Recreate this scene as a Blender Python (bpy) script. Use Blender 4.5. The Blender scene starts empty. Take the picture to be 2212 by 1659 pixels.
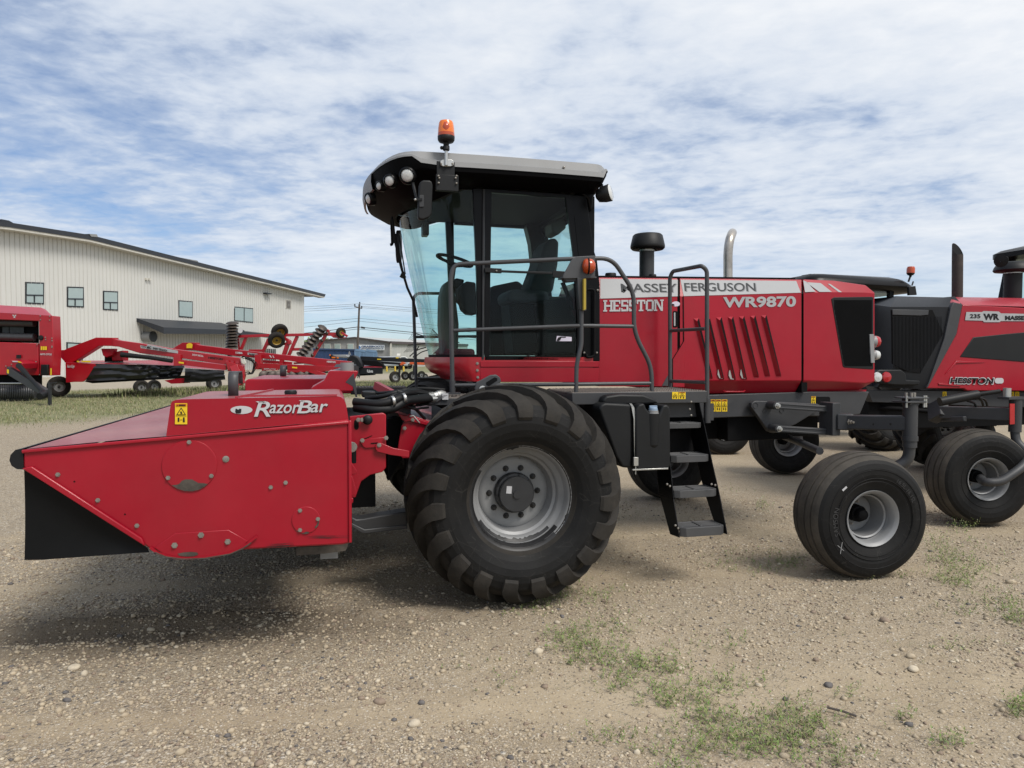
import bpy, bmesh, math, random
import numpy as np
from mathutils import Vector, Matrix
from mathutils.geometry import tessellate_polygon
R = math.radians
random.seed(7); RNG = np.random.default_rng(7)
scene = bpy.context.scene
COL = scene.collection

# ------------------------------------------------------------------ camera
YAW, PITCH, CAMH, DIST, FPX = R(14.0), math.atan(57.5/1540), 1.84, 5.45, 1540.0
cam_pos = Vector((-DIST*math.sin(YAW), -DIST*math.cos(YAW), CAMH))
cd = bpy.data.cameras.new('camera'); cam = bpy.data.objects.new('camera', cd); COL.objects.link(cam)
cam.location = cam_pos; cam.rotation_euler = (R(90)-PITCH, 0, -YAW)
cd.sensor_width = 36; cd.lens = 36*FPX/2212; cd.clip_end = 4000; cd.clip_start = .05
scene.camera = cam
F_ = Vector((math.sin(YAW)*math.cos(PITCH), math.cos(YAW)*math.cos(PITCH), -math.sin(PITCH)))
R_ = Vector((math.cos(YAW), -math.sin(YAW), 0)); U_ = R_.cross(F_)

# ------------------------------------------------------------------ light
SUN_EL, SUN_LAT, SUN_DEP = R(52), .74, -.67     # the sun stands high to the right, behind thin cloud
_sd = (R_*SUN_LAT + Vector((math.sin(YAW), math.cos(YAW), 0))*SUN_DEP).normalized()
sun_dir = Vector((_sd.x*math.cos(SUN_EL), _sd.y*math.cos(SUN_EL), math.sin(SUN_EL)))
sl = bpy.data.lights.new('sun', 'SUN'); sl.energy = 2.8; sl.angle = R(22); sl.color = (1, .95, .88)
sun = bpy.data.objects.new('sun', sl); COL.objects.link(sun)
sun.rotation_euler = sun_dir.to_track_quat('Z', 'Y').to_euler()
vs = scene.view_settings
vs.view_transform = 'Standard'; vs.look = 'None'; vs.gamma = 1; vs.exposure = .18
scene.display_settings.display_device = 'sRGB'
scene.cycles.max_bounces = 8; scene.cycles.transparent_max_bounces = 16
scene.cycles.caustics_reflective = False; scene.cycles.caustics_refractive = False
scene.cycles.use_denoising = True

def build_world():
    w = bpy.data.worlds.new('World'); scene.world = w; w.use_nodes = True
    nt = w.node_tree; nt.nodes.clear(); N = nt.nodes.new; L = nt.links.new
    def math_(op, a, b=None, c=None, clamp=False):
        n = N('ShaderNodeMath'); n.operation = op; n.use_clamp = clamp
        for i, v in enumerate((a, b, c)):
            if v is None: continue
            if isinstance(v, (int, float)): n.inputs[i].default_value = v
            else: L(v, n.inputs[i])
        return n.outputs[0]
    sky = N('ShaderNodeTexSky'); sky.sky_type = 'NISHITA'; sky.sun_disc = False
    sky.sun_elevation = SUN_EL; sky.sun_rotation = math.atan2(sun_dir.x, sun_dir.y)
    sky.air_density = 1.0; sky.dust_density = .1; sky.ozone_density = 3.0; sky.altitude = 300
    bg = N('ShaderNodeBackground'); bg.inputs[1].default_value = .09; tn = N('ShaderNodeMix'); tn.data_type = 'RGBA'; tn.blend_type = 'MULTIPLY'; tn.inputs[0].default_value = 1; tn.inputs[7].default_value = (.80, .93, 1.10, 1); L(sky.outputs[0], tn.inputs[6]); L(tn.outputs[2], bg.inputs[0])
    tc = N('ShaderNodeTexCoord')
    mp = N('ShaderNodeMapping'); mp.inputs['Rotation'].default_value = (0, 0, YAW); L(tc.outputs['Generated'], mp.inputs[0])
    sx = N('ShaderNodeSeparateXYZ'); L(mp.outputs[0], sx.inputs[0])     # x right, y forward, z up
    z = math_('MAXIMUM', sx.outputs[2], 0.0)
    den = math_('ADD', z, .09)
    u = math_('DIVIDE', sx.outputs[0], den); v = math_('DIVIDE', sx.outputs[1], den)
    cx = N('ShaderNodeCombineXYZ'); L(u, cx.inputs[0]); L(v, cx.inputs[1])
    def noise(scale, detail, rough, dist, sc=(1, 1, 1), rot=0, off=(0, 0, 0)):
        m = N('ShaderNodeMapping'); m.inputs['Scale'].default_value = sc; m.inputs['Rotation'].default_value = (0, 0, rot)
        m.inputs['Location'].default_value = off; L(cx.outputs[0], m.inputs[0])
        n = N('ShaderNodeTexNoise'); n.inputs['Scale'].default_value = scale; n.inputs['Detail'].default_value = detail
        n.inputs['Roughness'].default_value = rough; n.inputs['Distortion'].default_value = dist; L(m.outputs[0], n.inputs['Vector'])
        return n.outputs['Fac']
    big = noise(.50, 4, .55, .3, (1, .8, 1), R(-20), (11.8, 5.16, 0))
    mid = noise(1.6, 10, .60, .25, (.9, 1.1, 1), R(15), (19.8, 7.75, 0))
    fine = noise(10, 6, .55, .3, (1, 1.1, 1), R(30), (3.33, 20.08, 0))
    dens = math_('ADD', math_('MULTIPLY', big, .9), math_('MULTIPLY', mid, .85))
    dens = math_('ADD', dens, math_('MULTIPLY', fine, .34))
    # more cover to the right, where the veil is brightest
    dens = math_('ADD', dens, math_('MULTIPLY', sx.outputs[0], .14))
    mr = N('ShaderNodeMapRange'); mr.interpolation_type = 'SMOOTHSTEP'
    mr.inputs['From Min'].default_value = .58; mr.inputs['From Max'].default_value = 1.04; L(dens, mr.inputs[0])
    cov = mr.outputs[0]
    # thin out in the far low band and let haze take over
    lo = N('ShaderNodeMapRange'); lo.inputs['From Min'].default_value = 0; lo.inputs['From Max'].default_value = .16
    lo.inputs['To Min'].default_value = .35; lo.inputs['To Max'].default_value = 1; L(sx.outputs[2], lo.inputs[0])
    cov = math_('MULTIPLY', cov, lo.outputs[0])
    cov = math_('MULTIPLY', cov, .96)
    # thickness shading of the cloud layer
    th = N('ShaderNodeMapRange'); th.inputs['From Min'].default_value = .85; th.inputs['From Max'].default_value = 1.45
    L(dens, th.inputs[0])
    cr = N('ShaderNodeValToRGB'); e = cr.color_ramp.elements
    e[0].position = 0; e[0].color = (.50, .58, .71, 1); e[1].position = 1; e[1].color = (.90, .905, .91, 1)
    k = e.new(.45); k.color = (.70, .745, .81, 1)
    L(th.outputs[0], cr.inputs[0])
    cbg = N('ShaderNodeBackground'); cbg.inputs[1].default_value = 1.0; L(cr.outputs[0], cbg.inputs[0])
    mix = N('ShaderNodeMixShader'); L(cov, mix.inputs[0]); L(bg.outputs[0], mix.inputs[1]); L(cbg.outputs[0], mix.inputs[2])
    out = N('ShaderNodeOutputWorld'); L(mix.outputs[0], out.inputs[0])
build_world()

# ------------------------------------------------------------------ where a pixel of the photograph lies in the yard
def ray(px, py): return F_ + R_*((px-1106)/FPX) - U_*((py-829.5)/FPX)
def onP(px, py, p0, n):
    d = ray(px, py); n = Vector(n); return cam_pos + d*((Vector(p0)-cam_pos).dot(n)/d.dot(n))
def onY(px, py, Y):
    d = ray(px, py); return cam_pos + d*((Y-cam_pos.y)/d.y)
def onX(px, py, X):
    d = ray(px, py); return cam_pos + d*((X-cam_pos.x)/d.x)
def onZ(px, py, Z):
    d = ray(px, py); return cam_pos + d*((Z-cam_pos.z)/d.z)
H_ = Vector((math.sin(YAW), math.cos(YAW), 0))
def atD(px, py, D):
    d = ray(px, py); return cam_pos + d*(D/d.dot(H_))
def LD(lat, dep, z=0):                # lateral / depth from the camera to world
    p = cam_pos + R_*lat + H_*dep; return Vector((p.x, p.y, z))
def gz_depth(d): return .010*min(max(d-12, 0), 48)
def gz(x, y): return gz_depth((Vector((x, y, 0))-cam_pos).dot(H_))
def onG(px, py):
    z = 0
    for _ in range(12):
        p = onZ(px, py, z); z = gz(p.x, p.y)
    return Vector((p.x, p.y, z))

# ------------------------------------------------------------------ materials
MATS = {}
def mat(name, col, rough=.5, metal=0, var=.12, vscale=3.0, bump=0, bscale=40, coat=0, dust=0, dcol=(.25, .21, .16), dscale=2.2, spec=.5, scratch=None, emit=None):
    m = bpy.data.materials.new(name); m.use_nodes = True; nt = m.node_tree; N = nt.nodes.new; L = nt.links.new
    b = nt.nodes['Principled BSDF']
    b.inputs['Roughness'].default_value = rough; b.inputs['Metallic'].default_value = metal
    b.inputs['Specular IOR Level'].default_value = spec
    b.inputs['Coat Weight'].default_value = coat; b.inputs['Coat Roughness'].default_value = .12
    tc = N('ShaderNodeTexCoord'); geo = N('ShaderNodeNewGeometry')
    n = N('ShaderNodeTexNoise'); n.inputs['Scale'].default_value = vscale; n.inputs['Detail'].default_value = 6; n.inputs['Roughness'].default_value = .65
    L(geo.outputs['Position'], n.inputs['Vector'])
    r = N('ShaderNodeMapRange'); r.inputs['From Min'].default_value = .3; r.inputs['From Max'].default_value = .7
    r.inputs['To Min'].default_value = 1-var; r.inputs['To Max'].default_value = 1+var; L(n.outputs['Fac'], r.inputs[0])
    mx = N('ShaderNodeVectorMath'); mx.operation = 'SCALE'; mx.inputs[0].default_value = col; L(r.outputs[0], mx.inputs['Scale'])
    colout = mx.outputs[0]
    if dust > 0:
        n2 = N('ShaderNodeTexNoise'); n2.inputs['Scale'].default_value = dscale; n2.inputs['Detail'].default_value = 9; n2.inputs['Roughness'].default_value = .7
        L(geo.outputs['Position'], n2.inputs['Vector'])
        r2 = N('ShaderNodeMapRange'); r2.inputs['From Min'].default_value = .38; r2.inputs['From Max'].default_value = .75
        r2.inputs['To Min'].default_value = dust*.25; r2.inputs['To Max'].default_value = dust; L(n2.outputs['Fac'], r2.inputs[0])
        mc = N('ShaderNodeMix'); mc.data_type = 'RGBA'; L(r2.outputs[0], mc.inputs[0]); L(colout, mc.inputs[6]); mc.inputs[7].default_value = (*dcol, 1)
        colout = mc.outputs[2]
        rr = N('ShaderNodeMapRange'); rr.inputs['To Min'].default_value = rough; rr.inputs['To Max'].default_value = min(1, rough+.5); L(r2.outputs[0], rr.inputs[0])
        L(rr.outputs[0], b.inputs['Roughness'])
    if scratch:                                         # fine criss-cross scuff lines
        msum = None
        for k, sc in enumerate((2.3, 4.1, 7.7)):
            v = N('ShaderNodeTexVoronoi'); v.feature = 'DISTANCE_TO_EDGE'; v.inputs['Scale'].default_value = sc; L(geo.outputs['Position'], v.inputs['Vector'])
            lt = N('ShaderNodeMath'); lt.operation = 'LESS_THAN'; lt.inputs[1].default_value = .0011*sc; L(v.outputs['Distance'], lt.inputs[0])
            nn = N('ShaderNodeTexNoise'); nn.inputs['Scale'].default_value = sc*1.7; L(geo.outputs['Position'], nn.inputs['Vector'])
            gt = N('ShaderNodeMath'); gt.operation = 'GREATER_THAN'; gt.inputs[1].default_value = .53; L(nn.outputs['Fac'], gt.inputs[0])
            mu = N('ShaderNodeMath'); mu.operation = 'MULTIPLY'; L(lt.outputs[0], mu.inputs[0]); L(gt.outputs[0], mu.inputs[1])
            if msum is None: msum = mu.outputs[0]
            else: mxx = N('ShaderNodeMath'); mxx.operation = 'MAXIMUM'; L(msum, mxx.inputs[0]); L(mu.outputs[0], mxx.inputs[1]); msum = mxx.outputs[0]
        mf = N('ShaderNodeMath'); mf.operation = 'MULTIPLY'; mf.inputs[1].default_value = .22; L(msum, mf.inputs[0])
        mc = N('ShaderNodeMix'); mc.data_type = 'RGBA'; L(mf.outputs[0], mc.inputs[0]); L(colout, mc.inputs[6]); mc.inputs[7].default_value = (*scratch, 1); colout = mc.outputs[2]
    L(colout, b.inputs['Base Color'])
    if bump > 0:
        nb = N('ShaderNodeTexNoise'); nb.inputs['Scale'].default_value = bscale; nb.inputs['Detail'].default_value = 5
        L(geo.outputs['Position'], nb.inputs['Vector'])
        bp = N('ShaderNodeBump'); bp.inputs['Strength'].default_value = bump; bp.inputs['Distance'].default_value = .01
        L(nb.outputs['Fac'], bp.inputs['Height']); L(bp.outputs[0], b.inputs['Normal'])
    if emit: b.inputs['Emission Color'].default_value = (*emit[:3], 1); b.inputs['Emission Strength'].default_value = emit[3]
    MATS[name] = m; return m
def glass_mat(name, tint, gloss=.10, rough=.07, dirt=.05):
    m = bpy.data.materials.new(name); m.use_nodes = True; nt = m.node_tree; nt.nodes.clear(); N = nt.nodes.new; L = nt.links.new
    t = N('ShaderNodeBsdfTransparent'); t.inputs[0].default_value = (*tint, 1)
    g = N('ShaderNodeBsdfGlossy'); g.inputs['Roughness'].default_value = rough
    df = N('ShaderNodeBsdfDiffuse'); df.inputs[0].default_value = (.4, .38, .34, 1)
    fr = N('ShaderNodeFresnel'); fr.inputs[0].default_value = 1.3
    ad = N('ShaderNodeMath'); ad.operation = 'ADD'; ad.inputs[1].default_value = gloss*.3; L(fr.outputs[0], ad.inputs[0])
    cl = N('ShaderNodeMath'); cl.operation = 'MINIMUM'; cl.inputs[1].default_value = .30; L(ad.outputs[0], cl.inputs[0])
    m1 = N('ShaderNodeMixShader'); L(cl.outputs[0], m1.inputs[0]); L(t.outputs[0], m1.inputs[1]); L(g.outputs[0], m1.inputs[2])
    geo = N('ShaderNodeNewGeometry'); n = N('ShaderNodeTexNoise'); n.inputs['Scale'].default_value = 3; n.inputs['Detail'].default_value = 8; n.inputs['Roughness'].default_value = .7
    L(geo.outputs['Position'], n.inputs['Vector'])
    r = N('ShaderNodeMapRange'); r.inputs['From Min'].default_value = .4; r.inputs['From Max'].default_value = .8; r.inputs['To Max'].default_value = dirt*2; L(n.outputs['Fac'], r.inputs[0])
    m2 = N('ShaderNodeMixShader'); L(r.outputs[0], m2.inputs[0]); L(m1.outputs[0], m2.inputs[1]); L(df.outputs[0], m2.inputs[2])
    o = N('ShaderNodeOutputMaterial'); L(m2.outputs[0], o.inputs[0]); MATS[name] = m; return m

RED = (.315, .0022, .0155)
mat('red_paint', RED, .30, coat=.12, var=.10, vscale=1.6, bump=.10, bscale=1.3, dust=.09, dcol=(.26, .12, .10), spec=.32)
mat('red_dust_sheen', (.26, .03, .04), .30, var=.15, dust=.6, coat=.2, dcol=(.36, .22, .21), dscale=1.4)  # dust, with pale sky sheen painted into the upward red faces
mat('red_bright', (.36, .0055, .015), .3, coat=.2, var=.08, dust=.03)
mat('red_pale', (.34, .012, .03), .4, coat=.15, var=.1, dust=.12, dcol=(.34, .2, .17))
mat('pink_stripe', (.55, .12, .16), .4)
mat('rubber', (.0065, .0067, .0072), .6, var=.35, vscale=5, bump=.12, bscale=90, dust=.15, dcol=(.05, .046, .04), dscale=3.2, spec=.2, scratch=(.075, .07, .064))
mat('rubber_tread', (.011, .0107, .0103), .75, var=.3, vscale=6, bump=.2, bscale=60, dust=.5, dcol=(.065, .056, .046), dscale=4.5, spec=.25)
mat('rubber_lug', (.0135, .013, .0126), .66, var=.35, vscale=7, bump=.2, bscale=70, dust=.5, dcol=(.075, .066, .055), dscale=5, spec=.2)
mat('black_sheet', (.005, .0053, .0057), .45, var=.25, vscale=2, dust=.03, spec=.15, dcol=(.05, .05, .048), dscale=3)
mat('black_plastic', (.007, .0075, .0082), .5, var=.2, vscale=4, bump=.04, bscale=200, dust=.06, dcol=(.05, .05, .05), spec=.3)
mat('cab_black', (.006, .0062, .0066), .7, var=.2, spec=.12)
mat('black_gloss', (.004, .004, .0046), .30, var=.2, vscale=2, spec=.16)
mat('black_matte', (.005, .005, .0055), .7, var=.2, spec=.12)
mat('frame_grey', (.030, .032, .036), .48, var=.15, vscale=3, dust=.14, dcol=(.12, .11, .10))
mat('rail_grey', (.046, .048, .052), .45, var=.14, vscale=5, dust=.08, dcol=(.14, .13, .12))
mat('step_grey', (.05, .052, .056), .5, var=.15, dust=.25, dcol=(.12, .11, .095))
mat('deck_plate', (.17, .15, .135), .65, var=.2, dust=.4, dcol=(.26, .22, .18), dscale=5)
mat('roof_grey', (.235, .24, .243), .5, var=.06, dust=.08)
mat('silver_rim', (.245, .25, .255), .45, metal=.15, var=.1, vscale=5, dust=.15, dcol=(.24, .22, .2))
mat('rim_inner', (.275, .28, .283), .5, metal=.1, var=.15, vscale=4, dust=.2, dcol=(.2, .18, .16))  # grey of the wheel disc and the back of the rim
mat('chip_black', (.016, .016, .017), .5, var=.3, vscale=12)
mat('hub_grey', (.024, .025, .027), .5, var=.25, vscale=8)
mat('steel', (.5, .5, .48), .35, metal=.8, var=.15)
mat('bolt', (.30, .28, .25), .45, metal=.6, var=.2, vscale=30)
mat('dark_bolt', (.03, .028, .027), .55, metal=.3)
mat('exhaust', (.48, .44, .39), .3, metal=.9, var=.25, vscale=9, dust=.15, dcol=(.2, .13, .08))
mat('visor_black', (.004, .004, .0045), .6, var=.1, spec=.04)
mat('rib_tread', (.032, .030, .028), .8, var=.3, vscale=6, bump=.2, bscale=60, dust=.75, dcol=(.125, .11, .09), dscale=4.5, spec=.2)
mat('rust_pipe', (.035, .026, .022), .7, var=.35, vscale=10)
mat('worn_metal', (.06, .05, .04), .55, var=.5, vscale=20)
mat('stripe_white', (.34, .345, .35), .5, spec=.15, var=.03)
mat('decal_white', (.48, .48, .49), .7, spec=.12, var=.03)
mat('decal_silver', (.36, .37, .38), .7, spec=.12, var=.10, vscale=8)
mat('decal_grey', (.055, .058, .06), .7, spec=.12, var=.05)
mat('decal_shadow', (.22, .22, .23), .7, spec=.12, var=.03)
mat('decal_dark', (.02, .02, .022), .7, spec=.12, var=.05)
mat('decal_yellow', (.72, .50, .03), .7, spec=.12, var=.06)
mat('decal_orange', (.62, .17, .02), .7, spec=.12, var=.06)
mat('decal_lilac', (.62, .58, .68), .7, spec=.12, var=.04)
mat('amber', (.75, .17, .01), .25, coat=.5, var=.1)
mat('reflector_yellow_shaded', (.36, .26, .025), .5)  # decal yellow with shade put into its colour
mat('amber_dark', (.42, .055, .007), .25, coat=.5, var=.1)
mat('red_lens', (.38, .01, .015), .2, coat=.5)
mat('white_lens', (.55, .56, .55), .15, coat=.6, var=.15, vscale=60)
mat('mirror_face', (.7, .72, .74), .05, metal=1.0, var=0)
mat('blue_cap', (.22, .30, .40), .5)
mat('cap_grey', (.22, .22, .22), .5)
mat('seat_cloth', (.022, .023, .025), .85, var=.2)
mat('console_grey', (.075, .075, .07), .6, var=.1)
mat('floor_red_cloth', (.07, .012, .02), .9)
glass_mat('cab_glass', (.71, .885, .87), gloss=0, dirt=.008)
glass_mat('shade_glass', (.30, .36, .37), gloss=.14)
mat('white_wall', (.56, .557, .53), .55, var=.03, vscale=.3)
mat('window_frame', (.012, .015, .020), .45)
mat('window_glass', (.30, .37, .36), .05, var=.05, coat=.4, spec=1.0)  # pale base colour stands in for sky reflected in the panes
mat('window_dark', (.03, .035, .035), .06, spec=1.0)
mat('roof_edge', (.020, .023, .030), .5)
mat('cream_trim', (.55, .53, .47), .5)
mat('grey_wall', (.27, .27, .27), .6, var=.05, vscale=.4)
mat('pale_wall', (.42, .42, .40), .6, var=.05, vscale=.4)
mat('brown_trim', (.07, .055, .055), .6)
mat('sign_white', (.66, .70, .72), .5, var=.02)
mat('sign_navy', (.03, .06, .14), .5)
mat('sign_blue', (.04, .16, .42), .5)
mat('blue_steel', (.03, .06, .14), .5, var=.15, vscale=1.5)
mat('blue_light', (.14, .23, .36), .5, var=.1)
mat('pole_wood', (.095, .078, .066), .8, var=.2, vscale=6)
mat('wire', (.03, .032, .036), .6)
mat('disc_rust', (.055, .042, .034), .5, metal=.3, var=.4, vscale=8)
mat('yellow_rim', (.32, .20, .03), .45, var=.15)
mat('yellow_post', (.62, .42, .05), .5)
mat('orange_paint', (.55, .09, .02), .45)
mat('kubota_black', (.009, .010, .0125), .5, var=.15, spec=.3)
mat('rubber_text', (.035, .035, .036), .55, var=.3, vscale=40)
mat('chalk', (.3, .3, .3), .8)
mat('tarp', (.012, .0125, .0135), .28, var=.2, vscale=3, bump=.5, bscale=7)
mat('car_paint', (.33, .35, .37), .3, coat=.4)
mat('car_dark', (.05, .06, .07), .2)
mat('stone', (.27, .235, .20), .85, var=.25, vscale=30)

# ------------------------------------------------------------------ mesh builder
class MB:
    def __init__(s, *mats): s.v = []; s.f = []; s.mi = []; s.mats = list(mats); s.m = 0
    def add(s, vs, fs):
        o = len(s.v); s.v += [tuple(p) for p in vs]
        for f in fs: s.f.append(tuple(i+o for i in f)); s.mi.append(s.m)
        return s
    def box(s, x0, x1, y0, y1, z0, z1):
        return s.add([(x0,y0,z0),(x1,y0,z0),(x1,y1,z0),(x0,y1,z0),(x0,y0,z1),(x1,y0,z1),(x1,y1,z1),(x0,y1,z1)],
                     [(0,3,2,1),(4,5,6,7),(0,1,5,4),(1,2,6,5),(2,3,7,6),(3,0,4,7)])
    def obox(s, c, ax, ay, az):          # centre and three half-axis vectors
        c = Vector(c); ax, ay, az = Vector(ax), Vector(ay), Vector(az)
        P = [c+ax*i+ay*j+az*k for k in (-1,1) for j in (-1,1) for i in (-1,1)]
        return s.add(P, [(0,2,3,1),(4,5,7,6),(0,1,5,4),(2,6,7,3),(0,4,6,2),(1,3,7,5)])
    def bar(s, p, q, w, h, up=(0,0,1)):
        p, q = Vector(p), Vector(q); d = q-p
        if d.length < 1e-6: return s
        t = d.normalized(); u = Vector(up); a = t.cross(u)
        if a.length < 1e-4: a = t.cross(Vector((1,0,0)))
        a.normalize(); b = a.cross(t).normalized()
        return s.obox((p+q)/2, d/2, a*w/2, b*h/2)
    def prism(s, poly, off):
        n = len(poly); poly = [Vector(p) for p in poly]; off = Vector(off)
        s.add(poly + [p+off for p in poly], [tuple(range(n)), tuple(range(2*n-1, n-1, -1))] + [(i, i+n, (i+1)%n+n, (i+1)%n) for i in range(n)])
        return s
    def face(s, poly): return s.add(poly, [tuple(range(len(poly)))])
    def grid(s, rows, close=False):      # rows of equal-length point lists
        n = len(rows[0]); vs = [p for r in rows for p in r]; fs = []
        for i in range(len(rows)-1):
            for j in range(n if close else n-1):
                k = (j+1) % n; fs.append((i*n+j, i*n+k, (i+1)*n+k, (i+1)*n+j))
        return s.add(vs, fs)
    def tube(s, path, r, n=10, caps=True):
        path = [Vector(p) for p in path]; rows = []; prev = None
        rs = r if isinstance(r, (list, tuple)) else [r]*len(path)
        for i, p in enumerate(path):
            t = (path[min(i+1, len(path)-1)] - path[max(i-1, 0)])
            if t.length < 1e-9: t = Vector((0,0,1))
            t.normalize()
            if prev is None:
                a = t.cross(Vector((0,0,1)));  a = a if a.length > 1e-3 else t.cross(Vector((1,0,0)))
            else: a = prev - t*prev.dot(t)
            a.normalize(); b = t.cross(a); prev = a
            rows.append([p + (a*math.cos(2*math.pi*j/n) + b*math.sin(2*math.pi*j/n))*rs[i] for j in range(n)])
        s.grid(rows, True)
        if caps:
            s.face(rows[0][::-1]); s.face(rows[-1])
        return s
    def cyl(s, p, q, r, n=16, r2=None): return s.tube([p, q], [r, r if r2 is None else r2], n)
    def lathe(s, prof, c, axis, n=32, closed=False):      # prof: (radius, distance along the axis)
        c = Vector(c); ax = Vector(axis).normalized(); a = ax.cross(Vector((0,0,1)))
        a = a if a.length > 1e-3 else ax.cross(Vector((1,0,0))); a.normalize(); b = ax.cross(a)
        rows = [[c + ax*h + (a*math.cos(2*math.pi*j/n)+b*math.sin(2*math.pi*j/n))*max(r, 1e-4) for j in range(n)] for r, h in prof]
        if closed: rows.append(rows[0])
        return s.grid(rows, True)
    def ball(s, c, r, n=12, sc=(1,1,1)):
        c = Vector(c); rows = []
        for i in range(n//2+1):
            t = math.pi*i/(n//2); rr = max(math.sin(t), 1e-3)
            rows.append([c + Vector((sc[0]*r*rr*math.cos(2*math.pi*j/n), sc[1]*r*rr*math.sin(2*math.pi*j/n), sc[2]*r*math.cos(t))) for j in range(n)])
        return s.grid(rows, True)
    def build(s, name, mats=None, parent=None, bevel=0, smooth=38, label=None, segs=2):
        me = bpy.data.meshes.new(name)
        M = INV.get(parent.name) if parent is not None else None
        vs = s.v if M is None else [tuple(M @ Vector(p)) for p in s.v]
        me.from_pydata(vs, [], s.f)
        ml = mats if mats else s.mats
        if isinstance(ml, str): ml = [ml]
        for m in ml: me.materials.append(MATS[m])
        if len(ml) > 1:
            me.polygons.foreach_set('material_index', s.mi)
        me.validate()
        bm = bmesh.new(); bm.from_mesh(me); bmesh.ops.recalc_face_normals(bm, faces=bm.faces); bm.to_mesh(me); bm.free()
        me.polygons.foreach_set('use_smooth', [True]*len(me.polygons))
        me.set_sharp_from_angle(angle=R(smooth)); me.update()
        o = bpy.data.objects.new(name, me); COL.objects.link(o)
        if parent is not None: o.parent = parent; INV[o.name] = M if M is not None else Matrix.Identity(4)
        else: INV[o.name] = Matrix.Identity(4)
        if bevel > 0:
            bv = o.modifiers.new('bevel', 'BEVEL'); bv.width = bevel; bv.segments = segs; bv.limit_method = 'ANGLE'; bv.angle_limit = R(35); bv.harden_normals = False
        if label: o['label'] = label
        return o
INV = {}
def thing(name, label, cat, loc=(0,0,0), rotz=0, group=None):
    o = bpy.data.objects.new(name, None); COL.objects.link(o); o.empty_display_size = .2
    o.location = loc; o.rotation_euler = (0, 0, rotz)
    INV[o.name] = (Matrix.Translation(loc) @ Matrix.Rotation(rotz, 4, 'Z')).inverted()
    tag(o, label, cat, group); return o
def tag(o, label=None, cat=None, group=None, kind=None):
    for k, v in (('label', label), ('category', cat), ('group', group), ('kind', kind)):
        if v: o[k] = v
    return o
def local(parent):          # make meshes built under this parent use its own local axes
    INV[parent.name] = Matrix.Identity(4); return parent
def copy_tree(o, parent=None):
    c = o.copy(); COL.objects.link(c)
    if parent is not None: c.parent = parent
    INV[c.name] = INV.get(o.name, Matrix.Identity(4))
    for ch in list(o.children): copy_tree(ch, c)
    return c
def fillet(pts, r, n=5):
    pts = [Vector(p) for p in pts]; out = [pts[0]]
    for i in range(1, len(pts)-1):
        a, b, c = pts[i-1], pts[i], pts[i+1]; d1 = (a-b); d2 = (c-b); k = min(r, d1.length*.49, d2.length*.49)
        p, q = b+d1.normalized()*k, b+d2.normalized()*k
        for j in range(n+1):
            t = j/n; out.append(p*(1-t)**2 + b*2*t*(1-t) + q*t*t)
    out.append(pts[-1]); return out
def YP(poly, Y): return [onY(x, y, Y) for x, y in poly]
def prismY(mb, poly, Y, th): return mb.prism(YP(poly, Y), (0, th, 0))
def rrect(x0, y0, x1, y1, r, n=4):
    out = []
    for cx, cy, a in ((x1-r, y1-r, 0), (x0+r, y1-r, 90), (x0+r, y0+r, 180), (x1-r, y0+r, 270)):
        for j in range(n+1):
            t = R(a+90*j/n); out.append((cx+r*math.cos(t), cy+r*math.sin(t)))
    return out
def letter_mesh(text, bold=0.0, spacing=1.0):
    cu = bpy.data.curves.new('t', 'FONT'); cu.body = text; cu.size = 1; cu.offset = bold; cu.fill_mode = 'FRONT'; cu.resolution_u = 4; cu.space_character = spacing
    ob = bpy.data.objects.new('t', cu); COL.objects.link(ob)
    dg = bpy.context.evaluated_depsgraph_get(); me = bpy.data.meshes.new_from_object(ob.evaluated_get(dg))
    vs = [tuple(v.co) for v in me.vertices]; fs = [tuple(p.vertices) for p in me.polygons]
    bpy.data.objects.remove(ob); bpy.data.curves.remove(cu); bpy.data.meshes.remove(me)
    return vs, fs
def lettering(text, box, proj, material, parent, bold=.02, shear=0, spacing=1.0, drop=0, eps=.004, name='lettering', th=0):
    """text fitted to a pixel box (x0,y0,x1,y1) and laid on a surface; drop = fall of the baseline to the right"""
    vs, fs = letter_mesh(text, bold, spacing)
    a = np.array(vs)[:, :2]; lo, hi = a.min(0), a.max(0); a = (a-lo)/(hi-lo)
    x0, y0, x1, y1 = box; mb = MB(material); P = []
    for u, v in a:
        px = x0+(x1-x0)*u + shear*(v-.5)*abs(y1-y0); py = y1+(y0-y1)*v + drop*u
        p = proj(px, py); P.append(p + (cam_pos-p).normalized()*eps)
    mb.add(P, fs); return mb.build(name, None, parent, smooth=180)
def planeY(Y): return lambda px, py: onY(px, py, Y)
def planeP(p0, n): return lambda px, py: onP(px, py, p0, n)
def sticker(polys, proj, mats, parent, name='decal', eps=.003):
    """flat label: list of (material index, pixel polygon, layer)"""
    mb = MB(*mats)
    for mi, poly, lay in polys:
        mb.m = mi; mb.face([(lambda p: p+(cam_pos-p).normalized()*(eps+.0025*lay))(proj(x, y)) for x, y in poly])
    return mb.build(name, None, parent, smooth=180)
def ring_text(parent, text, rad, y, size, mid_deg, mt, name='lettering', bold=.02, spread=1.0):
    """raised letters bent round a tyre's outer side"""
    vs, fs = letter_mesh(text, bold); a = np.array(vs)[:, :2]; lo, hi = a.min(0), a.max(0); k = size/(hi[1]-lo[1]); w = (hi[0]-lo[0])*k*spread
    mb = MB(mt); P = []
    for u, v in a:
        t = R(mid_deg) - ((u-lo[0])*k*spread-w/2)/rad; r = rad+(v-lo[1])*k-size/2; P.append((r*math.cos(t), y, r*math.sin(t)))
    mb.add(P, fs); return mb.build(name, None, parent, smooth=180)
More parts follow.
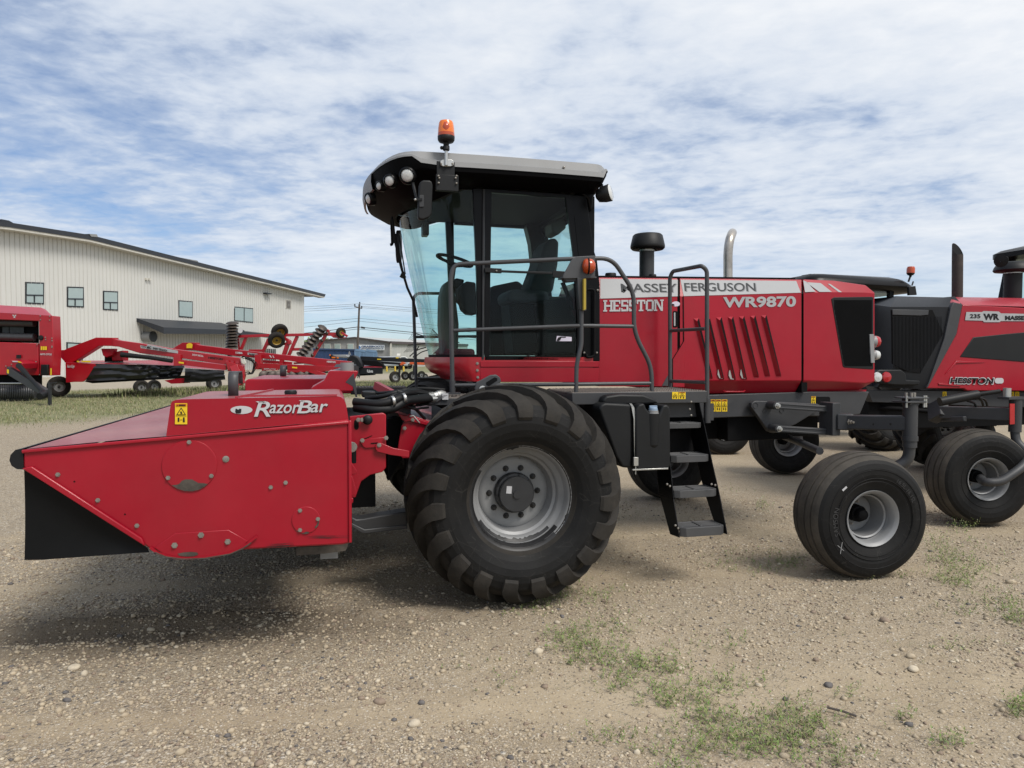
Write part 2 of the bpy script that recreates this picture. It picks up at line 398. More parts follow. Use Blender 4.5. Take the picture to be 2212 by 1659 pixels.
def circ(cx, cy, r, n=24, ry=None): return [(cx+r*math.cos(2*math.pi*i/n), cy+(ry or r)*math.sin(2*math.pi*i/n)) for i in range(n)]
def warning(x0, y0, x1, y1, proj, parent, head=True):
    """yellow safety label with an orange head bar, a triangle and a small pictogram"""
    w, h = x1-x0, y1-y0; S = lambda u, v: (x0+w*u, y0+h*v)
    L = [(0, [S(0,0), S(1,0), S(1,1), S(0,1)], 0)]
    if head: L += [(1, [S(.06,.03), S(.94,.03), S(.94,.15), S(.06,.15)], 1), (2, [S(.30,.06), S(.86,.06), S(.86,.12), S(.30,.12)], 2), (2, [S(.12,.13), S(.18,.05), S(.24,.13)], 2)]
    L += [(2, [S(.5,.20), S(.9,.56), S(.1,.56)], 1), (0, [S(.5,.27), S(.79,.53), S(.21,.53)], 2), (2, [S(.42,.40), S(.52,.38), S(.62,.50), S(.46,.51)], 3),
          (2, [S(.05,.60), S(.95,.60), S(.95,.615), S(.05,.615)], 1), (2, [S(.22,.68), S(.36,.68), S(.36,.88), S(.22,.88)], 1), (2, [S(.66,.67), S(.78,.67), S(.80,.90), S(.64,.90)], 1),
          (2, [S(.42,.78), S(.60,.78), S(.60,.80), S(.42,.80)], 1)]
    return sticker(L, proj, ('decal_yellow', 'decal_orange', 'decal_dark'), parent, 'warning_decal')
def bolts(parent, spots, proj, r=.009, mt='bolt', name='bolt', h=.010):
    for px, py in spots:
        p = proj(px, py); n = Vector((0, -1, 0)); mb = MB(mt)
        mb.lathe([(r*1.5, 0), (r*1.5, .003), (r, .003), (r, h), (.0005, h)], p, n, 6); mb.build(name, None, parent, smooth=20)
# ------------------------------------------------------------------ wheels (built on a local -Y axle, copied to where they stand)
def lug_tyre(parent, name='tyre', Rt=.825, Rr=.385, W=.385, lugs=19, lugh=.058, flip=1, detail=1):
    """bar-lug drive tyre: carcass and its lugs in one mesh; outer side is -Y"""
    mb = MB('rubber', 'rubber_tread', 'rubber_lug')
    rc = Rt-lugh
    half = [(Rr-.012, .265), (Rr+.012, .285), (Rr+.03, .305), (Rr+.07, .332), (Rr+.12, .352), (Rr+.17, .360), (Rr+.22, .356), (Rr+.27, .340), (rc-.082, .312), (rc-.050, .275), (rc-.028, .225), (rc-.010, .15), (rc, 0)]
    half = [(r, h*W/.36) for r, h in half]
    prof = [(r, -h) for r, h in half] + [(r, h) for r, h in half[-2::-1]]
    n = 96 if detail else 40
    for i in range(len(prof)-1):
        mb.m = 0 if abs(prof[i][1]) > .30*W/.36 and abs(prof[i+1][1]) > .30*W/.36 else 1
        mb.lathe([prof[i], prof[i+1]], (0,0,0), (0,1,0), n)
    # moulded ring on the sidewall
    if detail:
        mb.m = 0
        for rr, hh in ((Rr+.10, .334), (Rr+.115, .340)):
            mb.lathe([(rr-.004, -hh*W/.36), (rr, -hh*W/.36-.004), (rr+.004, -hh*W/.36-.001)], (0,0,0), (0,1,0), n)
    mb.m = 2
    path = [(.018, rc-.001, 0, 1, 1.0, .038), (-.06, rc-.003, -.03, 1, 1.0, .038), (-.12, rc-.007, -.12, 1, 1.0, .040), (-.175, rc-.015, -.25, 1, 1.0, .043), (-.225, rc-.030, -.45, 1, 1.0, .046), (-.270, rc-.050, -.75, .9, .98, .050), (-.305, rc-.078, -1, .75, .95, .054),
            (-.330, rc-.108, -1, .5, .85, .056), (-.346, rc-.140, -1, .28, .70, .054), (-.356, rc-.170, -1, .12, .48, .050), (-.360, rc-.188, -1, 0, .05, .047)]
    sweep = R(33)
    for side in (1, -1):
        for k in range(lugs):
            th0 = 2*math.pi*(k+(0 if side > 0 else .5))/lugs; rows = []
            for (y, r, ny, nr, hf, hw) in path:
                y = y*W/.36; f = min(1, max(0, (abs(y))/(.335*W/.36))); th = th0 + flip*sweep*((1-f)**1.15)
                l = math.hypot(ny, nr); ny_, nr_ = ny/l, nr/l
                row = []
                for sgn, wf, hh in ((-1, 1.16, -.006), (-1, 1.0, hf*lugh), (1, 1.0, hf*lugh), (1, 1.16, -.006)):
                    rr = r+nr_*hh; yy = (y+ny_*hh*.72)*side; t = th+sgn*wf*hw/r
                    row.append((rr*math.cos(t), yy, rr*math.sin(t)))
                rows.append(row)
            mb.grid(rows); mb.face(rows[0])
    return mb.build(name, None, parent, smooth=27)
def rib_tyre(parent, Rt=.53, Rr=.225, W=.222, name='tyre', n=72):
    mb = MB('rubber', 'rib_tread')
    half = [(Rr-.012, .15), (Rr+.010, .168), (Rr+.03, .176), (Rr+.07, .192), (Rr+.085, .197), (Rr+.09, .194), (Rr+.14, .204), (Rr+.19, .203), (Rt-.075, .192), (Rt-.048, .175), (Rt-.030, .150)]
    g = lambda y, d: [(Rt-.030+.030*(1-(y/.15)**2)**.8 if abs(y) < .15 else Rt-.03, y)]
    crown = lambda y: Rt-.030*(min(1, abs(y)/.15))**2.2
    half = [(r, h*W/.205) for r, h in half]
    tread = []
    for y in (-.15, -.122, -.121, -.106, -.105, -.060, -.059, -.042, -.041, 0):
        cut = .032 if y in (-.121, -.106, -.059, -.042) else 0
        tread.append((crown(y)-cut, y*W/.205))
    prof = [(r, -h) for r, h in half] + tread[1:] + [(r, -y) for r, y in tread[-2:0:-1]] + [(r, h) for r, h in half[::-1]]
    for i in range(len(prof)-1):
        mb.m = 1 if prof[i][0] > Rt-.06 and prof[i+1][0] > Rt-.06 else 0
        mb.lathe([prof[i], prof[i+1]], (0,0,0), (0,1,0), n)
    return mb.build(name, None, parent, smooth=30)
def rim(parent, Rr, w, recess, hubR, mt='silver_rim', inner='rim_inner', name='rim', n=64):
    """dished disc rim; outer face at -w"""
    mb = MB(mt, inner)
    mb.lathe([(Rr-.018, -w+.012), (Rr-.004, -w-.006), (Rr+.006, -w-.012), (Rr+.008, -w-.004), (Rr-.002, -w+.012)], (0,0,0), (0,1,0), n)
    mb.m = 0
    k = Rr/.385
    mb.lathe([(Rr-.018, -w+.012), (Rr-.028, -w+.030), (Rr-.032, -w+.075), (Rr-.036*k, -w+.082), (Rr-.062*k, -w+.105), (Rr-.072*k, -w+.120), (Rr-.076*k, -w+.15*k), (Rr-.096*k, -w+.165*k), (Rr-.100*k, -w+recess*.85), (Rr-.112*k, -w+recess)], (0,0,0), (0,1,0), n)
    mb.m = 1
    mb.lathe([(Rr-.112*k, -w+recess), (Rr-.120*k, -w+recess-.008), (Rr*.60, -w+recess-.012), (hubR, -w+recess-.004), (.001, -w+recess)], (0,0,0), (0,1,0), n)
    mb.m = 1
    mb.lathe([(Rr-.07, -w+recess+.01), (Rr-.03, w*.4), (Rr-.015, w)], (0,0,0), (0,1,0), n)
    return mb.build(name, None, parent, smooth=40)
def drive_wheel(parent, loc, spin=0, detail=1, flip=1, rz=0):
    w = bpy.data.objects.new('drive_wheel', None); COL.objects.link(w); w.parent = parent; w.location = loc; w.rotation_euler = (0, spin, rz); local(w)
    lug_tyre(w, detail=detail, flip=flip)
    rim(w, .385, .285, .255, .13)
    mb = MB('hub_grey')
    mb.lathe([(.15, -.03), (.155, -.07), (.148, -.105), (.133, -.108), (.133, -.150), (.128, -.156), (.03, -.157), (.03, -.168), (.001, -.168)], (0,0,0), (0,1,0), 40)
    for k in range(10):
        t = 2*math.pi*(k+.3)/10; mb.cyl((.141*math.cos(t), -.105, .141*math.sin(t)), (.141*math.cos(t), -.116, .141*math.sin(t)), .008, 6)
    mb.build('hub', None, w, smooth=30)
    for k in range(10):
        t = 2*math.pi*(k+.15)/10; c = (.190*math.cos(t), -.038, .190*math.sin(t)); mb = MB('dark_bolt')
        mb.lathe([(.024, 0), (.024, -.006), (.017, -.007), (.016, -.020), (.011, -.021), (.011, -.036), (.001, -.036)], c, (0,1,0), 8)
        mb.build('wheel_nut', None, w, smooth=25)
    return w
def caster_wheel(parent, loc, rz, name='caster_wheel', Rt=.53, hubmat='black_matte', outerhub=True):
    w = bpy.data.objects.new(name, None); COL.objects.link(w); w.parent = parent; w.location = loc; w.rotation_euler = (0, 0, rz); local(w)
    rib_tyre(w, Rt)
    rim(w, .225, .185, .26, .05, n=48)
    mb = MB(hubmat)
    mb.lathe([(.072, .075), (.070, -.005), (.066, -.012), (.050, -.014), (.049, -.055), (.042, -.070), (.022, -.080), (.001, -.082)], (0,0,0), (0,1,0), 28)
    mb.build('hub', None, w, smooth=35)
    for k in range(6):
        t = 2*math.pi*(k+.25)/6; c = (.098*math.cos(t), .068, .098*math.sin(t)); mb = MB('bolt')
        mb.lathe([(.014, 0), (.013, -.010), (.008, -.011), (.008, -.024), (.001, -.024)], c, (0,1,0), 8); mb.build('wheel_nut', None, w, smooth=25)
    return w
# ------------------------------------------------------------------ the windrower in front
CY = 1.65                                            # its centre line
win = thing('windrower', 'red windrower seen whole, with grey cab roof, amber beacon and nearest tall lugged wheel', 'windrower', (0, CY, 0))
far = lambda p: Vector((p[0], 2*CY-p[1], p[2]))      # mirrored to its far side
W0 = Vector((0, CY, 0))
# ---- drive wheels and caster wheels
dw = drive_wheel(win, (0, 0-CY, .815), spin=R(5))
# worn paint on the near rim: bare black patches on flange and barrel
def rim_wear(w):
    mb = MB('chip_black')
    rg = random.Random(5)
    def patch(a0, a1, prof, jit):
        n = int((a1-a0)/2.2); rows = []
        for i in range(n+1):
            a = R(a0+(a1-a0)*i/n); k = math.sin(math.pi*i/n)**.35; row = []
            for j, (r, h) in enumerate(prof):
                f = j/(len(prof)-1); q = k*(1-jit*rg.random()) if j == len(prof)-1 else 1
                r2, h2 = prof[0][0]+(r-prof[0][0])*q, prof[0][1]+(h-prof[0][1])*q
                row.append((r2*math.cos(a), h2, r2*math.sin(a)))
            rows.append(row)
        mb.grid(rows)
    w_ = .285; e = .0025
    flange = [(.3915, -w_-.0145), (.382, -w_-.0085), (.366, -w_+.010), (.353-e, -w_+.032)]
    deep = [(.366-e, -w_+.010), (.356-e, -w_+.028), (.352-e, -w_+.060), (.3495-e, -w_+.074)]
    patch(150, 262, flange, .5); patch(150, 325, deep, .8); patch(228, 318, flange, .35); patch(215, 318, [(.3485-e, -w_+.079), (.330-e, -w_+.094), (.318-e, -w_+.106)], .6)
    patch(98, 112, flange, .6); patch(60, 72, flange[:3], .6); patch(-30, -12, flange[:3], .6); patch(20, 44, flange[:2], .4)
    o = mb.build('worn_rim_paint', None, w, smooth=60)
rw = rim_wear(dw)
tagp = MB('decal_white'); tagp.box(-.085, -.045, -.160, -.1575, .005, .06); tagp.build('hub_tag', None, dw)
vm = MB('steel'); vm.tube([(.012, -.04, .30), (.012, -.085, .285), (.012, -.10, .262)], .006, 6); vm.build('valve', None, dw)
fdw = drive_wheel(win, (0, CY, .815), spin=R(9), rz=math.pi, detail=0, flip=-1)
cw = caster_wheel(win, (2.965, -.20-CY, .522), R(-6))
ring_text(cw, 'SAMSON', .352, -.2235, .042, 182, 'rubber_text', bold=.0); ring_text(cw, '16.5L-16.1SL', .365, -.224, .034, 40, 'rubber_text', bold=0)
for a, b in (((-.33,-.20),(-.275,-.245)), ((-.29,-.175),(-.305,-.27))):
    m = MB('chalk'); m.bar((a[0],-.2245,a[1]), (b[0],-.2245,b[1]), .004, .003, up=(0,1,0)); m.build('chalk_mark', None, cw)
m = MB('decal_white'); m.bar((-.295,-.2245,.245), (-.26,-.2245,.275), .016, .003, up=(0,1,0)); m.build('tyre_tag', None, cw)
for rr in (.335, .405):
    m = MB('rubber'); m.lathe([(rr-.004,-.2185),(rr,-.2245),(rr+.004,-.2185)], (0,0,0), (0,1,0), 72); m.build('sidewall_ring', None, cw, smooth=60)
cwf = caster_wheel(win, (2.90, 3.25-CY, .522), R(-6))
# ---- chassis
m = MB('frame_grey')
prismY(m, [(1340,872),(1531,853),(1753,846),(1878,846),(1858,895),(1800,899),(1640,899),(1540,903),(1340,912)], 1.02, .10)
fr = m.build('chassis', None, win, bevel=.008)
m = MB('frame_grey')
m.prism([far(p) for p in YP([(1340,872),(1531,853),(1753,846),(1878,846),(1858,895),(1800,899),(1640,899),(1540,903),(1340,912)], 1.02)], (0, -.10, 0))
m.box(-.62, 3.7, 1.3, 2.0, 1.0, 1.28); m.box(-.35, .35, .3, 3.0, .62, .98)
m.box(-.75, -.25, .75, 2.55, .9, 1.32); m.box(2.5, 3.2, 1.1, 2.2, 1.0, 1.3)
m.build('underframe', ['black_matte'], win, bevel=.01)
m = MB('frame_grey'); prismY(m, [(1690,848),(1720,846),(1720,858),(1690,858)], 1.0, .02)
# slot and dents in the chassis side
m = MB('black_matte')
m.face([p+Vector((0,-.003,0)) for p in YP(rrect(1762,857,1793,873,4), 1.02)]); m.build('chassis_slot', None, win)
m = MB('frame_grey')
prismY(m, [(1623,879),(1624,871),(1631,866),(1640,866),(1765,872),(1778,880),(1720,916),(1672,936),(1661,932)], .93, .06)
m.build('link_plate', None, win, bevel=.006)
for (px, py, rr) in ((1631.5,876,6.5),(1651,887,5.5),(1688,887,5.5)):
    m = MB('rail_grey'); c = onY(px, py, .93); m.lathe([(rr*.0041, -.002), (rr*.0034, .012), (.0005, .013)], c+Vector((0,-.003,0)), (0,1,0), 20); m.build('dimple', None, win)
# parallel links, swing plate and beam that carry the caster post
for (a, b) in (((1676,876),(1797,884)), ((1680,926),(1797,933))):
    p, q = onY(*a, .82), onY(*b, .70)
    m = MB('frame_grey'); m.bar(p, q, .05, .062); m.bar(p+Vector((0,-.027,.018)), q+Vector((0,-.027,.018)), .006, .012); m.bar(p+Vector((0,-.027,-.018)), q+Vector((0,-.027,-.018)), .006, .012)
    m.cyl(p+Vector((0,-.02,0)), p+Vector((0,.12,0)), .04, 16); m.build('link_bar', None, win, bevel=.004)
    for c, rr in ((p, .021), (q, .022)):
        m = MB('steel' if c is p else 'bolt'); m.lathe([(.032, -.026), (.032, -.031), (rr, -.032), (rr, -.052), (.012, -.053), (.012, -.062), (.001, -.062)], c, (0,1,0), 6); m.build('link_bolt', None, win, smooth=20)
pA, pB = onY(1787,876,.68), onY(1803,939,.68)
m = MB('frame_grey'); m.box(pA.x, pB.x, .60, .80, pB.z, pA.z+.03)
arm0, arm1 = onY(1806,910,.66), onY(1842,911,.58)
m.build('swing_plate', None, win, bevel=.005)
m = MB('frame_grey'); m.bar(arm0, arm1, .18, .155); m.build('arm_sleeve', None, win, bevel=.012)
post_xy = onY(1966, 910, .10)
armE = Vector((post_xy.x, .12, onY(1945, 914, .14).z))
m = MB('frame_grey'); m.bar(arm1-Vector((.05,0,0)), armE, .13, .135); m.build('swing_arm', None, win, bevel=.012)
m = MB('bolt'); c = onY(1826,910,.585); m.lathe([(.03,0),(.03,-.006),(.02,-.007),(.02,-.03),(.012,-.031),(.012,-.055),(.001,-.055)], c+Vector((0,-.06,0)), (0,1,0), 6); m.build('arm_bolt', None, win, smooth=20)
for px in (1871, 1908):
    m = MB('black_matte'); c = onY(px, 914.5, .20); m.lathe([(.011, -.002), (.001, -.002)], c+Vector((0,-.085,0)), (0,1,0), 12); m.build('arm_hole', None, win)
px_, py_ = post_xy.x, .10
zt, zb, zc = onY(1966,872,.1).z, onY(1966,947,.1).z, onY(1966,966,.1).z
m = MB('frame_grey'); m.cyl((px_,py_,zb), (px_,py_,zt), .062, 28); m.build('caster_tube', None, win, smooth=50)
m = MB('frame_grey'); m.cyl((px_,py_,zc), (px_,py_,zb-.012), .060, 28); m.cyl((px_,py_,zb-.02),(px_,py_,zb+.02), .069, 28)
leg = fillet([(px_,py_,zc+.02), (px_,py_+.01,zc-.12), (px_-.15,py_+.10,zc-.24), (2.995+.10,.08,.62), (2.995+.03,.0,.52)], .10, 6)
m.tube(leg, .050, 14); m.cyl((2.995-.0,-.18+.03,.51),(2.995+.05,.04,.51), .05, 14)
m.build('caster_leg', None, win, smooth=50)
m = MB('rail_grey')
m.box(px_-.12, px_+.10, py_-.08, py_+.09, zt+.012, zt+.026); m.box(px_-.10, px_+.13, py_-.075, py_+.085, zt+.048, zt+.060); m.box(px_-.05,px_+.05,py_-.05,py_+.05, zt-.01, zt+.05)
m.build('caster_cap', None, win, bevel=.002)
for dx in (-.045, -.015, .015, .045):
    m = MB('bolt'); m.cyl((px_+dx, py_-.04+abs(dx), zt+.06), (px_+dx, py_-.04+abs(dx), zt+.10), .013, 8); m.build('cap_bolt', None, win, smooth=20)
for dx in (-.10, .09, .11):
    m = MB('steel'); m.cyl((px_+dx, py_-.06, zt-.03), (px_+dx, py_-.06, zt+.075), .010, 8); m.build('stop_bolt', None, win, smooth=20)
# far caster post and its arm
m = MB('frame_grey'); m.tube(fillet([(2.95,3.0,1.25),(2.95,3.0,.85),(2.88,2.95,.62),(2.86,3.05,.52)], .15, 6), .05, 10); m.bar((2.95,3.0,1.12),(2.5,2.1,1.12), .13, .13)
m.tube(fillet([(3.0,.35,.98),(3.25,1.1,1.0),(3.4,1.9,1.02)], .3, 4), .035, 10)
m.build('far_swing_arm', None, win, smooth=45)

# ---- platform
DY = .22                                             # outer edge of the deck behind the tyre
zd = onY(1450, 846, DY).z
m = MB('frame_grey')
xe0, xe1 = onY(1236, 850, DY).x, onY(1527, 862, DY).x
m.box(xe0, xe1, DY, DY+.03, zd-.098, zd); m.box(xe0, xe1, DY+.03, .95, zd-.10, zd-.012); 
m.build('platform_frame', None, win, bevel=.005)
m = MB('frame_grey'); m.box(xe0+.3, xe1-.02, DY+.10, .95, zd-.23, zd-.10); m.build('platform_beam', None, win, bevel=.006)
def checker(name, x0, x1, y0, y1, z, parent):
    m = MB('deck_plate'); m.box(x0, x1, y0, y1, z, z+.012)
    rg = random.Random(3); nx, ny = int((x1-x0)/.032), int((y1-y0)/.04)
    for i in range(nx):
        for j in range(ny):
            cx, cy = x0+(i+.5)*(x1-x0)/nx, y0+(j+.5+.5*(i % 2))*(y1-y0)/ny
            if cy > y1-.012: continue
            m.cyl((cx,cy,z+.0118), (cx,cy,z+.018), .0085, 6)
    return m.build(name, None, parent, smooth=20)
checker('platform_tread', xe0, xe1, DY+.004, .93, zd-.010, win)
# front walkway inboard of the tyre
checker('front_tread', -1.0, xe0-.01, .47, .90, zd-.045, win)
m = MB('frame_grey'); m.box(-1.0, xe0-.01, .46, .92, zd-.10, zd-.046); m.prism([(-1.0,.50,zd-.1),(-.72,.50,zd-.1),(-.72,.50,zd-.24)], (0,.35,0)); m.build('front_tread_frame', None, win, bevel=.004)
checker('far_tread', -1.15, -.55, 2.55, 2.85, zd-.045, win)
m = MB('frame_grey'); m.box(-1.15, -.55, 2.54, 2.86, zd-.11, zd-.046); m.build('far_tread_frame', None, win, bevel=.004)
warning(1452, 846.5, 1465, 862, planeY(DY), win, head=False); warning(1466, 846.5, 1481, 862, planeY(DY), win)
for a in (1534, 1546.5, 1559.5): warning(a, 863, a+11.5, 889, planeY(1.02), win)
warning(1752.5, 856, 1762, 873, planeY(1.02), win)

# ---- handrails
def rail(pts, Y, r, name, fr=.09, parent=win, mt='rail_grey', n=10):
    P = [onY(x, y, Yy) for x, y, Yy in [(p[0], p[1], p[2] if len(p) > 2 else Y) for p in pts]]
    m = MB(mt); m.tube(fillet(P, fr, 6), r, n); return m.build(name, None, parent, smooth=60)
YF, YR = .52, .27
lerpY = lambda x: YF+(YR-YF)*min(1, max(0, (x-977)/(1245-977)))
rail([(977.5,848.5,YF),(973.5,600,YF),(981,571,YF),(1244.6,558.5,YR),(1322,558,YR),(1369,630,YR),(1369.6,708,YR),(1378.5,737,YR),(1407,791,YR),(1408.5,856,YR)], YF, .0185, 'handrail', .10)
rail([(980,714,YF),(1255,703.5,YR),(1369,705,YR)], YF, .0165, 'handrail_bar')
rail([(980,832.4,YF),(1247,830,YR),(1407,828,YR)], YF, .0165, 'handrail_bar')
rail([(1256,600,YR),(1256,745,YR),(1245.5,788,YR),(1244.5,848,YR)], YR, .018, 'handrail_post', .05)
YG = .27
rail([(1447.5,836,.80),(1447,600,.80),(1453,586,.78),(1516,574,YG),(1527,584,YG),(1527.6,911,YG)], .5, .0185, 'ladder_handrail', .07)
rail([(1447,714.5,.80),(1524,710,YG)], .5, .016, 'ladder_handrail_bar'); rail([(1447,823,.80),(1525,826,YG)], .5, .016, 'ladder_handrail_bar')
m = MB('frame_grey'); c = onY(1527.6, 880, YG); m.cyl((c.x,c.y,onY(1527,913,YG).z),(c.x,c.y,onY(1527,862,YG).z), .030, 14); c2 = onY(1536, 880, YG); m.box(c.x, c2.x+.02, c.y-.01, c.y+.05, onY(1527,908,YG).z, onY(1527,872,YG).z); m.build('rail_socket', None, win, smooth=40)
m = MB('frame_grey'); c = onY(977.5,848.5,YF); m.box(c.x-.06, c.x+.06, c.y-.04, c.y+.05, c.z-.012, c.z+.004); m.tube([c, c+Vector((.0,0,.10))], .024, 12); m.build('rail_foot', None, win, smooth=40)
# far side rail seen past the cab
m = MB('rail_grey'); Pf = [Vector((-.42, 2.78, zd-.05)), Vector((-.45,2.78,2.56)), Vector((-.1,2.95,2.58)), Vector((.8,3.0,2.6)), Vector((1.0,3.0,1.6))]
m.tube(fillet(Pf, .1, 6), .0185, 8); m.tube([(-.43,2.79,2.07),(.9,3.0,2.1)], .016, 8); m.tube([(-.43,2.79,1.6),(.9,3.0,1.6)], .016, 8); m.build('far_handrail', None, win, smooth=60)
# signal bracket
m = MB('rail_grey'); Yb = .24
prismY(m, [(1216,596),(1219,590),(1234,562),(1244,554),(1286,552),(1286,600),(1218,602)], Yb, .012)
m.prism([onY(1216,597,Yb), onY(1289,597.5,Yb), onY(1289,601,Yb), onY(1216,601,Yb)], (0,.14,0))
m.build('signal_bracket', None, win, bevel=.004)
m = MB('frame_grey'); prismY(m, [(1217,596),(1250,598),(1246,607),(1224,609)], Yb+.02, .1); m.build('signal_clamp', None, win, bevel=.004)
c = onY(1272.5, 575, Yb-.01)
rotv = Vector((1,-.22,0)).normalized()
m = MB('amber_dark'); m.lathe([(.0005,.052),(.030,.049),(.050,.036),(.060,.018),(.062,.0)], c, rotv, 28); m.lathe([(.062,-.014),(.060,-.03),(.048,-.048),(.0005,-.058)], c, rotv, 28); m.build('turn_signal', None, win, smooth=60)
m = MB('black_matte'); m.lathe([(.0625,-.014),(.065,-.012),(.065,-.002),(.0625,.0)], c, rotv, 28); m.build('signal_housing', None, win, smooth=60)
m = MB('reflector_yellow_shaded'); prismY(m, [(1261,602),(1266,602),(1266,668),(1261,670)], .20, .03); m.build('reflector_strip', None, win); 
m = MB('frame_grey'); prismY(m, [(1247,600),(1262,600),(1267,602),(1267,671),(1259,672),(1252,668)], .235, .03); m.build('rail_bracket', None, win, bevel=.004)
# lift handle above the tyre
m = MB('rail_grey'); Yl = .42
out = YP([(1026,838),(1030,826),(1060,810),(1072,809),(1080,815),(1083,824),(1070,836),(1060,842),(1045,852),(1030,852)], Yl)
m.prism(out, (0,.03,0)); m.build('lift_bracket', None, win, bevel=.006)
m = MB('black_matte'); m.face([p+Vector((0,-.003,0)) for p in YP([(1050,826),(1068,815),(1074,817),(1074,822),(1056,834),(1050,831)], Yl)]); m.build('bracket_slot', None, win)
m = MB('steel'); m.lathe([(.03,0),(.03,-.01),(.02,-.012),(.02,-.025),(.001,-.025)], onY(1042,841,Yl), (0,1,0), 12); m.build('bracket_bolt', None, win, smooth=30)

# ---- ladder
YS = [.22, .12, .01, -.13]
sx = [(1448,1519),(1452,1535),(1456,1552),(1469,1568)]; szz = [(915,924),(985,996.5),(1060.5,1071.5),(1141,1154)]
steps = []
for (xa, xb), (ya, yb), Y in zip(sx, szz, YS):
    A, B = onY(xb-86 if xb < 1540 else xa, ya, Y), onY(xb, yb, Y); steps.append((A, B, Y))
for i, (A, B, Y) in enumerate(steps):
    w = B.x-A.x; dep = .20; z1 = A.z+.0
    m = MB('step_grey')
    pl = [(A.x+.01, Y+.02), (A.x+.05, Y-.012), (B.x-.05, Y-.012), (B.x-.01, Y+.02), (B.x-.01, Y+.034), (A.x+.01, Y+.034)]
    m.prism([(x, y, B.z) for x, y in pl], (0,0,A.z-B.z))
    m.box(A.x+.01, B.x-.01, Y+dep-.02, Y+dep, A.z-.035, A.z+.002)
    xm = (A.x+B.x)/2
    m.box(A.x+.01, A.x+.03, Y+.03, Y+dep-.02, A.z-.03, A.z); m.box(B.x-.03, B.x-.01, Y+.03, Y+dep-.02, A.z-.03, A.z)
    m.box(xm-.008, xm+.008, Y+.03, Y+dep-.02, A.z-.025, A.z+.003)
    for k in range(4):
        y = Y+.055+k*.036; m.box(A.x+.03, xm-.012, y, y+.012, A.z-.02, A.z+.001); m.box(xm+.012, B.x-.03, y, y+.012, A.z-.02, A.z+.001)
    m.build('step', None, win, bevel=.003)
def stringer(side):
    x = lambda i: (steps[i][1].x if side > 0 else steps[i][0].x) + (.004 if side > 0 else -.004)
    top = onY(1507 if side > 0 else 1425, 866, .28); botz = steps[3][1].z
    m = MB('black_gloss'); t = .008*side
    fr_ = [Vector((top.x if side > 0 else x(0)-.04, .26, zd-.1)), Vector((x(0), YS[0]-.01, steps[0][1].z+.02)), Vector((x(1), YS[1]-.01, steps[1][1].z)), Vector((x(2), YS[2]-.01, steps[2][1].z)), Vector((x(3), YS[3]-.01, botz))]
    bk = [p+Vector((-.02, d, 0)) for p, d in zip(fr_, (.30,.26,.23,.22,.12))]
    bk[4].z = botz+.0; 
    for i in range(4):
        a, b, c_, d_ = fr_[i], fr_[i+1], bk[i+1], bk[i]
        m.prism([a, b, c_, d_], (t, 0, 0))
    return m.build('ladder_side', None, win, bevel=.002)
stringer(1); stringer(-1)
for (px, py, Y) in ((1493,868,.2),(1490,884,.2),(1493,897,.2),(1459,1135,-.13),(1465,1141,-.14),(1441,1046,.0),(1447,1050,.0),(1537,1046,-.02),(1545,1048,-.03)):
    m = MB('bolt'); m.ball(onY(px, py, Y-.02), .010, 8); m.build('ladder_bolt', None, win)

# ---- tank and its strap
Yt = .0
m = MB('black_plastic')
prismY(m, [(1294,884),(1298,874),(1308,870),(1362,873),(1366,885),(1366,1012),(1344,1010),(1330,985)], Yt+.06, .5)
m.build('tank_rear_half', None, win, bevel=.03, segs=4)
m = MB('black_plastic')
prismY(m, [(1374,884),(1380,874),(1392,871),(1396,882),(1408,896),(1424,897),(1432,876),(1442,874),(1448,882),(1449,1008),(1442,1014),(1378,1014),(1373,1008)], Yt+.02, .46)
m.build('tank_front_half', None, win, bevel=.022, segs=4)
m = MB('black_plastic'); prismY(m, [(1364,885),(1376,885),(1376,1012),(1364,1012)], Yt+.09, .4); m.build('tank_seam', None, win)
m = MB('black_plastic')
prismY(m, [(1302,872),(1303,862),(1310,855),(1340,851),(1390,852),(1414,861),(1424,871),(1400,874),(1340,876)], Yt+.12, .38); m.build('tank_lid', None, win, bevel=.02, segs=3)
m = MB('deck_plate'); prismY(m, [(1326,858.5),(1340,853.5),(1388,853.5),(1402,858)], Yt+.125, .3); m.build('lid_pad', None, win, bevel=.01)
m = MB('black_plastic'); p = onY(1416, 905, Yt+.0); m.cyl((p.x, .07, onY(1416,962,0).z), (p.x, .07, onY(1416,894,0).z), .062, 24, .068); m.cyl((p.x,.07,onY(1416,985,0).z),(p.x,.07,onY(1416,962,0).z), .02, 24, .062); m.build('filler_neck', None, win, bevel=.004, smooth=50)
zc_ = onY(1411,894,.05).z; xc = onY(1411,880,.05).x
m = MB('cap_grey'); m.lathe([(.046,0),(.046,.018),(.042,.022),(.042,.036),(.035,.04),(.001,.04)], (xc,.05,zc_-.01), (0,0,1), 24); m.build('cap_base', None, win, smooth=40)
m = MB('blue_cap'); m.lathe([(.036,.038),(.037,.05),(.032,.062),(.024,.066),(.001,.067)], (xc,.05,zc_-.01), (0,0,1), 24); m.box(xc-.034, xc+.034, .043,.057, zc_+.046, zc_+.068); m.build('blue_cap', None, win, smooth=40, bevel=.003)
m = MB('steel'); P = [onY(1362,872,Yt+.10), onY(1367,880,Yt+.045), onY(1371.5,905,Yt+.04), onY(1373,990,Yt+.04)]
for a, b in zip(P[:-1], P[1:]): m.bar(a, b, .022, .004, up=(0,-1,0))
m.build('tank_strap', None, win)
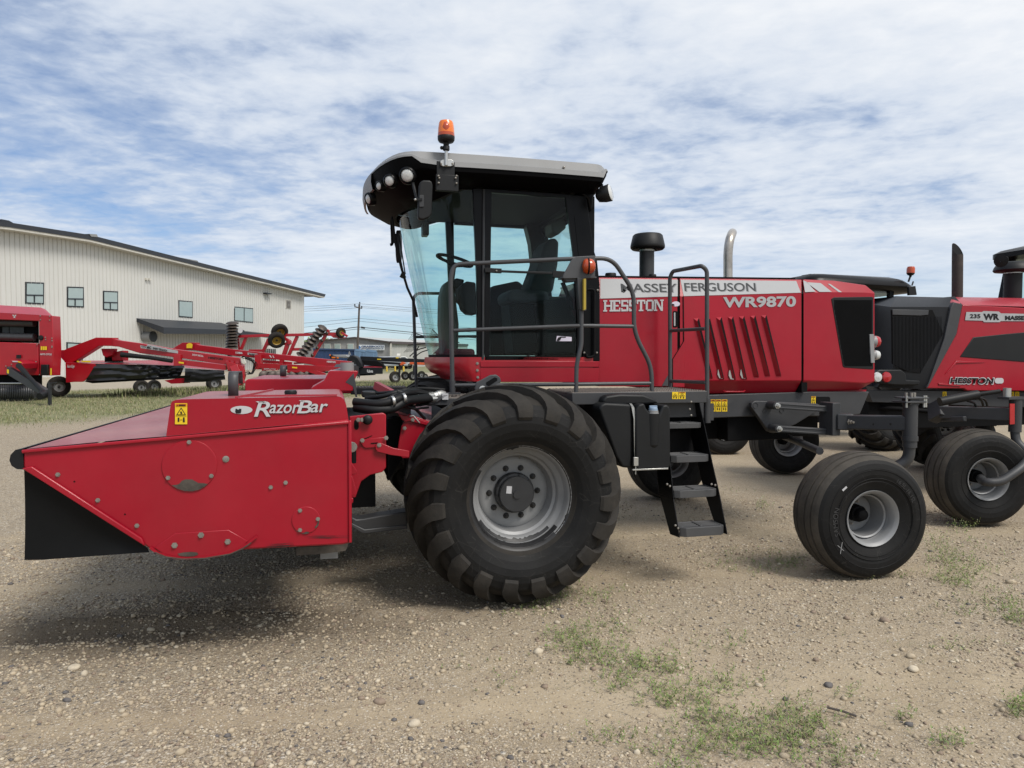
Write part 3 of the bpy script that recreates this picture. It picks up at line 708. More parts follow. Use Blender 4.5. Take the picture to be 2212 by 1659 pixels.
m = MB('steel'); a = onY(1373,990,Yt+.03); m.box(a.x-.02,a.x+.02,a.y-.012,a.y+.012,a.z-.06,a.z+.01); m.cyl((a.x,a.y,a.z-.13),(a.x,a.y,a.z-.05),.006,8); m.bar(onY(1366,1015,Yt+.02), onY(1443,1012,Yt), .012,.012); m.build('strap_buckle', None, win, bevel=.002)
m = MB('black_matte'); m.box(onY(1296,900,.4).x, onY(1500,900,.4).x, .42, .95, .95, zd-.12); m.build('tank_backplate', None, win)

# ---- bonnet
YH = .95
mid = lambda p, q, t: (p[0]+(q[0]-p[0])*t, p[1]+(q[1]-p[1])*t)
INC = .16                                             # how far the upper band leans inwards
def hood_piece(name, side, band, top, low, mats, parent=win, inward=.045):
    """side: pixel outline of the flat side; band: lower edge -> upper edge strip that leans inwards; low: strip that tucks under"""
    m = MB(*mats)
    prismY(m, side, YH, .03)
    return m
zcrease = onY(1500, 637, YH).z
def hp(px, py): return onY(px, py, YH)
# cross-section in Y,Z: lower tuck, side, upper band, flat top
band_n = None
def bandpt(px, py):                                   # point on the leaning band above the crease line
    yc = 645-(px-1296)*.0296                          # crease line in the photograph
    p0 = onY(px, yc, YH); 
    d = ray(px, py); d0 = ray(px, yc)
    n = Vector((0, -1, .62)).normalized()
    return cam_pos + d*((p0-cam_pos).dot(n)/d.dot(n))
def band_edge_top(px): return bandpt(px, 599.5+(px-1294)*.0105)
def shell(name, xs, mat_, parent, bottom, tuckline=None, topdrop=0):
    """bonnet shell between pixel columns xs: side face, leaning band, flat top, mirrored far side"""
    m = MB(mat_); rows = []
    for px in xs:
        c = onY(px, 645-(px-1296)*.0296, YH); t = band_edge_top(px); b = onY(px, bottom(px), YH)
        row = []
        if tuckline:
            k = onY(px, tuckline(px), YH); row += [b+Vector((0,.10,0)), k]
        else: row += [b]
        row += [c, t, t+Vector((0,.12,.012))]
        row += [far(p) for p in row[::-1]]
        rows.append(row)
    m.grid(rows); m.face(rows[0]); m.face(rows[-1])
    return m.build(name, None, parent, bevel=.006, smooth=30)
shell('engine_cover', [1294, 1380, 1463], 'red_paint', win, lambda x: 834.5)
shell('engine_hood', [1469, 1540, 1640, 1731], 'red_paint', win, lambda x: 836+(x-1453)*(15/76.) if x < 1529 else 851-(x-1529)*.015, lambda x: 822+(x-1453)*.0, 0)
# gap piece between the covers
m = MB('black_matte'); m.prism(YP([(1458,642),(1474,642),(1480,740),(1456,780),(1456,845),(1446,842)], YH+.015), (0,1.2,0)); m.build('hood_gap', None, win)
m = MB('black_matte'); m.prism([p+Vector((0,.015,-.003)) for p in (bandpt(1459,640), bandpt(1474,640), bandpt(1474,604), bandpt(1459,604))], (0,1.0,0)); m.build('hood_gap', None, win)
m = MB('black_matte'); m.prism(YP([(1727,636),(1739,636),(1744,846),(1732,848)], YH+.015), (0,1.2,0)); m.build('hood_gap', None, win)
m = MB('black_matte'); m.prism([p+Vector((0,.015,-.003)) for p in (bandpt(1728,634), bandpt(1740,634), bandpt(1730,606), bandpt(1718,606))], (0,1.0,0)); m.build('hood_gap', None, win)
m = MB('black_matte'); a, b = band_edge_top(1297), band_edge_top(1722)
m.prism([a+Vector((0,.03,.004)), b+Vector((0,.03,.004)), b+Vector((0,.03,.022)), a+Vector((0,.03,.022))], (0,1.2,0)); m.build('hood_top_seam', None, win)
# front edge chamfer of the hood over the stepped gap
m = MB('red_paint'); prismY(m, [(1452,776),(1477,738),(1479,775),(1479,836),(1453,836)], YH-.002, .02); m.build('hood_corner', None, win, bevel=.003)
m = MB('black_matte'); m.bar(onY(1477,737,YH-.004), onY(1453,776,YH-.004), .006,.006, up=(0,-1,0)); m.bar(onY(1453,776,YH-.004), onY(1453,836,YH-.004), .006,.006, up=(0,-1,0)); m.bar(onY(1477,737,YH-.004), onY(1476,640,YH-.004), .008,.006, up=(0,-1,0)); m.build('hood_seam', None, win)
m = MB('rail_grey'); prismY(m, [(1430,833),(1442,812),(1448,806),(1448,834)], YH-.004, .02); m.build('corner_plate', None, win)
# rear cowl
m = MB('red_paint'); rows = []
cols = [(1736, 603.5, 632.5, 822, 847.5), (1804, 606.5, 631, 824, 846), (1870, 616, 632, 828, 843.5), (1889, 632, 634, 824, 832)]
for i, (px, yt, yc, yk, yb) in enumerate(cols):
    x = px
    c = onY(x, yc, YH); k = onY(x, yk, YH); b = onY(x, yb, YH)+Vector((0,.10,0))
    d = ray(x, yt); n = Vector((0,-1,.62)).normalized(); t = cam_pos+d*((c-cam_pos).dot(n)/d.dot(n)) if i < 3 else onY(x, yt, YH+.02)
    row = [b, k, c, t, t+Vector((0,.12,.012))]; row += [far(p) for p in row[::-1]]; rows.append(row)
m.grid(rows); m.face(rows[0]); m.face(rows[-1]); m.build('rear_cowl', None, win, bevel=.008, smooth=30)
m = MB('red_paint'); prismY(m, [(1744,847),(1872,842),(1870,846),(1750,850)], YH+.12, 1.1); m.build('cowl_skirt', None, win)
# grille
m = MB('black_plastic'); gp = [(1796,646),(1802,642),(1884,641),(1887,643),(1887,797),(1884,798),(1824,794),(1821,791)]
prismY(m, gp, YH-.005, .02)
m.build('side_grille', None, win, bevel=.004)
m = MB('black_matte')
for i in range(44):
    t = i/43; a, b = mid((1803,648),(1829,790),0), None
    x0 = 1803+t*80; yt = 648; yb = 791; xl = 1803+ (1829-1803)*max(0, 0)
    # clip the wire at the slanted left edge
    ystart = yt; xe = 1800+26*( (yb-646)/150.0)
    if x0 < xe: yb_ = 646+(x0-1799)/26*150
    else: yb_ = yb
    p, q = onY(x0, yt, YH-.007), onY(x0, min(yb, yb_), YH-.007); m.bar(p, q, .004, .004, up=(0,-1,0))
m.build('grille_mesh', None, win)
# louvres
tops = [(1498,688),(1522,688),(1547,686),(1572,684.5),(1596,683.5),(1620,682.5),(1644,681.5)]
bots = [(1528,818),(1553,820),(1578,820.5),(1602,820),(1628,815),(1652,813),(1676,813)]
for (a, b) in zip(tops, bots):
    m = MB('red_paint', 'black_matte', 'decal_silver')
    A, B = onY(a[0], a[1], YH), onY(b[0], b[1], YH); w = .052
    A2, B2 = onY(a[0]+11.5, a[1]-1, YH), onY(b[0]+11.5, b[1], YH)
    m.m = 0; o = Vector((0,-.030,0)); mid_ = (A2-A)*.42
    m.add([A, B, B+mid_+o+Vector((0,0,.03)), A+mid_+o-Vector((0,0,.03)), A2, B2], [(0,1,2,3),(0,3,4),(1,5,2)])
    m.m = 1; e = Vector((0,-.003,0)); m.add([A+mid_+o-Vector((0,0,.03)), B+mid_+o+Vector((0,0,.03)), B2+e, A2+e], [(0,1,2,3)])
    m.build('louvre', None, win, smooth=60)
m = MB('decal_silver')
for (px, py) in ((1551,804),(1575,806),(1600,804)):
    m.face([onY(x, y, YH-.012) for x, y in [(px,py-5),(px+5,py-9),(px+8,py+4),(px+10,py+14),(px+3,py+13),(px-1,py+5)]])
m.build('louvre_wear', ['steel'], win)
m = MB('red_paint'); m.tube(fillet([onY(1562,844,YH+.0), onY(1565,846,YH-.05), onY(1606,846,YH-.05), onY(1609,844,YH)], .02, 3), .007, 8); m.build('hood_handle', None, win, smooth=50)
# latch
m = MB('black_matte'); prismY(m, rrect(1454,672,1463,707,2), YH-.004, .01); m.build('latch_pocket', None, win); m = MB('decal_silver'); prismY(m, rrect(1456,675,1459,704,1), YH-.010, .006); m.build('latch', None, win)
# stripe on the leaning band
def band_decal(poly, mt, lay=0, name='stripe'):
    m = MB(mt); P = []
    for x, y in poly: p = bandpt(x, y); P.append(p+(cam_pos-p).normalized()*(.004+.001*lay))
    m.face(P); return m.build(name, None, win)
yc_ = lambda x: 645-(x-1296)*.0296
top_ = lambda x: 602.5+(x-1294)*.0105
pix = lambda x0, x1: [(x0, top_(x0)), (x1, top_(x1)), (x1, yc_(x1)), (x0, yc_(x0))]
band_decal(pix(1297,1464), 'stripe_white'); band_decal([(1470,top_(1470)),(1720,top_(1720)),(1730,yc_(1730)),(1477,yc_(1477))], 'stripe_white')
rc_ = lambda x, y: onP(x, y, onY(1800, 631, YH), Vector((0,-1,.62)))
for poly in ([(1735,605.5),(1743,609),(1762,630),(1739,631)], [(1741,609.5),(1773,611.5),(1797,630.5),(1770,630.5)], [(1788,613),(1793,613),(1819,631),(1812,631)]):
    m = MB('stripe_white'); m.face([(lambda p: p+(cam_pos-p).normalized()*.004)(rc_(x, y)) for x, y in poly]); m.build('stripe', None, win)
lettering('MASSEY', (1344,613.5,1464,632.5), bandpt, 'decal_shadow', win, .008, eps=.0056, shear=-.10); lettering('MASSEY', (1341.5,612.5,1462,631), bandpt, 'decal_grey', win, .008, eps=.0075, shear=-.10)
lettering('FERGUSON', (1480.5,612,1634,630.5), bandpt, 'decal_shadow', win, .008, eps=.0056, shear=-.10); lettering('FERGUSON', (1478.5,611,1632,629), bandpt, 'decal_grey', win, .008, eps=.0075, shear=-.10)
def slab_word(word, box, proj, mt, parent, drop=0, eps=.006):
    """slab serif capitals: plain letters with short bars across their stems"""
    G = {'H': [(0,0,.22,1),(.70,0,.92,1),(.2,.42,.75,.58),(-.1,0,.34,.13),(-.1,.87,.34,1),(.60,0,1.02,.13),(.60,.87,1.02,1)],
         'E': [(0,0,.24,1),(-.1,0,.80,.15),(-.1,.85,.80,1),(.2,.43,.6,.57),(.66,0,.80,.32),(.66,.68,.80,1)],
         'S': [(.0,.0,.78,.16),(.0,.84,.78,1),(.0,.42,.78,.58),(0,.5,.22,.95),(.58,.05,.80,.5),(0,0,.14,.30),(.66,.70,.80,1)],
         'T': [(.34,0,.58,1),(0,.85,.92,1),(0,.64,.14,1),(.78,.64,.92,1),(.2,0,.72,.12)],
         'O': [(0,.12,.24,.88),(.68,.12,.92,.88),(.14,0,.78,.16),(.14,.84,.78,1)], 'N': [(0,0,.18,1),(.74,0,.92,1),(-.1,.88,.3,1),(-.1,0,.3,.12),(.62,.88,1.02,1)]}
    wid = {'H':1.02,'E':.90,'S':.88,'T':.98,'O':1.0,'N':1.06}; tot = sum(wid[c] for c in word); x = 0.08; m = MB(mt); x0, y0, x1, y1 = box; lay = 0
    for ch in word:
        polys = [[(a,b),(c,b),(c,d),(a,d)] for a, b, c, d in G[ch]]
        if ch == 'N': polys.append([(.0,1),(.28,1),(.92,0),(.70,0)])
        for poly in polys:
            lay = (lay+1) % 7; m.face([(lambda p: p+(cam_pos-p).normalized()*(eps+.0004*lay))(proj(x0+(x1-x0)*(x+u)/tot, y1+(y0-y1)*v+drop*(x+u)/tot)) for u, v in poly])
        x += wid[ch]
    return m.build('lettering', None, parent, smooth=180)
slab_word('HESSTON', (1303.5,648.5,1433,673), planeY(YH), 'decal_white', win, drop=-1.5)
lettering('WR9870', (1562,641.5,1719.5,665), planeY(YH), 'decal_silver', win, .035, drop=-2, eps=.006)
sticker([(0, circ(1460,656.5,9,20,5.5), 0), (1, [(1452,656),(1457,657.5),(1457,660.5),(1451,659)], 1)], planeY(YH), ('decal_lilac','decal_dark'), win, 'dealer_sticker')
# caps, intake, exhaust
tz = band_edge_top(1400).z
def topcyl(px, Y, prof, mt, name, z0=tz, n=32, parent=win):
    x = onY(px, 590, Y).x; m = MB(mt); m.lathe(prof, (x, Y, z0), (0,0,1), n); return m.build(name, None, parent, smooth=45)
for px, r in ((1319,.055),(1409.5,.038)):
    topcyl(px, 1.3, [(r*.9,-.02),(r*.9,.02),(r,.022),(r,.055),(r*.9,.065),(.001,.066)], 'black_plastic', 'filler_cap', n=12)
Yi = 1.45; zi = lambda py: onY(1397, py, Yi).z
topcyl(1397, Yi, [(.076,-.05),(.076,zi(541)-tz)], 'hub_grey', 'intake_pipe', n=14)
topcyl(1397, Yi, [(.0775,zi(541)-tz-.012),(.080,zi(541)-tz-.010),(.080,zi(541)-tz+.006),(.0775,zi(541)-tz+.008)], 'steel', 'pipe_clamp')
h0 = zi(537)-tz; h1 = zi(505)-tz
topcyl(1398.5, Yi, [(.07,h0+.02),(.10,h0-.012),(.155,h0-.012),(.172,h0+.004),(.174,h0+.02),(.172,h0+.035),(.150,h1-.02),(.135,h1-.006),(.08,h1+.004),(.001,h1+.006)], 'black_plastic', 'intake_cap', n=48)
Ye = 1.75; E = [onY(1572.5, 606, Ye), onY(1572.5, 545, Ye), onY(1575.5, 520, Ye), onY(1580, 507, Ye)+ray(1580,507).normalized()*.08, onY(1582, 503, Ye)+ray(1582,503).normalized()*.30]
m = MB('exhaust'); m.tube(fillet([E[0]-Vector((0,0,.1)), E[0], E[1], E[2], E[3], E[4]], .12, 6), .049, 20); m.build('exhaust_pipe', None, win, smooth=60)
# tail lights at the rear
m = MB('roof_grey'); prismY(m, [(1879,722),(1888,722),(1889,755),(1890,784),(1882,784),(1880,750)], YH-.02, .02); m.build('lamp_bracket', None, win, bevel=.003)
for py, mt, r in ((738,'red_lens',.060),(767,'white_lens',.050)):
    c = onY(1888, py, YH+.05); m = MB(mt); m.lathe([(r,0),(r,.02),(r*.9,.045),(r*.5,.06),(.001,.064)], c, (1,-.1,0), 20); m.build('tail_lamp', None, win, smooth=60)
    m = MB('roof_grey'); m.lathe([(r*.9,-.06),(r*1.04,-.01),(r*1.04,.0)], c, (1,-.1,0), 20); m.build('lamp_housing', None, win, smooth=60)
# ------------------------------------------------------------------ cab of the windrower
YC = .85; HALF = CY-YC
def outline(Xf, xs, Xr, half, n1=8, n2=25, rr=.06, pw=.85):
    P = []
    for t in np.linspace(0, 1, 5)[:-1]: a = t*math.pi/2; P.append((Xr-rr+rr*math.cos(a), CY-half+rr-rr*math.sin(a)))
    for t in np.linspace(0, 1, n1)[:-1]: P.append((Xr-rr+(xs-Xr+rr)*t, CY-half))
    for t in np.linspace(-1, 1, n2):
        P.append((xs-(xs-Xf)*math.cos(t*math.pi/2)**pw, CY+half*math.sin(t*math.pi/2)))
    for t in np.linspace(1, 0, n1)[1:]: P.append((Xr-rr+(xs-Xr+rr)*t, CY+half))
    for t in np.linspace(1, 0, 5)[:-1]: a = t*math.pi/2; P.append((Xr-rr+rr*math.cos(a), CY+half-rr+rr*math.sin(a)))
    return P
RO = lambda ins: outline(-1.035+ins, -.62, 1.03-ins, 1.10-ins, rr=.12)
def sstep(x, a, b): t = min(1, max(0, (x-a)/(b-a))); return t*t*(3-2*t)
def zring(level):
    def f(x):
        k = sstep(x, -.70, -.58)*(1-sstep(x, .96, .985))
        tops = {0: 3.535, 1: 3.520, 2: 3.500+(3.452-3.500)*k, 3: 3.489+(3.444-3.489)*k, 4: 3.472+(3.402-3.472)*k}
        return tops[level] - .03*sstep(x, -.75, -1.08) + .012*math.cos(x*1.4) - .012
    return f
m = MB('roof_grey'); rows = []
for lev, ins in ((0,.16),(1,.035),(2,.022),(3,.004),(4,0)):
    rows.append([(x, y, zring(lev)(x)) for x, y in RO(ins)])
m.grid(rows, True); m.face(rows[0]); roof = m.build('cab_roof', None, win, smooth=28)
rim_low = [(x, y, zring(4)(x)-.002) for x, y in RO(.006)]
inner = outline(-.745, -.12, .99, HALF+.005)
m = MB('visor_black')
r1 = [(x, y, zring(4)(x)-.035) for x, y in RO(.012)]
def visor_z(x): return 3.405-.055*sstep(x, -.55, -1.0)
r2 = [(x, y, min(visor_z(x)-.035, zring(4)(x)-.05)) for x, y in RO(.035)]
low = lambda x: 3.315-.145*sstep(x, -.12, -.62)
r3 = [(x*.55+xi*.45, y*.55+yi*.45, low(xi)+.02 if xi > -.2 else low(xi)+.055) for (x, y), (xi, yi) in zip(RO(.05), inner)]
r4 = [(x, y, low(x)) for x, y in inner]
r5 = [(x*.97, CY+(y-CY)*.97, low(x)+.01) for x, y in inner]
m.grid([rim_low, r1, r2, r3, r4, r5], True); m.build('roof_underside', None, win, smooth=40)
m = MB('console_grey'); m.face([(x*.96, CY+(y-CY)*.96, 3.30) for x, y in inner]); m.build('headliner', ['cab_black'], win)
# trim strip round the nose of the visor
m = MB('roof_grey'); c = onY(785, 412, 1.65)
rows = []
for (x, y) in [p for p in RO(-.004) if abs(p[1]-CY) < .62 and p[0] < -.5]:
    z0 = zring(4)(x); rows.append([(x, y, z0+.01), (x-.004, y, z0-.07), (x+.01, y, z0-.135), (x+.03, y, z0-.135)])
m.grid(rows); m.build('visor_strip', None, win, smooth=60)
for px, py, Y, r, dr in ((880,379,.60,.050,(-.25,-1,-.25)), (842,390.5,.70,.040,(-.55,-1,-.25)), (820,402,.90,.032,(-1,-.75,-.2)), (797,430,1.25,.042,(-1,-.5,-.3))):
    c = onY(px, py, Y); dr = Vector(dr).normalized()
    m = MB('black_gloss'); m.lathe([(r*1.5,.0-.04),(r*1.35,.012),(r*1.12,.018),(r*1.02,.004)], c, dr, 28); m.build('lamp_pod', None, win, smooth=60)
    m = MB('white_lens'); m.lathe([(r*1.03,.002),(r*.96,.012),(r*.6,.018),(.0005,.020)], c, dr, 28); m.build('work_lamp', None, win, smooth=60)
# rear work lamp on its bracket
c = onY(1318, 416, .62); dr = Vector((1,-.75,.25)).normalized()
m = MB('black_plastic'); m.lathe([(.02,-.13),(.055,-.11),(.072,-.05),(.076,.0),(.072,.004)], c-dr*.0, (dr+Vector((0,0,.0))), 28); m.bar(c-dr*.08, onY(1299,398,.66), .03,.03); m.build('rear_lamp_housing', None, win, smooth=50)
m = MB('white_lens'); m.lathe([(.071,.004),(.06,.012),(.0005,.016)], c, dr, 28); m.build('rear_work_lamp', None, win, smooth=60)
m = MB('black_gloss'); prismY(m, [(1255,418),(1296,400),(1292,412),(1283,424),(1281,448),(1276,458),(1270,430)], .85, 1.5); m.build('roof_rear_housing', None, win, bevel=.015)
for px, py in ((939.5,350),(1218,361.5)):
    m = MB('bolt'); m.ball(onY(px, py, .565), .012, 10); m.build('roof_bolt', None, win, smooth=60)
# ---- beacon
B0 = onY(963, 372, .545); bx, by = B0.x, .52; bz = lambda py: onY(963, py, .52).z
m = MB('black_plastic'); m.box(onY(944,350,.53).x, onY(983,350,.53).x, .545, .56, bz(393), bz(347)); m.box(onY(942,379,.53).x, onY(991,379,.53).x, .535,.58, bz(411), bz(376)); m.build('beacon_bracket', None, win, bevel=.004)
m = MB('steel'); m.prism([onY(x, y, .54) for x, y in ((951,348),(957,345),(974,345),(980,348),(980,357),(974,360),(957,360),(951,357))], (0,-.012,0)); m.build('beacon_clamp', None, win, bevel=.003)
for px, py in ((947,380),(986,380),(949,384.5),(984,384.5),(947.5,395),(986,396),(953,353.5),(977.5,353.5)):
    m = MB('bolt'); m.ball(onY(px, py, .525), .009, 8); m.build('bracket_bolt', None, win)
m = MB('steel'); m.tube([(bx,by,bz(357)),(bx,by,bz(320))], .014, 12); m.build('beacon_stalk', None, win, smooth=60)
m = MB('black_plastic'); m.lathe([(.02,bz(326)),(.028,bz(324)),(.028,bz(316)),(.022,bz(314)),(.026,bz(309.5)),(.058,bz(307)),(.068,bz(303)),(.070,bz(295.5)),(.066,bz(294))], (bx,by,0), (0,0,1), 32); m.ball((bx-.036,by,bz(320)), .016, 8); m.build('beacon_base', None, win, smooth=45)
m = MB('amber_dark'); m.lathe([(.0685,bz(295.8)),(.069,bz(293)),(.067,bz(288))], (bx,by,0), (0,0,1), 32); m.build('beacon_ring', None, win, smooth=45)
m = MB('amber'); m.lathe([(.067,bz(288)),(.064,bz(276)),(.058,bz(266)),(.052,bz(262.5)),(.035,bz(261.5)),(.0005,bz(261.3))], (bx,by,0), (0,0,1), 32); m.build('beacon_lens', None, win, smooth=50)
m = MB('amber_dark'); m.lathe([(.030,bz(286)),(.036,bz(278)),(.026,bz(268)),(.002,bz(265))], (bx-.006,by-.036,0), (0,0,1), 16); m.build('beacon_reflector', None, win, smooth=60)
# ---- cab sides
ZS, ZT = 1.845, 3.325
def side_piece(poly, name, th=.05, mt='black_gloss', Y=YC, both=True, bev=.005):
    m = MB(mt); prismY(m, poly, Y, th); o = m.build(name, None, win, bevel=bev)
    if both:
        m = MB(mt); m.prism([far(p) for p in YP(poly, Y)], (0,-th,0)); m.build(name, None, win, bevel=bev)
    return o
side_piece([(1021,407),(1043,407),(1046,778),(1031,776),(1030,600)], 'door_post')
side_piece([(1045,407),(1235,420),(1235,428),(1062,416),(1045,415)], 'window_header', .04)
fr_o = [(1047.5,408),(1232,421),(1236,430),(1254,600),(1257,777),(1047.5,778)]
fr_i = [(1062,416),(1222,427),(1238,545),(1248,700),(1247,769),(1057,768.5)]
m = MB('black_gloss'); A = YP(fr_o, YC-.012); Bq = YP(fr_i, YC-.012)
for i in range(6):
    j = (i+1) % 6; m.prism([A[i], A[j], Bq[j], Bq[i]], (0,.03,0))
m.build('door_frame', None, win)
side_piece([(1228,420),(1266,423),(1283,540),(1290,562),(1296,617),(1290,620),(1262,618),(1254,600),(1240,470)], 'rear_pillar', .14)
side_piece([(1260.5,616),(1296,618),(1296,780),(1259,779)], 'corner_vent', .10)
m = MB('black_matte')
m.tube(fillet([onY(1267,632,YC-.02), onY(1268,625,YC-.03), onY(1284,625,YC-.03), onY(1284,770,YC-.03), onY(1268,772,YC-.03), onY(1267,765,YC-.02)], .03, 4), .012, 8); m.build('grab_bar', None, win, smooth=60)
for px, py in ((1266,627),(1291,627),(1262,762),(1289,762)):
    m = MB('bolt'); m.ball(onY(px, py, YC-.008), .011, 8); m.build('cab_bolt', None, win)
m = MB('cab_glass'); m.face(YP([(1057,413),(1226,424),(1240,545),(1251,700),(1250,772),(1054,772)], YC+.006)); m.build('door_glass', None, win)
m = MB('black_plastic'); m.bar(onY(1047,583.5,YC-.03), onY(1083,585.5,YC-.03), .03, .04); m.bar(onY(1080,586,YC-.03), onY(1197,590.5,YC-.03), .018,.02); m.bar(onY(1193,592,YC-.03), onY(1222,594,YC-.03), .03,.06); m.build('door_bar', None, win, bevel=.003)
m = MB('bolt'); m.ball(onY(1072.5,585,YC-.05), .009, 8); m.build('bar_bolt', None, win)
m = MB('hub_grey'); m.cyl(onY(1045,409,YC-.012), onY(1043,776,YC-.012), .011, 8); m.build('door_hinge', None, win)
sticker([(0, [(1203,725.5),(1235,728),(1235,737),(1201,737)], 0), (1, [(1202,736),(1206,729),(1212,727),(1223,727.5),(1222,729.5),(1213,729.5),(1210,735),(1206,737)], 1)], planeY(YC), ('decal_lilac','decal_dark'), win, 'window_sticker', eps=.006)
# door glass on the far side, rear wall
m = MB('cab_glass'); m.face([(x, 2*CY-YC, z) for x, z in ((-.08,ZS),(.93,ZS),(.93,3.28),(-.08,3.28))]); m.build('far_door_glass', None, win)
m = MB('black_gloss'); m.box(.90,.99,YC+.02,YC+.14,1.7,3.3); m.box(.90,.99,2*CY-YC-.14,2*CY-YC-.02,1.7,3.3); m.box(.92,.98,YC+.1,2*CY-YC-.1,1.7,2.12); m.box(.92,.98,YC+.1,2*CY-YC-.1,3.2,3.3); m.build('rear_wall', None, win)
m = MB('cab_glass'); m.face([(.95,YC+.12,2.1),(.95,2*CY-YC-.12,2.1),(.95,2*CY-YC-.12,3.22),(.95,YC+.12,3.22)]); m.build('rear_window', None, win)
# windshield: curved, leaning forward towards the top
def front_curve(Xf, n=29, xs=-.10, half=HALF-.004, pw=.8):
    return [(xs-(xs-Xf)*math.cos(t*math.pi/2)**pw, CY+half*math.sin(t*math.pi/2)) for t in np.linspace(-1, 1, n)]
m = MB('cab_glass'); rows = []
for k in range(9):
    t = k/8; z = 1.845+(3.20-1.845)*t; Xf = -.40-.31*t**.9
    rows.append([(x, y, z+(.11*sstep(x,-.5,-.1) if k == 8 else 0)) for x, y in front_curve(Xf)])
m.grid(rows); m.build('windshield', None, win, smooth=60)
m = MB('black_matte'); rows = []
bot = front_curve(-.405); m.grid([[(x, y, 1.83) for x, y in bot], [(x-.004, y, 1.865) for x, y in bot]]); m.build('windshield_seal', None, win, smooth=60)
# wiper, its rods and the far mirror in front of the glass
Yw = .98
W = lambda pts, Y=Yw: [onY(x, y, Y) for x, y in pts]
m = MB('black_matte'); m.tube(W([(848,474),(853,520),(866,575),(880,622),(893,650),(901,685)]), .011, 8); m.tube(W([(853,505),(870,585),(876,600)]), .008, 6); m.tube(W([(861,500),(875,590)]), .006, 6); m.bar(*W([(866,592),(874,596)]), .05,.05); m.build('wiper', None, win, smooth=60)
m = MB('black_matte'); m.tube(W([(848,468),(845,478),(847,530),(843,528)], 1.5), .010, 8); m.tube(W([(845,495),(849,490),(850,520),(846,528),(843,529)], 1.5), .014, 8); m.build('wiper_motor_hose', None, win, smooth=60)
m = MB('black_plastic'); c = W([(857,533)], 2.2)[0]; m.prism([c+Vector((.02*math.cos(a)*1.0, .05*math.cos(a), .17*math.sin(a))) for a in np.linspace(0, 2*math.pi, 16)[:-1]], (.04,-.02,0)); m.build('far_mirror', None, win, bevel=.005)
m = MB('black_plastic'); m.tube([onY(868,690,2.75), onY(903,815,2.75)], .03, 8)
# near mirror
Ym = .46; mp = [(905,400),(908,392),(915,388.5),(928,389),(933.5,392),(935,400),(933,460),(929,469),(915,475),(906,474),(902,468)]
m = MB('black_plastic'); prismY(m, mp, Ym, .05); m.build('mirror', None, win, bevel=.014, segs=3)
m = MB('hub_grey'); prismY(m, rrect(906,421,916,447,2), Ym-.008, .02); m.build('mirror_mount', None, win, bevel=.003)
m = MB('black_plastic'); m.tube(fillet([onY(892,395,.62), onY(893,400,.56), onY(900,427,.50), onY(902,431,.48)], .02, 3), .013, 8); m.bar(onY(895,431,.46), onY(912,431,.45), .018,.018); m.build('mirror_arm', None, win, smooth=50)
m = MB('steel'); m.ball(onY(897,431,.45), .010, 8); m.build('mirror_bolt', None, win)
# ---- lower cab in red
m = MB('red_bright'); rows = []
fc = front_curve(-.44, n=31, half=HALF+.012)
def ring(dx, dz, fine): return [(x if x > -.11 else -.10+(x+.10)*(1+dx), y, dz) for x, y in fine]
nose = [(x, CY+(y-CY)) for x, y in fc]
prof = [(0.02,1.842),(.03,1.80),(.03,1.775),(-.02,1.74),(-.16,1.69),(-.42,1.655),(-.5,1.63)]
for dx, z in prof:
    r = ring(dx, z, nose); rows.append([(.97, CY-HALF-.012, z)]+[(-.02, CY-HALF-.012, z)]+r+[(.97, CY+HALF+.012, z)])
m.grid(rows); m.build('lower_cab', None, win, smooth=32)
m = MB('red_paint'); prismY(m, [(1037.5,780),(1294,780.5),(1294,793),(1037.5,793)], YC-.022, .02); m.build('sill_strip', None, win, bevel=.004)
m = MB('red_paint'); prismY(m, [(1037.5,793.5),(1294,794),(1294,826),(1037.5,825)], YC-.016, .02); m.build('sill_panel', None, win, bevel=.004)
bolts(win, ((1031,785),(1031,800),(1032,815)), planeY(YC-.012), r=.009)
# ---- inside the cab
m = MB('cab_black'); m.box(-.08,.95,YC+.02,2*CY-YC-.02,1.66,1.80); m.box(-.30,-.08,1.25,2.05,1.70,1.80); m.build('cab_floor', None, win)
m = MB('floor_red_cloth'); m.box(-.30,-.05,1.2,2.1,1.80,1.92); m.build('floor_mat', None, win, bevel=.03)
sp = [(1188,516),(1200,513),(1208,522),(1206,570),(1196,625),(1186,640),(1150,640),(1146,620),(1165,570),(1176,530)]
m = MB('seat_cloth'); prismY(m, sp, 1.42, .42); m.build('seat_back', None, win, bevel=.04, segs=3)
m = MB('seat_cloth'); prismY(m, [(1096,632),(1110,624),(1186,628),(1190,655),(1100,655)], 1.38, .5); m.build('seat_cushion', None, win, bevel=.04, segs=3)
m = MB('cab_black'); prismY(m, [(1100,655),(1190,655),(1180,765),(1110,765)], 1.45, .4); m.build('seat_base', None, win, bevel=.02)
m = MB('cab_black'); prismY(m, [(1062,618),(1120,606),(1160,640),(1240,640),(1248,768),(1060,768),(1056,660)], 2.0, .40); m.build('side_console', None, win, bevel=.03)
m = MB('cab_black'); prismY(m, [(1170,650),(1225,640),(1250,700),(1250,768),(1180,768)], 1.05, .3); m.build('buddy_seat', None, win, bevel=.03)
m = MB('black_matte'); m.tube(fillet([onY(1215,610,1.0), onY(1232,650,1.0), onY(1235,670,1.0)], .05, 3), .022, 8); m.build('arm_lever', None, win)
m = MB('console_grey'); prismY(m, [(957,770),(952,700),(953,640),(960,612),(975,602),(985,640),(992,700),(990,770)], 1.5, .26); m.build('steering_column', None, win, bevel=.03)
m = MB('cab_black'); prismY(m, [(985,600),(1004,604),(1000,616),(986,632),(976,610)], 1.5, .24); m.build('dash_pod', None, win, bevel=.015)
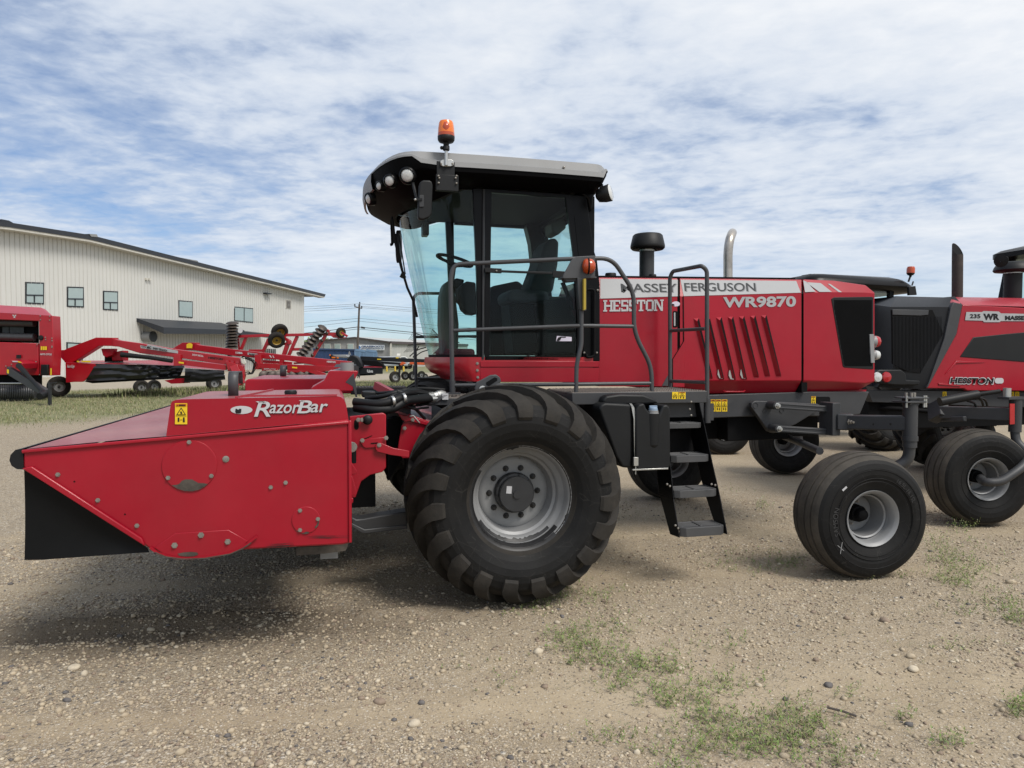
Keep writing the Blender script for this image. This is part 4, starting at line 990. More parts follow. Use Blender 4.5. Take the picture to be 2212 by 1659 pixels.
m = MB('cab_black'); prismY(m, [(990,622),(1008,607),(1028,610),(1030,680),(1012,678),(1000,668),(997,655),(990,650)], 1.15, .18); m.build('monitor', None, win, bevel=.015)
m = MB('black_matte'); c = onY(982, 563, 1.64); ax = Vector((.28,0,1)).normalized(); a = ax.cross(Vector((0,1,0))).normalized(); b = Vector((0,1,0))
m.tube([c+(a*math.cos(t)+b*math.sin(t))*.175 for t in np.linspace(0, 2*math.pi, 33)], .016, 8, caps=False); m.tube([c+a*.17, c-ax*.06, c-a*.17], .012, 6); m.tube([c-ax*.05, onY(975,605,1.64)], .03, 8); m.build('steering_wheel', None, win, smooth=60)
m = MB('cab_black'); prismY(m, rrect(1011,497,1027,513,2), 1.3, .03); 
m = MB('black_gloss'); c = onY(920,495,1.3); m.prism([c+Vector((x*.06, 0, z*.11)) for x, z in rrect(-.5,-.5,.5,.5,.15)], (.0,.12,0)); m.bar(c, c+Vector((0,0,.22)), .012,.012); m.build('inside_mirror', None, win, bevel=.005)
m = MB('console_grey'); prismY(m, [(1190,480),(1222,466),(1224,492),(1205,508),(1194,504)], 1.55, .25); m.build('cab_speaker', None, win, bevel=.02)
# ------------------------------------------------------------------ cutting header carried in front of the windrower
YN = -.85
hdr = thing('cutting_header', 'wide red cutting header raised in front of the windrower, black rubber skirt and silver lettering', 'header', (-2.2, CY, 0))
farh = far
px2 = lambda x, y: (324+x*.2799, 777.5+y*.2799); px1 = lambda x, y: (x*.2799, 777.5+y*.2799)
panel = [(50,971.5),(324,949.6),(560,927),(754,906.5),(756,1173),(740,1177),(520,1188),(492,1195),(436,1204.5),(394,1206.5),(352,1198),(320,1184),(180,1094),(49,1010)]
def both(mb_fn, name, mt, bevel=.006, **k):
    m = MB(mt); mb_fn(m, lambda p: p, 1); o = m.build(name, None, hdr, bevel=bevel, **k)
    m = MB(mt); mb_fn(m, farh, -1); m.build(name, None, hdr, bevel=bevel, **k); return o
pp = YP(panel, YN)
both(lambda m, f, s: m.prism([f(p) for p in pp], (0, .05*s, 0)), 'side_panel', 'red_paint', .012)
# folded diagonal flange on the panel
fl = YP([px1(178,833), px1(255,817), px1(1100,1370), px1(1125,1432)], YN)
m = MB('red_paint'); o = Vector((0,-.018,0)); m.prism([p+o*.3 for p in fl], (0,-.016,0)); m.build('edge_flange', None, hdr, bevel=.006)
m = MB('red_paint'); m.bar(onY(*px1(172,690),YN)+Vector((0,-.006,-.012)), onY(754,908,YN)+Vector((0,-.006,-.012)), .02, .02); m.build('top_flange', None, hdr, bevel=.006)
m = MB('red_paint'); m.bar(onY(755.5,908,YN)+Vector((0,-.005,0)), onY(756.5,1172,YN)+Vector((0,-.005,0)), .018, .02, up=(1,0,0)); m.build('rear_flange', None, hdr, bevel=.006)
# rubber bumper on the nose, running across the whole header
nz = onY(38, 992, YN)
def nose_rows(y0, y1):
    rows = []
    for y in (y0, y1):
        rows.append([(nz.x+.028, y, nz.z+.058), (nz.x-.010, y, nz.z+.052), (nz.x-.034, y, nz.z+.025), (nz.x-.040, y, nz.z-.005), (nz.x-.030, y, nz.z-.035), (nz.x-.005, y, nz.z-.055), (nz.x+.028, y, nz.z-.058)])
    return rows
m = MB('black_plastic'); r_ = nose_rows(YN, 2*CY-YN); m.grid(r_); m.face(r_[0]); m.face(r_[1]); m.build('nose_bumper', None, hdr, bevel=.006, smooth=60)
# deck from the nose back to the hoods
nx = nz.x+.02; tz0 = onY(50, 971, YN).z; tb = onY(360, 946, YN); te = onY(754, 907, YN)
m = MB('red_dust_sheen'); rows = []
for y in np.linspace(YN+.01, 2*CY-YN-.01, 25):
    sag = .004*math.sin(y*5.0)
    rows.append([(nx, y, tz0-.02), (nx+.02, y, tz0+.002), (nx+.5, y, tz0+(tb.z-tz0)*.55+.012+sag), (tb.x+.1, y, tb.z+.012+sag), (te.x-.3, y, te.z-.02), (te.x, y, te.z-.02)])
m.grid(rows); m.build('top_deck', None, hdr, smooth=25)
m = MB('red_pale')
for y in (.15, 1.2, 2.4):
    m.box(nx+.04, tb.x+.2, y, y+.02, tz0+.0, tz0+.004)
# end hood, near and far, with rounded rear corner
hood = [(358,952),(361,926),(369,872),(372,867),(380,863.7),(395,862.6),(728,855.8),(736,857.5),(742,862),(748,875),(754,914),(560,938)]
hp_ = YP(hood, YN+.03)
for f, s in ((lambda p: p, 1), (farh, -1)):
    m = MB('red_paint', 'red_dust_sheen'); poly = [f(p) for p in hp_]; off = Vector((0, (1.02 if s > 0 else .9)*s, 0)); n = len(poly)
    q = [p+off for p in poly]
    m.m = 0; m.face(poly); m.face(q[::-1])
    for i in range(n):
        j = (i+1) % n; m.m = 1 if i in (4,5,6) else 0; m.face([poly[i], q[i], q[j], poly[j]])
    m.build('end_hood', None, hdr, bevel=.012, segs=3)
m = MB('red_pale'); a, b = onY(521,859.8,YN+.03), onY(521,859.8,YN+1.0); m.bar(a+Vector((-.03,.01,.004)), Vector((a.x+.10,.16,a.z+.006)), .012,.01); m.bar(a+Vector((0,.0,.012)), onY(728,856.5,YN+.03)+Vector((0,.0,.008)), .006,.012); m.build('hood_lip', None, hdr)
m = MB('black_plastic'); c = onY(627, 853, YN+.25); m.lathe([(.036,0),(.040,.018),(.034,.03),(.001,.032)], (c.x, YN+.3, onY(627,858,YN+.03).z), (0,0,1), 14); m.build('hood_latch', None, hdr, smooth=40)
# centre hood with instrument cover
m = MB('red_paint'); cen = [(560,930),(535,824),(545,820),(700,817),(760,818),(775,835),(775,930)]
x0c = onY(530,822,2.3).x
m = MB('red_paint','red_dust_sheen'); pts = [(onY(529,823,2.35)+Vector((0,0,0))), onY(536,819,2.35), onY(690,818,2.35), onY(752,816,2.35), onY(760,850,2.35), onY(529,850,2.35)]
m.m = 0; m.prism(pts, (0,1.7,0)); m.build('middle_hood', ['red_paint','red_dust_sheen'], hdr, bevel=.012)
pl = [(694,836),(728,829),(740,820),(746,814.5),(819,815.5),(821,821),(810,836),(790,850),(700,852)]
Yq = .35
m = MB('red_paint'); prismY(m, [(700,845),(744,817),(746,815),(825,815.5),(826,818),(812,832),(800,862),(700,862)], Yq, .5)
m = MB('red_paint'); prismY(m, [(672,838),(700,822),(709,805),(713,801),(771,801),(774,803),(766,822),(762,845),(672,845)], .55, .45); m.build('gauge_housing', None, hdr, bevel=.006)
m = MB('red_dust_sheen'); q = [onY(708,802,.55), onY(773,802.5,.55)]; m.add([q[0], q[1], q[1]+Vector((.0,.6,.03)), q[0]+Vector((.14,.6,.03))], [(0,1,2,3)]); m.build('housing_top', None, hdr)
m = MB('black_plastic')
for x in (721, 744):
    a = onY(x, 796, .8); m.add([a+Vector((0,-.13,.012)), a+Vector((.09,-.13,.012)), a+Vector((.10,.12,.035)), a+Vector((.02,.12,.035))], [(0,1,2,3)])
m.build('grip_patch', None, hdr)
m = MB('hub_grey'); prismY(m, [(757,800),(757,792),(768,789),(775,792),(775,803),(771,806),(764,806)], .62, .02); m.build('hose_plate', None, hdr)
m = MB('roof_grey'); c = onY(750,795,.62); rows = []
for t in np.linspace(-1.9, 1.3, 14):
    rows.append([(c.x+.055*math.sin(t), c.y+.055*math.cos(t)*-1, c.z-.045), (c.x+.055*math.sin(t), c.y-.055*math.cos(t), c.z+.045)])
m.grid(rows); m.build('warning_sleeve', None, hdr, smooth=60)
m = MB('frame_grey'); prismY(m, [(746,826),(764,806),(769,832),(772,858),(768,858),(762,835)], .42, .02); m.build('stay_plate', None, hdr, bevel=.003)
# reflector plates standing on the hoods
def reflector(x0, x1, y0, y1, Y):
    a, b = onY(x0, y1, Y), onY(x1, y0, Y); m = MB('rail_grey'); w = .05
    pr = [(a.x, Y, a.z), (a.x, Y, b.z-.0), (a.x+.0, Y, b.z)]
    zt = b.z; zb = a.z; d = .23
    prof = [(Y, zb), (Y, zt-.03), (Y+.03, zt), (Y+d-.03, zt), (Y+d, zt-.03), (Y+d, zb+.08)]
    rows = [[(a.x, y, z) for y, z in prof], [(b.x, y, z) for y, z in prof]]
    m.grid(rows); o = m.build('reflector_stand', None, hdr, bevel=0, smooth=30)
    so = o.modifiers.new('thickness', 'SOLIDIFY'); so.thickness = .008; so.offset = 0
    m = MB('amber_dark'); m.lathe([(.055,0),(.05,.012),(.001,.016)], (b.x-.03, Y+d*.52, (zt+zb)/2+.0), (1,0,0), 20); m.build('side_reflector', None, hdr, smooth=60)
reflector(493, 514.5, 804, 859.5, YN+.32); reflector(605, 618, 790, 814.5, 3.45)
# inspection covers and their fixings
def cover(cx, cy, r, bts, wear, ry):
    m = MB('red_paint'); c = onY(cx, cy, YN); k = (onY(cx+r, cy, YN)-c).length
    m.lathe([(k,0),(k,-.004),(k-.003,-.007),(.001,-.007)], c, (0,1,0), 56); o = m.build('inspection_cover', None, hdr, smooth=30)
    bolts(o, bts, planeY(YN-.006), h=.012)
    if wear:
        m = MB('worn_metal')
        for poly in wear: m.face([p+Vector((0,-.009,0)) for p in YP([px2(*q) for q in poly], YN)])
        m.build('worn_patch', None, o)
cover(*px2(306,815), 59.5, [px2(302,635), px2(140,910), px2(474,895)], [[(170,965),(200,963),(225,957),(250,930),(275,920),(325,920),(360,938),(375,948),(420,950),(448,955),(425,975),(380,1000),(330,1012),(270,1010),(215,993)]], 0)
cover(*px2(1203,1235), 30.3, [px2(1158,1162), px2(1296,1228), px2(1158,1313)], [[(1300,1240),(1307,1245),(1300,1275),(1280,1297),(1270,1290),(1285,1272)], [(1170,1335),(1190,1330),(1205,1322),(1228,1325),(1225,1336),(1200,1341)], [(1122,1305),(1130,1312),(1142,1322),(1140,1328)]], 0)
bolts(hdr, [px1(447,885), px1(755,1083), px1(1057,1279), px2(932,983), px2(1047,947)], planeY(YN), h=.012)
m = MB('bolt'); c = onY(*px2(586,765), YN); m.lathe([(.019,0),(.019,-.003),(.010,-.004),(.010,-.013),(.001,-.013)], c, (0,1,0), 20); m.build('washer_bolt', None, hdr, smooth=30)
m = MB('black_matte')
for q in (px1(575,938), px1(965,1191)): m.lathe([(.005,-.002),(.0005,-.002)], onY(*q, YN), (0,1,0), 10)
m.build('rivet_hole', None, hdr)
# skid shoe plate along the bottom edge
sk = [px2(35,1450), px2(195,1338), px2(605,1312), px2(755,1398), px2(700,1462), px2(610,1490), px2(400,1527), px2(250,1530), px2(105,1500)]
m = MB('red_paint'); prismY(m, sk, YN-.007, .007); shoe = m.build('skid_shoe', None, hdr, bevel=.003)
bolts(shoe, [px2(190,1431), px2(394,1352), px2(600,1403)], planeY(YN-.008), h=.014, r=.012)
m = MB('worn_metal'); m.face([p+Vector((0,-.010,0)) for p in YP([px2(*q) for q in ((215,1492),(260,1482),(310,1478),(368,1482),(375,1500),(340,1512),(280,1514),(230,1508))], YN)]); m.build('worn_patch', None, shoe)
m = MB('red_paint'); P = [onY(*px2(*q), YN-.014) for q in ((0,1447),(60,1490),(120,1512),(200,1528),(280,1532),(400,1527),(520,1512),(620,1490),(700,1458),(770,1405),(825,1362))]
for a, b in zip(P[:-1], P[1:]): m.bar(a, b, .012, .012)
m.build('skid_edge', None, hdr)
m = MB('worn_metal'); P = [onY(*px2(*q), YN-.020) for q in ((40,1484),(120,1519),(250,1536),(420,1531),(620,1497),(720,1452),(780,1410))]
for a, b in zip(P[:-1], P[1:]): m.bar(a, b, .006, .006)
m.build('worn_edge', None, hdr)
m = MB('chip_black')                                   # scuff marks low on the panel
rg = random.Random(2)
for (xa, xb, ya, n, sl) in ((1185,1520,1365,9,.0), (850,1120,1440,12,-.10)):
    for i in range(n):
        x = xa+rg.random()*(xb-xa)*.4; L_ = (xb-xa)*(.2+.5*rg.random()); y = ya+(rg.random()-.5)*26+sl*(x-xa)
        m.face([p+Vector((0,-.0035,0)) for p in YP([px2(x, y), px2(x+L_, y+4+sl*L_), px2(min(x+L_*1.02, xb+40), y+6+sl*L_), px2(x+L_*.3, y+3+sl*L_*.3)], YN)])
m.build('scuff', None, hdr)
# black rubber skirt: near corner wraps round from the nose
sk_top = [(52,1014),(90,1040),(180,1096),(315,1180)]; zb_ = onY(185, 1204, YN+.03).z
rows = []; 
P_top = [onY(x, y, YN+.04) for x, y in sk_top]; P_bot = [onY(x, y, YN+.04) for x, y in ((52.5,1210),(90,1209.5),(180,1203),(322,1193))]
xF = P_top[0].x
line_t = [Vector((xF+.04, 2*CY-YN-.1, P_top[0].z)), Vector((xF+.03, 1.6, P_top[0].z)), Vector((xF+.02, YN+.16, P_top[0].z)), Vector((xF+.004, YN+.075, P_top[0].z))]+P_top
line_b = [Vector((xF+.05, 2*CY-YN-.1, P_bot[0].z)), Vector((xF+.05, 1.6, P_bot[0].z)), Vector((xF+.03, YN+.17, P_bot[0].z)), Vector((xF+.005, YN+.08, P_bot[0].z))]+P_bot
m = MB('black_sheet')
for k in range(9):
    t = k/8; rows.append([a.lerp(b, t)+Vector((0, .012*math.sin(t*3.0)*(1 if i > 3 else 0), 0)) for i, (a, b) in enumerate(zip(line_t, line_b))])
m.grid(rows); m.build('rubber_skirt', None, hdr, smooth=50)
m = MB('black_matte'); m.box(nx+.1, te.x-.1, YN+.06, 2*CY-YN-.06, zb_+.12, zb_+.2); m.box(te.x-.35, te.x-.05, YN+.06, 2*CY-YN-.06, zb_+.1, te.z-.08); m.build('cutterbar', None, hdr)
m = MB('red_pale'); prismY(m, [(640,1182),(752,1178),(746,1190),(700,1196),(640,1200)], YN+.25, .3); m.build('rear_skid', ['worn_metal'], hdr)
m = MB('roof_grey'); prismY(m, [(692,1188),(730,1186),(730,1206),(692,1208)], YN+.45, .02); m.build('tail_plate', None, hdr)
# rear frame that the lift arms take hold of
YB = -.30
m = MB('red_paint'); prismY(m, [px for px in [(755,900),(828,892),(834,896),(834,1010),(826,1020),(800,1026),(780,1040),(768,1075),(757,1075)]], YB, .04); m.build('rear_frame', None, hdr, bevel=.006)
m = MB('black_matte'); m.face([p+Vector((0,-.003,0)) for p in YP(rrect(765,906,775,928,5), YB)]); m.face([p+Vector((0,-.003,0)) for p in YP([(778,951),(804,940),(804,941.5),(782,951.5)], YB)]); m.build('frame_slot', None, hdr)
m = MB('red_paint'); prismY(m, [(778,950),(833,944),(834,958),(834,965),(790,968),(786,966),(778,957)], YB-.012, .012); m.build('clevis_plate', None, hdr, bevel=.003)
m = MB('black_matte'); prismY(m, [(801,957),(816,955.5),(818,957),(816,958),(801,959)], YB-.015, .003); m.build('clevis_slot', None, hdr)
m = MB('red_paint'); a = [(810.5,963),(816,957),(822,956.5),(850,968),(884,974),(884,988),(845,983),(815,976),(811,970)]; prismY(m, a, YB-.03, .02); m.build('tilt_strap', None, hdr, bevel=.003)
bolts(hdr, ((782.5,951.5),(819,961.5),(834,946),(774,907),(782,907)), planeY(YB-.03), r=.011)
m = MB('black_plastic'); m.ball(onY(794,907,YB-.03), .035, 12, (1,.6,1)); m.build('rubber_stop', None, hdr, smooth=60)
m = MB('red_paint'); prismY(m, [(752,988),(760,1000),(771,1018),(770,1024),(757,1026)], YN+.25, .02); prismY(m, [(757,1028),(761,1028),(771,1064),(769,1070),(757,1072)], YN+.25, .03); prismY(m, [(757,1075),(763,1076),(763,1086),(757,1088)], YN+.25, .03); m.build('side_brackets', None, hdr, bevel=.004)
m = MB('black_matte'); m.tube([onY(760,963,YN+.3), onY(760,1000,YN+.3)], .03, 10); m.build('spring', None, hdr); m = MB('bolt'); m.lathe([(.035,0),(.03,-.02),(.001,-.02)], onY(760,966,YN+.22), (0,1,0), 12); m.build('pivot_bolt', None, hdr)
m = MB('red_paint'); Yg = .35
prismY(m, [(884,894),(930,912),(928,925),(892,990),(870,990),(858,978),(862,950),(868,920)], Yg, .03); m.build('conditioner_side', None, hdr, bevel=.004)
m = MB('red_dust_sheen'); a, b, c = onY(870,893,Yg), onY(930,914,Yg), 0; m.add([onY(850,890,Yg), onY(932,914,Yg), onY(932,914,Yg)+Vector((.2,1.5,.03)), onY(850,890,Yg)+Vector((.0,1.5,.03))], [(0,1,2,3)]); m.build('conditioner_top', None, hdr)
m = MB('red_paint'); prismY(m, [(860,893),(872,898),(888,900),(930,914),(930,921),(884,909),(876,912),(868,906)], Yg-.02, .02); m.build('conditioner_flange', None, hdr, bevel=.003)
bolts(hdr, ((891.5,907),(874,925),(865,979)), planeY(Yg-.02), r=.011)
m = MB('steel'); m.tube([onY(885,899,Yg-.03), onY(893,898,Yg-.02), onY(905,912,Yg-.02), onY(907,914,Yg-.03)], .005, 6); m.build('cotter_rod', None, hdr)
m = MB('black_matte'); m.box(-1.55,-.95,.5,2.9,1.0,1.28); m.box(-1.45,-1.0,.6,2.7,.62,1.0); m.prism(YP([(838,905),(868,900),(872,985),(838,1040)], .5), (0,.2,0)); m.build('conditioner_core', None, hdr)
# markings
warning(378, 871, 404.5, 916.5, planeY(YN+.027), hdr)
PN = planeY(YN+.03)
sticker([(0, circ(*px2(706,386), 23.7, 32, 8.8), 0), (1, [px2(660,378),(px2(668,376)),(px2(680,385)),(px2(692,376)),(px2(706,378)),(px2(704,400)),(px2(700,412)),(px2(664,412)),(px2(658,398))], 1)], PN, ('decal_white','decal_dark'), hdr, 'dealer_sticker')
for mt, d, e in (('decal_dark', 1.0, .006), ('decal_white', 0, .009)):
    lettering('R', (px2(822,320)[0]+d, px2(815,320)[1]+d, px2(950,438)[0]+d, px2(0,438)[1]+d), PN, mt, hdr, .012, eps=e, shear=.32)
    lettering('azor', (px2(925,345)[0]+d, px2(0,345)[1]+d, px2(1148,412)[0]+d, px2(0,412)[1]+d), PN, mt, hdr, .012, eps=e, shear=.24)
    lettering('B', (px2(1150,312)[0]+d, px2(0,312)[1]+d, px2(1255,412)[0]+d, px2(0,412)[1]+d), PN, mt, hdr, .012, eps=e, shear=.32)
    lettering('ar', (px2(1240,338)[0]+d, px2(0,338)[1]+d, px2(1368,405)[0]+d, px2(0,405)[1]+d), PN, mt, hdr, .012, eps=e, shear=.24)
    for a in (((815,320),(845,335),(900,335),(890,318)), ((1148,312),(1175,325),(1200,325),(1190,311))):
        m = MB(mt); m.face([(lambda p: p+(cam_pos-p).normalized()*e)(PN(px2(*q)[0]+d, px2(*q)[1]+d)) for q in a]); m.build('lettering', None, hdr)
# ---- lift arms and hoses belong to the windrower
m = MB('frame_grey'); prismY(m, [(759,1117),(770,1122),(784,1121),(822,1114),(880,1105),(880,1135),(820,1143),(790,1149),(772,1140),(759,1132)], .30, .16); m.build('lift_arm', None, win, bevel=.01)
m = MB('rail_grey'); prismY(m, [(759,1130),(788,1144),(860,1136),(880,1134),(880,1142),(792,1153),(782,1152),(759,1138)], .29, .18); m.build('arm_edge', None, win, bevel=.006)
def hose(pts, r, mt='black_plastic', name='hose'):
    m = MB(mt); m.tube(fillet([onY(*p) for p in pts], .12, 5), r, 10); return m.build(name, None, win, smooth=60)
hose([(765,868,.2),(815,874,.1),(850,866,.1),(868,858,.15),(880,864,.2),(925,858,.45)], .032)
hose([(768,880,.2),(800,886,.1),(850,884,.1),(874,866,.15),(930,860,.45)], .034)
hose([(776,876,.4),(840,880,.2),(870,850,.2),(900,846,.4),(925,852,.5)], .026)
hose([(858,846,.3),(875,850,.3),(905,862,.4),(935,858,.5)], .022)
hose([(790,860,.4),(830,856,.3),(862,845,.3),(890,850,.5)], .018)
hose([(862,878,.3),(890,877,.3),(905,890,.35),(918,905,.4)], .013)
for k, pts in enumerate((((770,872,.25),(800,866,.2),(845,872,.15),(880,852,.3),(930,846,.5)), ((775,884,.3),(820,892,.2),(862,872,.2),(900,878,.35),(935,868,.5)), ((800,850,.5),(840,848,.4),(872,842,.35),(915,838,.5),(960,842,.55)), ((850,862,.2),(868,872,.16),(890,884,.25),(925,880,.45)), ((830,868,.12),(852,852,.16),(884,846,.3),(940,852,.5)))): hose(pts, .009+.002*(k % 3), name='hydraulic_line')
for q in ((874,860,.13),(850,866,.08),(905,862,.34),(893,866,.28)):
    m = MB('steel'); c = onY(*q); m.lathe([(.036,-.01),(.037,-.008),(.037,.008),(.036,.01)], c, (.9,.1,.2), 12); m.build('hose_clamp', None, win, smooth=40)
for a, b in (((925,858,.44),(962,850,.5)), ((930,862,.44),(955,858,.5))):
    m = MB('steel'); p, q = onY(*a), onY(*b); d = q-p
    m.tube([p, p+d*.3, p+d*.32, p+d*.5, p+d*.52, p+d*.8, q], [.036,.036,.03,.03,.036,.036,.02], 12); m.build('hose_coupling', None, win, smooth=30)
m = MB('decal_white'); m.box(*( (lambda p: (p.x, p.x+.05, p.y-.01, p.y, p.z-.02, p.z+.03))(onY(955,858,.45)) )); m.build('hose_tag', None, win)
m = MB('rail_grey'); a = YP([(925,867),(960,852),(972,852),(935,874),(928,874)], .44); m.prism(a, (0,.06,0)); m.build('hose_bracket', None, win, bevel=.004)
m = MB('black_plastic'); m.tube([onY(806,862,.5), onY(806,882,.5)], .06, 16); m.box(*( (lambda p,q: (p.x, q.x, .45, .6, q.z, p.z))(onY(782,846,.45), onY(812,858,.45)) )); m.build('hydraulic_filter', None, win, bevel=.01)
m = MB('red_pale'); m.tube([onY(815,838,1.6), onY(860,858,1.4)], .03, 8); m.bar(onY(812,832,1.6), onY(868,862,1.3), .05,.07); m.build('tilt_arm', None, win)
# ------------------------------------------------------------------ second windrower, tail to tail with the first, mostly beyond the frame
Y2 = 2.0; CY2 = 2.75
w2 = thing('windrower', 'red windrower with black rear cowl and silver side badge, cut off by the right edge', 'windrower', (7.6, CY2, 0))
z2x = lambda x: 1728+x*.2604
z2y = lambda y: 486+y*.2604
Q = lambda x, y: (z2x(x), z2y(y))
far2 = lambda p: Vector((p[0], 2*CY2-p[1], p[2]))
def loft_mirror(mb, cols):                            # columns of points on the near half, mirrored about the centre line
    rows = [c+[far2(p) for p in c[::-1]] for c in cols]
    mb.grid(rows); mb.face(rows[0]); mb.face(rows[-1])
def col(x, pts): return [onY(z2x(x) if len(p) == 2 else z2x(p[2]), z2y(p[0]), Y2+p[1]) for p in pts]
m = MB('kubota_black')
c0 = [onY(*Q(600,1335),Y2+.75), onY(*Q(590,1180),Y2+.75), onY(*Q(600,660),Y2+.75), onY(*Q(640,615),Y2+.75)]
cA = [onY(*Q(640,1345),Y2+.08), onY(*Q(772,1180),Y2+.02), onY(*Q(750,680),Y2+.02), onY(*Q(800,590),Y2+.35)]
cB = [onY(*Q(1000,1362),Y2+.02), onY(*Q(1010,1290),Y2), onY(*Q(1255,680),Y2), onY(*Q(1190,600),Y2+.25)]
cC = [onY(*Q(1045,1362),Y2+.01), onY(*Q(1060,1320),Y2-.01), onY(*Q(1345,660),Y2-.01), onY(*Q(1285,592),Y2+.25)]
loft_mirror(m, [c0, cA, cB, cC]); m.build('rear_cowl', None, w2, bevel=.015, smooth=30)
m = MB('frame_grey'); prismY(m, [Q(1050,1350),Q(1070,1310),Q(1200,940),Q(1255,680),Q(1280,640),Q(1350,657),Q(1300,905),Q(1062,1350)], Y2-.03, .05); m.build('cowl_edge', None, w2, bevel=.006)
m = MB('black_matte'); prismY(m, [Q(770,1150),Q(765,705),Q(1100,705),Q(1190,900),Q(1000,1230),Q(880,1210)], Y2-.004, .02); m.build('side_grille', None, w2)
m = MB('kubota_black')
for i in range(36):
    x = 775+i*11.5; a = onY(*Q(x, 760),Y2-.007); yb = 1150+max(0, 60-abs(x-900)*.3) if x < 1000 else 1230-(x-1000)*1.75; b = onY(*Q(x, max(yb, 800)),Y2-.007); m.bar(a, b, .004,.004, up=(0,-1,0))
m.build('grille_mesh', None, w2)
m = MB('frame_grey'); prismY(m, [Q(770,745),Q(770,700),Q(1070,705),Q(1065,745),Q(1000,752)], Y2-.012, .02); m.build('grille_bar', None, w2, bevel=.004)
m = MB('black_plastic'); prismY(m, [Q(620,1230),Q(660,1200),Q(840,1200),Q(880,1230),Q(885,1285),Q(1000,1290),Q(990,1330),Q(780,1330),Q(640,1310)], Y2-.05, .1); m.build('lamp_housing', None, w2, bevel=.015)
for x, mt, r in ((640,'white_lens',.06),(715,'red_lens',.065)):
    c = onY(*Q(x,1262), Y2-.05); m = MB(mt); m.lathe([(r,0),(r*.9,-.02),(.001,-.03)], c, (0,1,0), 20); m.build('tail_lamp', None, w2, smooth=60)
m = MB('red_paint'); rows = []
XR = [1295, 1500, 1700, 2500, 3300]
top = lambda x: 597+(x-1285)*.017
side = [Q(1045,1355),Q(1062,1318),Q(1300,905),Q(1352,660),Q(1500,668),Q(1900,690),Q(3300,720),Q(3300,1385),Q(1390,1374),Q(1365,1357)]
prismY(m, side, Y2+.0, .06); m.build('side_panel', None, w2, bevel=.01)
m = MB('red_pale'); cols = []
for x in XR: cols.append([onY(*Q(x, 662+(x-1345)*.03), Y2+.005), onY(*Q(x-20, 640+(x-1345)*.02), Y2+.06), onY(*Q(x-60 if x < 1400 else x, top(x)), Y2+.30)])
loft_mirror(m, cols); m.build('bonnet', None, w2, bevel=.008)
m = MB('red_paint'); m.prism([far2(p) for p in YP(side, Y2)], (0,-.06,0)); m.build('side_panel', None, w2)
m = MB('black_plastic'); prismY(m, [Q(1440,932),Q(1700,905),Q(1980,880),Q(2500,900),Q(2500,1180),Q(1858,1136),Q(1330,1094)], Y2-.008, .03); m.build('side_screen', None, w2, bevel=.006)
m = MB('red_paint'); prismY(m, [Q(1205,1240),Q(1300,1125),Q(1540,1140),Q(1300,1150)], Y2-.012,.02); prismY(m, [Q(1150,1310),Q(1340,1333),Q(1330,1340),Q(1152,1328)], Y2-.012,.02); m.build('panel_crease', None, w2, bevel=.006)
P2 = planeY(Y2-.006)
sticker([(0, [Q(1380,722),Q(1510,722),Q(1522,714),Q(1650,718),Q(1668,733),Q(2300,745),Q(2300,800),Q(1668,797),Q(1655,806),Q(1528,806),Q(1515,794),Q(1370,790)], 0)], P2, ('decal_silver',), w2, 'badge')
lettering('235', (*Q(1410,739), *Q(1498,773)), P2, 'decal_dark', w2, .03, eps=.008); lettering('WR', (*Q(1522,735), *Q(1655,788)), P2, 'decal_dark', w2, .05, eps=.008)
lettering('MASSEY FERGUSON', (*Q(1702,752), *Q(2200,789)), P2, 'decal_dark', w2, .05, eps=.008, drop=.8)
lettering('HESSTON', (z2x(1247)-.8, z2y(1263)-.8, z2x(1608)+.8, z2y(1318)+.8), P2, 'decal_white', w2, .055, eps=.006, shear=.2, drop=1.2); lettering('HESSTON', (*Q(1250,1266), *Q(1605,1314)), P2, 'decal_dark', w2, .035, eps=.009, shear=.2, drop=1.2)
sticker([(0, [(z2x(1617)+a, z2y(1269)+b) for a, b in rrect(0,0,19,12,5)], 0)], P2, ('decal_white',), w2, 'round_decal')
m = MB('rust_pipe'); c = onY(*Q(1307,590), 2.6); ct = onY(*Q(1307,250), 2.6); m.tube([c-Vector((0,0,.2)), ct], .067, 20, caps=False)
rows = [[ct+Vector((.067*math.cos(a), .067*math.sin(a), 0)) for a in np.linspace(0,2*math.pi,21)[:-1]], [ct+Vector((.067*math.cos(a), .067*math.sin(a), .06+.11*math.sin(a))) for a in np.linspace(0,2*math.pi,21)[:-1]]]
m.grid(rows, True); m.build('exhaust_pipe', None, w2, smooth=60)
m = MB('black_matte'); m.face([ct+Vector((.062*math.cos(a), .062*math.sin(a), .05+.11*math.sin(a))) for a in np.linspace(0,2*math.pi,21)[:-1]]); m.build('pipe_mouth', None, w2)
ci = onY(*Q(1763,600), 2.5); zi2 = lambda y: onY(*Q(1763,y), 2.5).z
m = MB('black_plastic'); m.lathe([(.108,zi2(620)),(.108,zi2(398))], (ci.x, 2.5, 0), (0,0,1), 28); m.build('intake_pipe', None, w2, smooth=50)
m = MB('steel'); m.lathe([(.110,zi2(404)),(.112,zi2(404)),(.112,zi2(396)),(.110,zi2(396))], (ci.x, 2.5, 0), (0,0,1), 28); m.build('pipe_clamp', None, w2, smooth=50)
m = MB('black_plastic'); m.lathe([(.11,zi2(395)),(.22,zi2(388)),(.235,zi2(375)),(.225,zi2(355)),(.19,zi2(318)),(.15,zi2(309)),(.001,zi2(307))], (ci.x, 2.5, 0), (0,0,1), 36); m.build('intake_cap', None, w2, smooth=50)
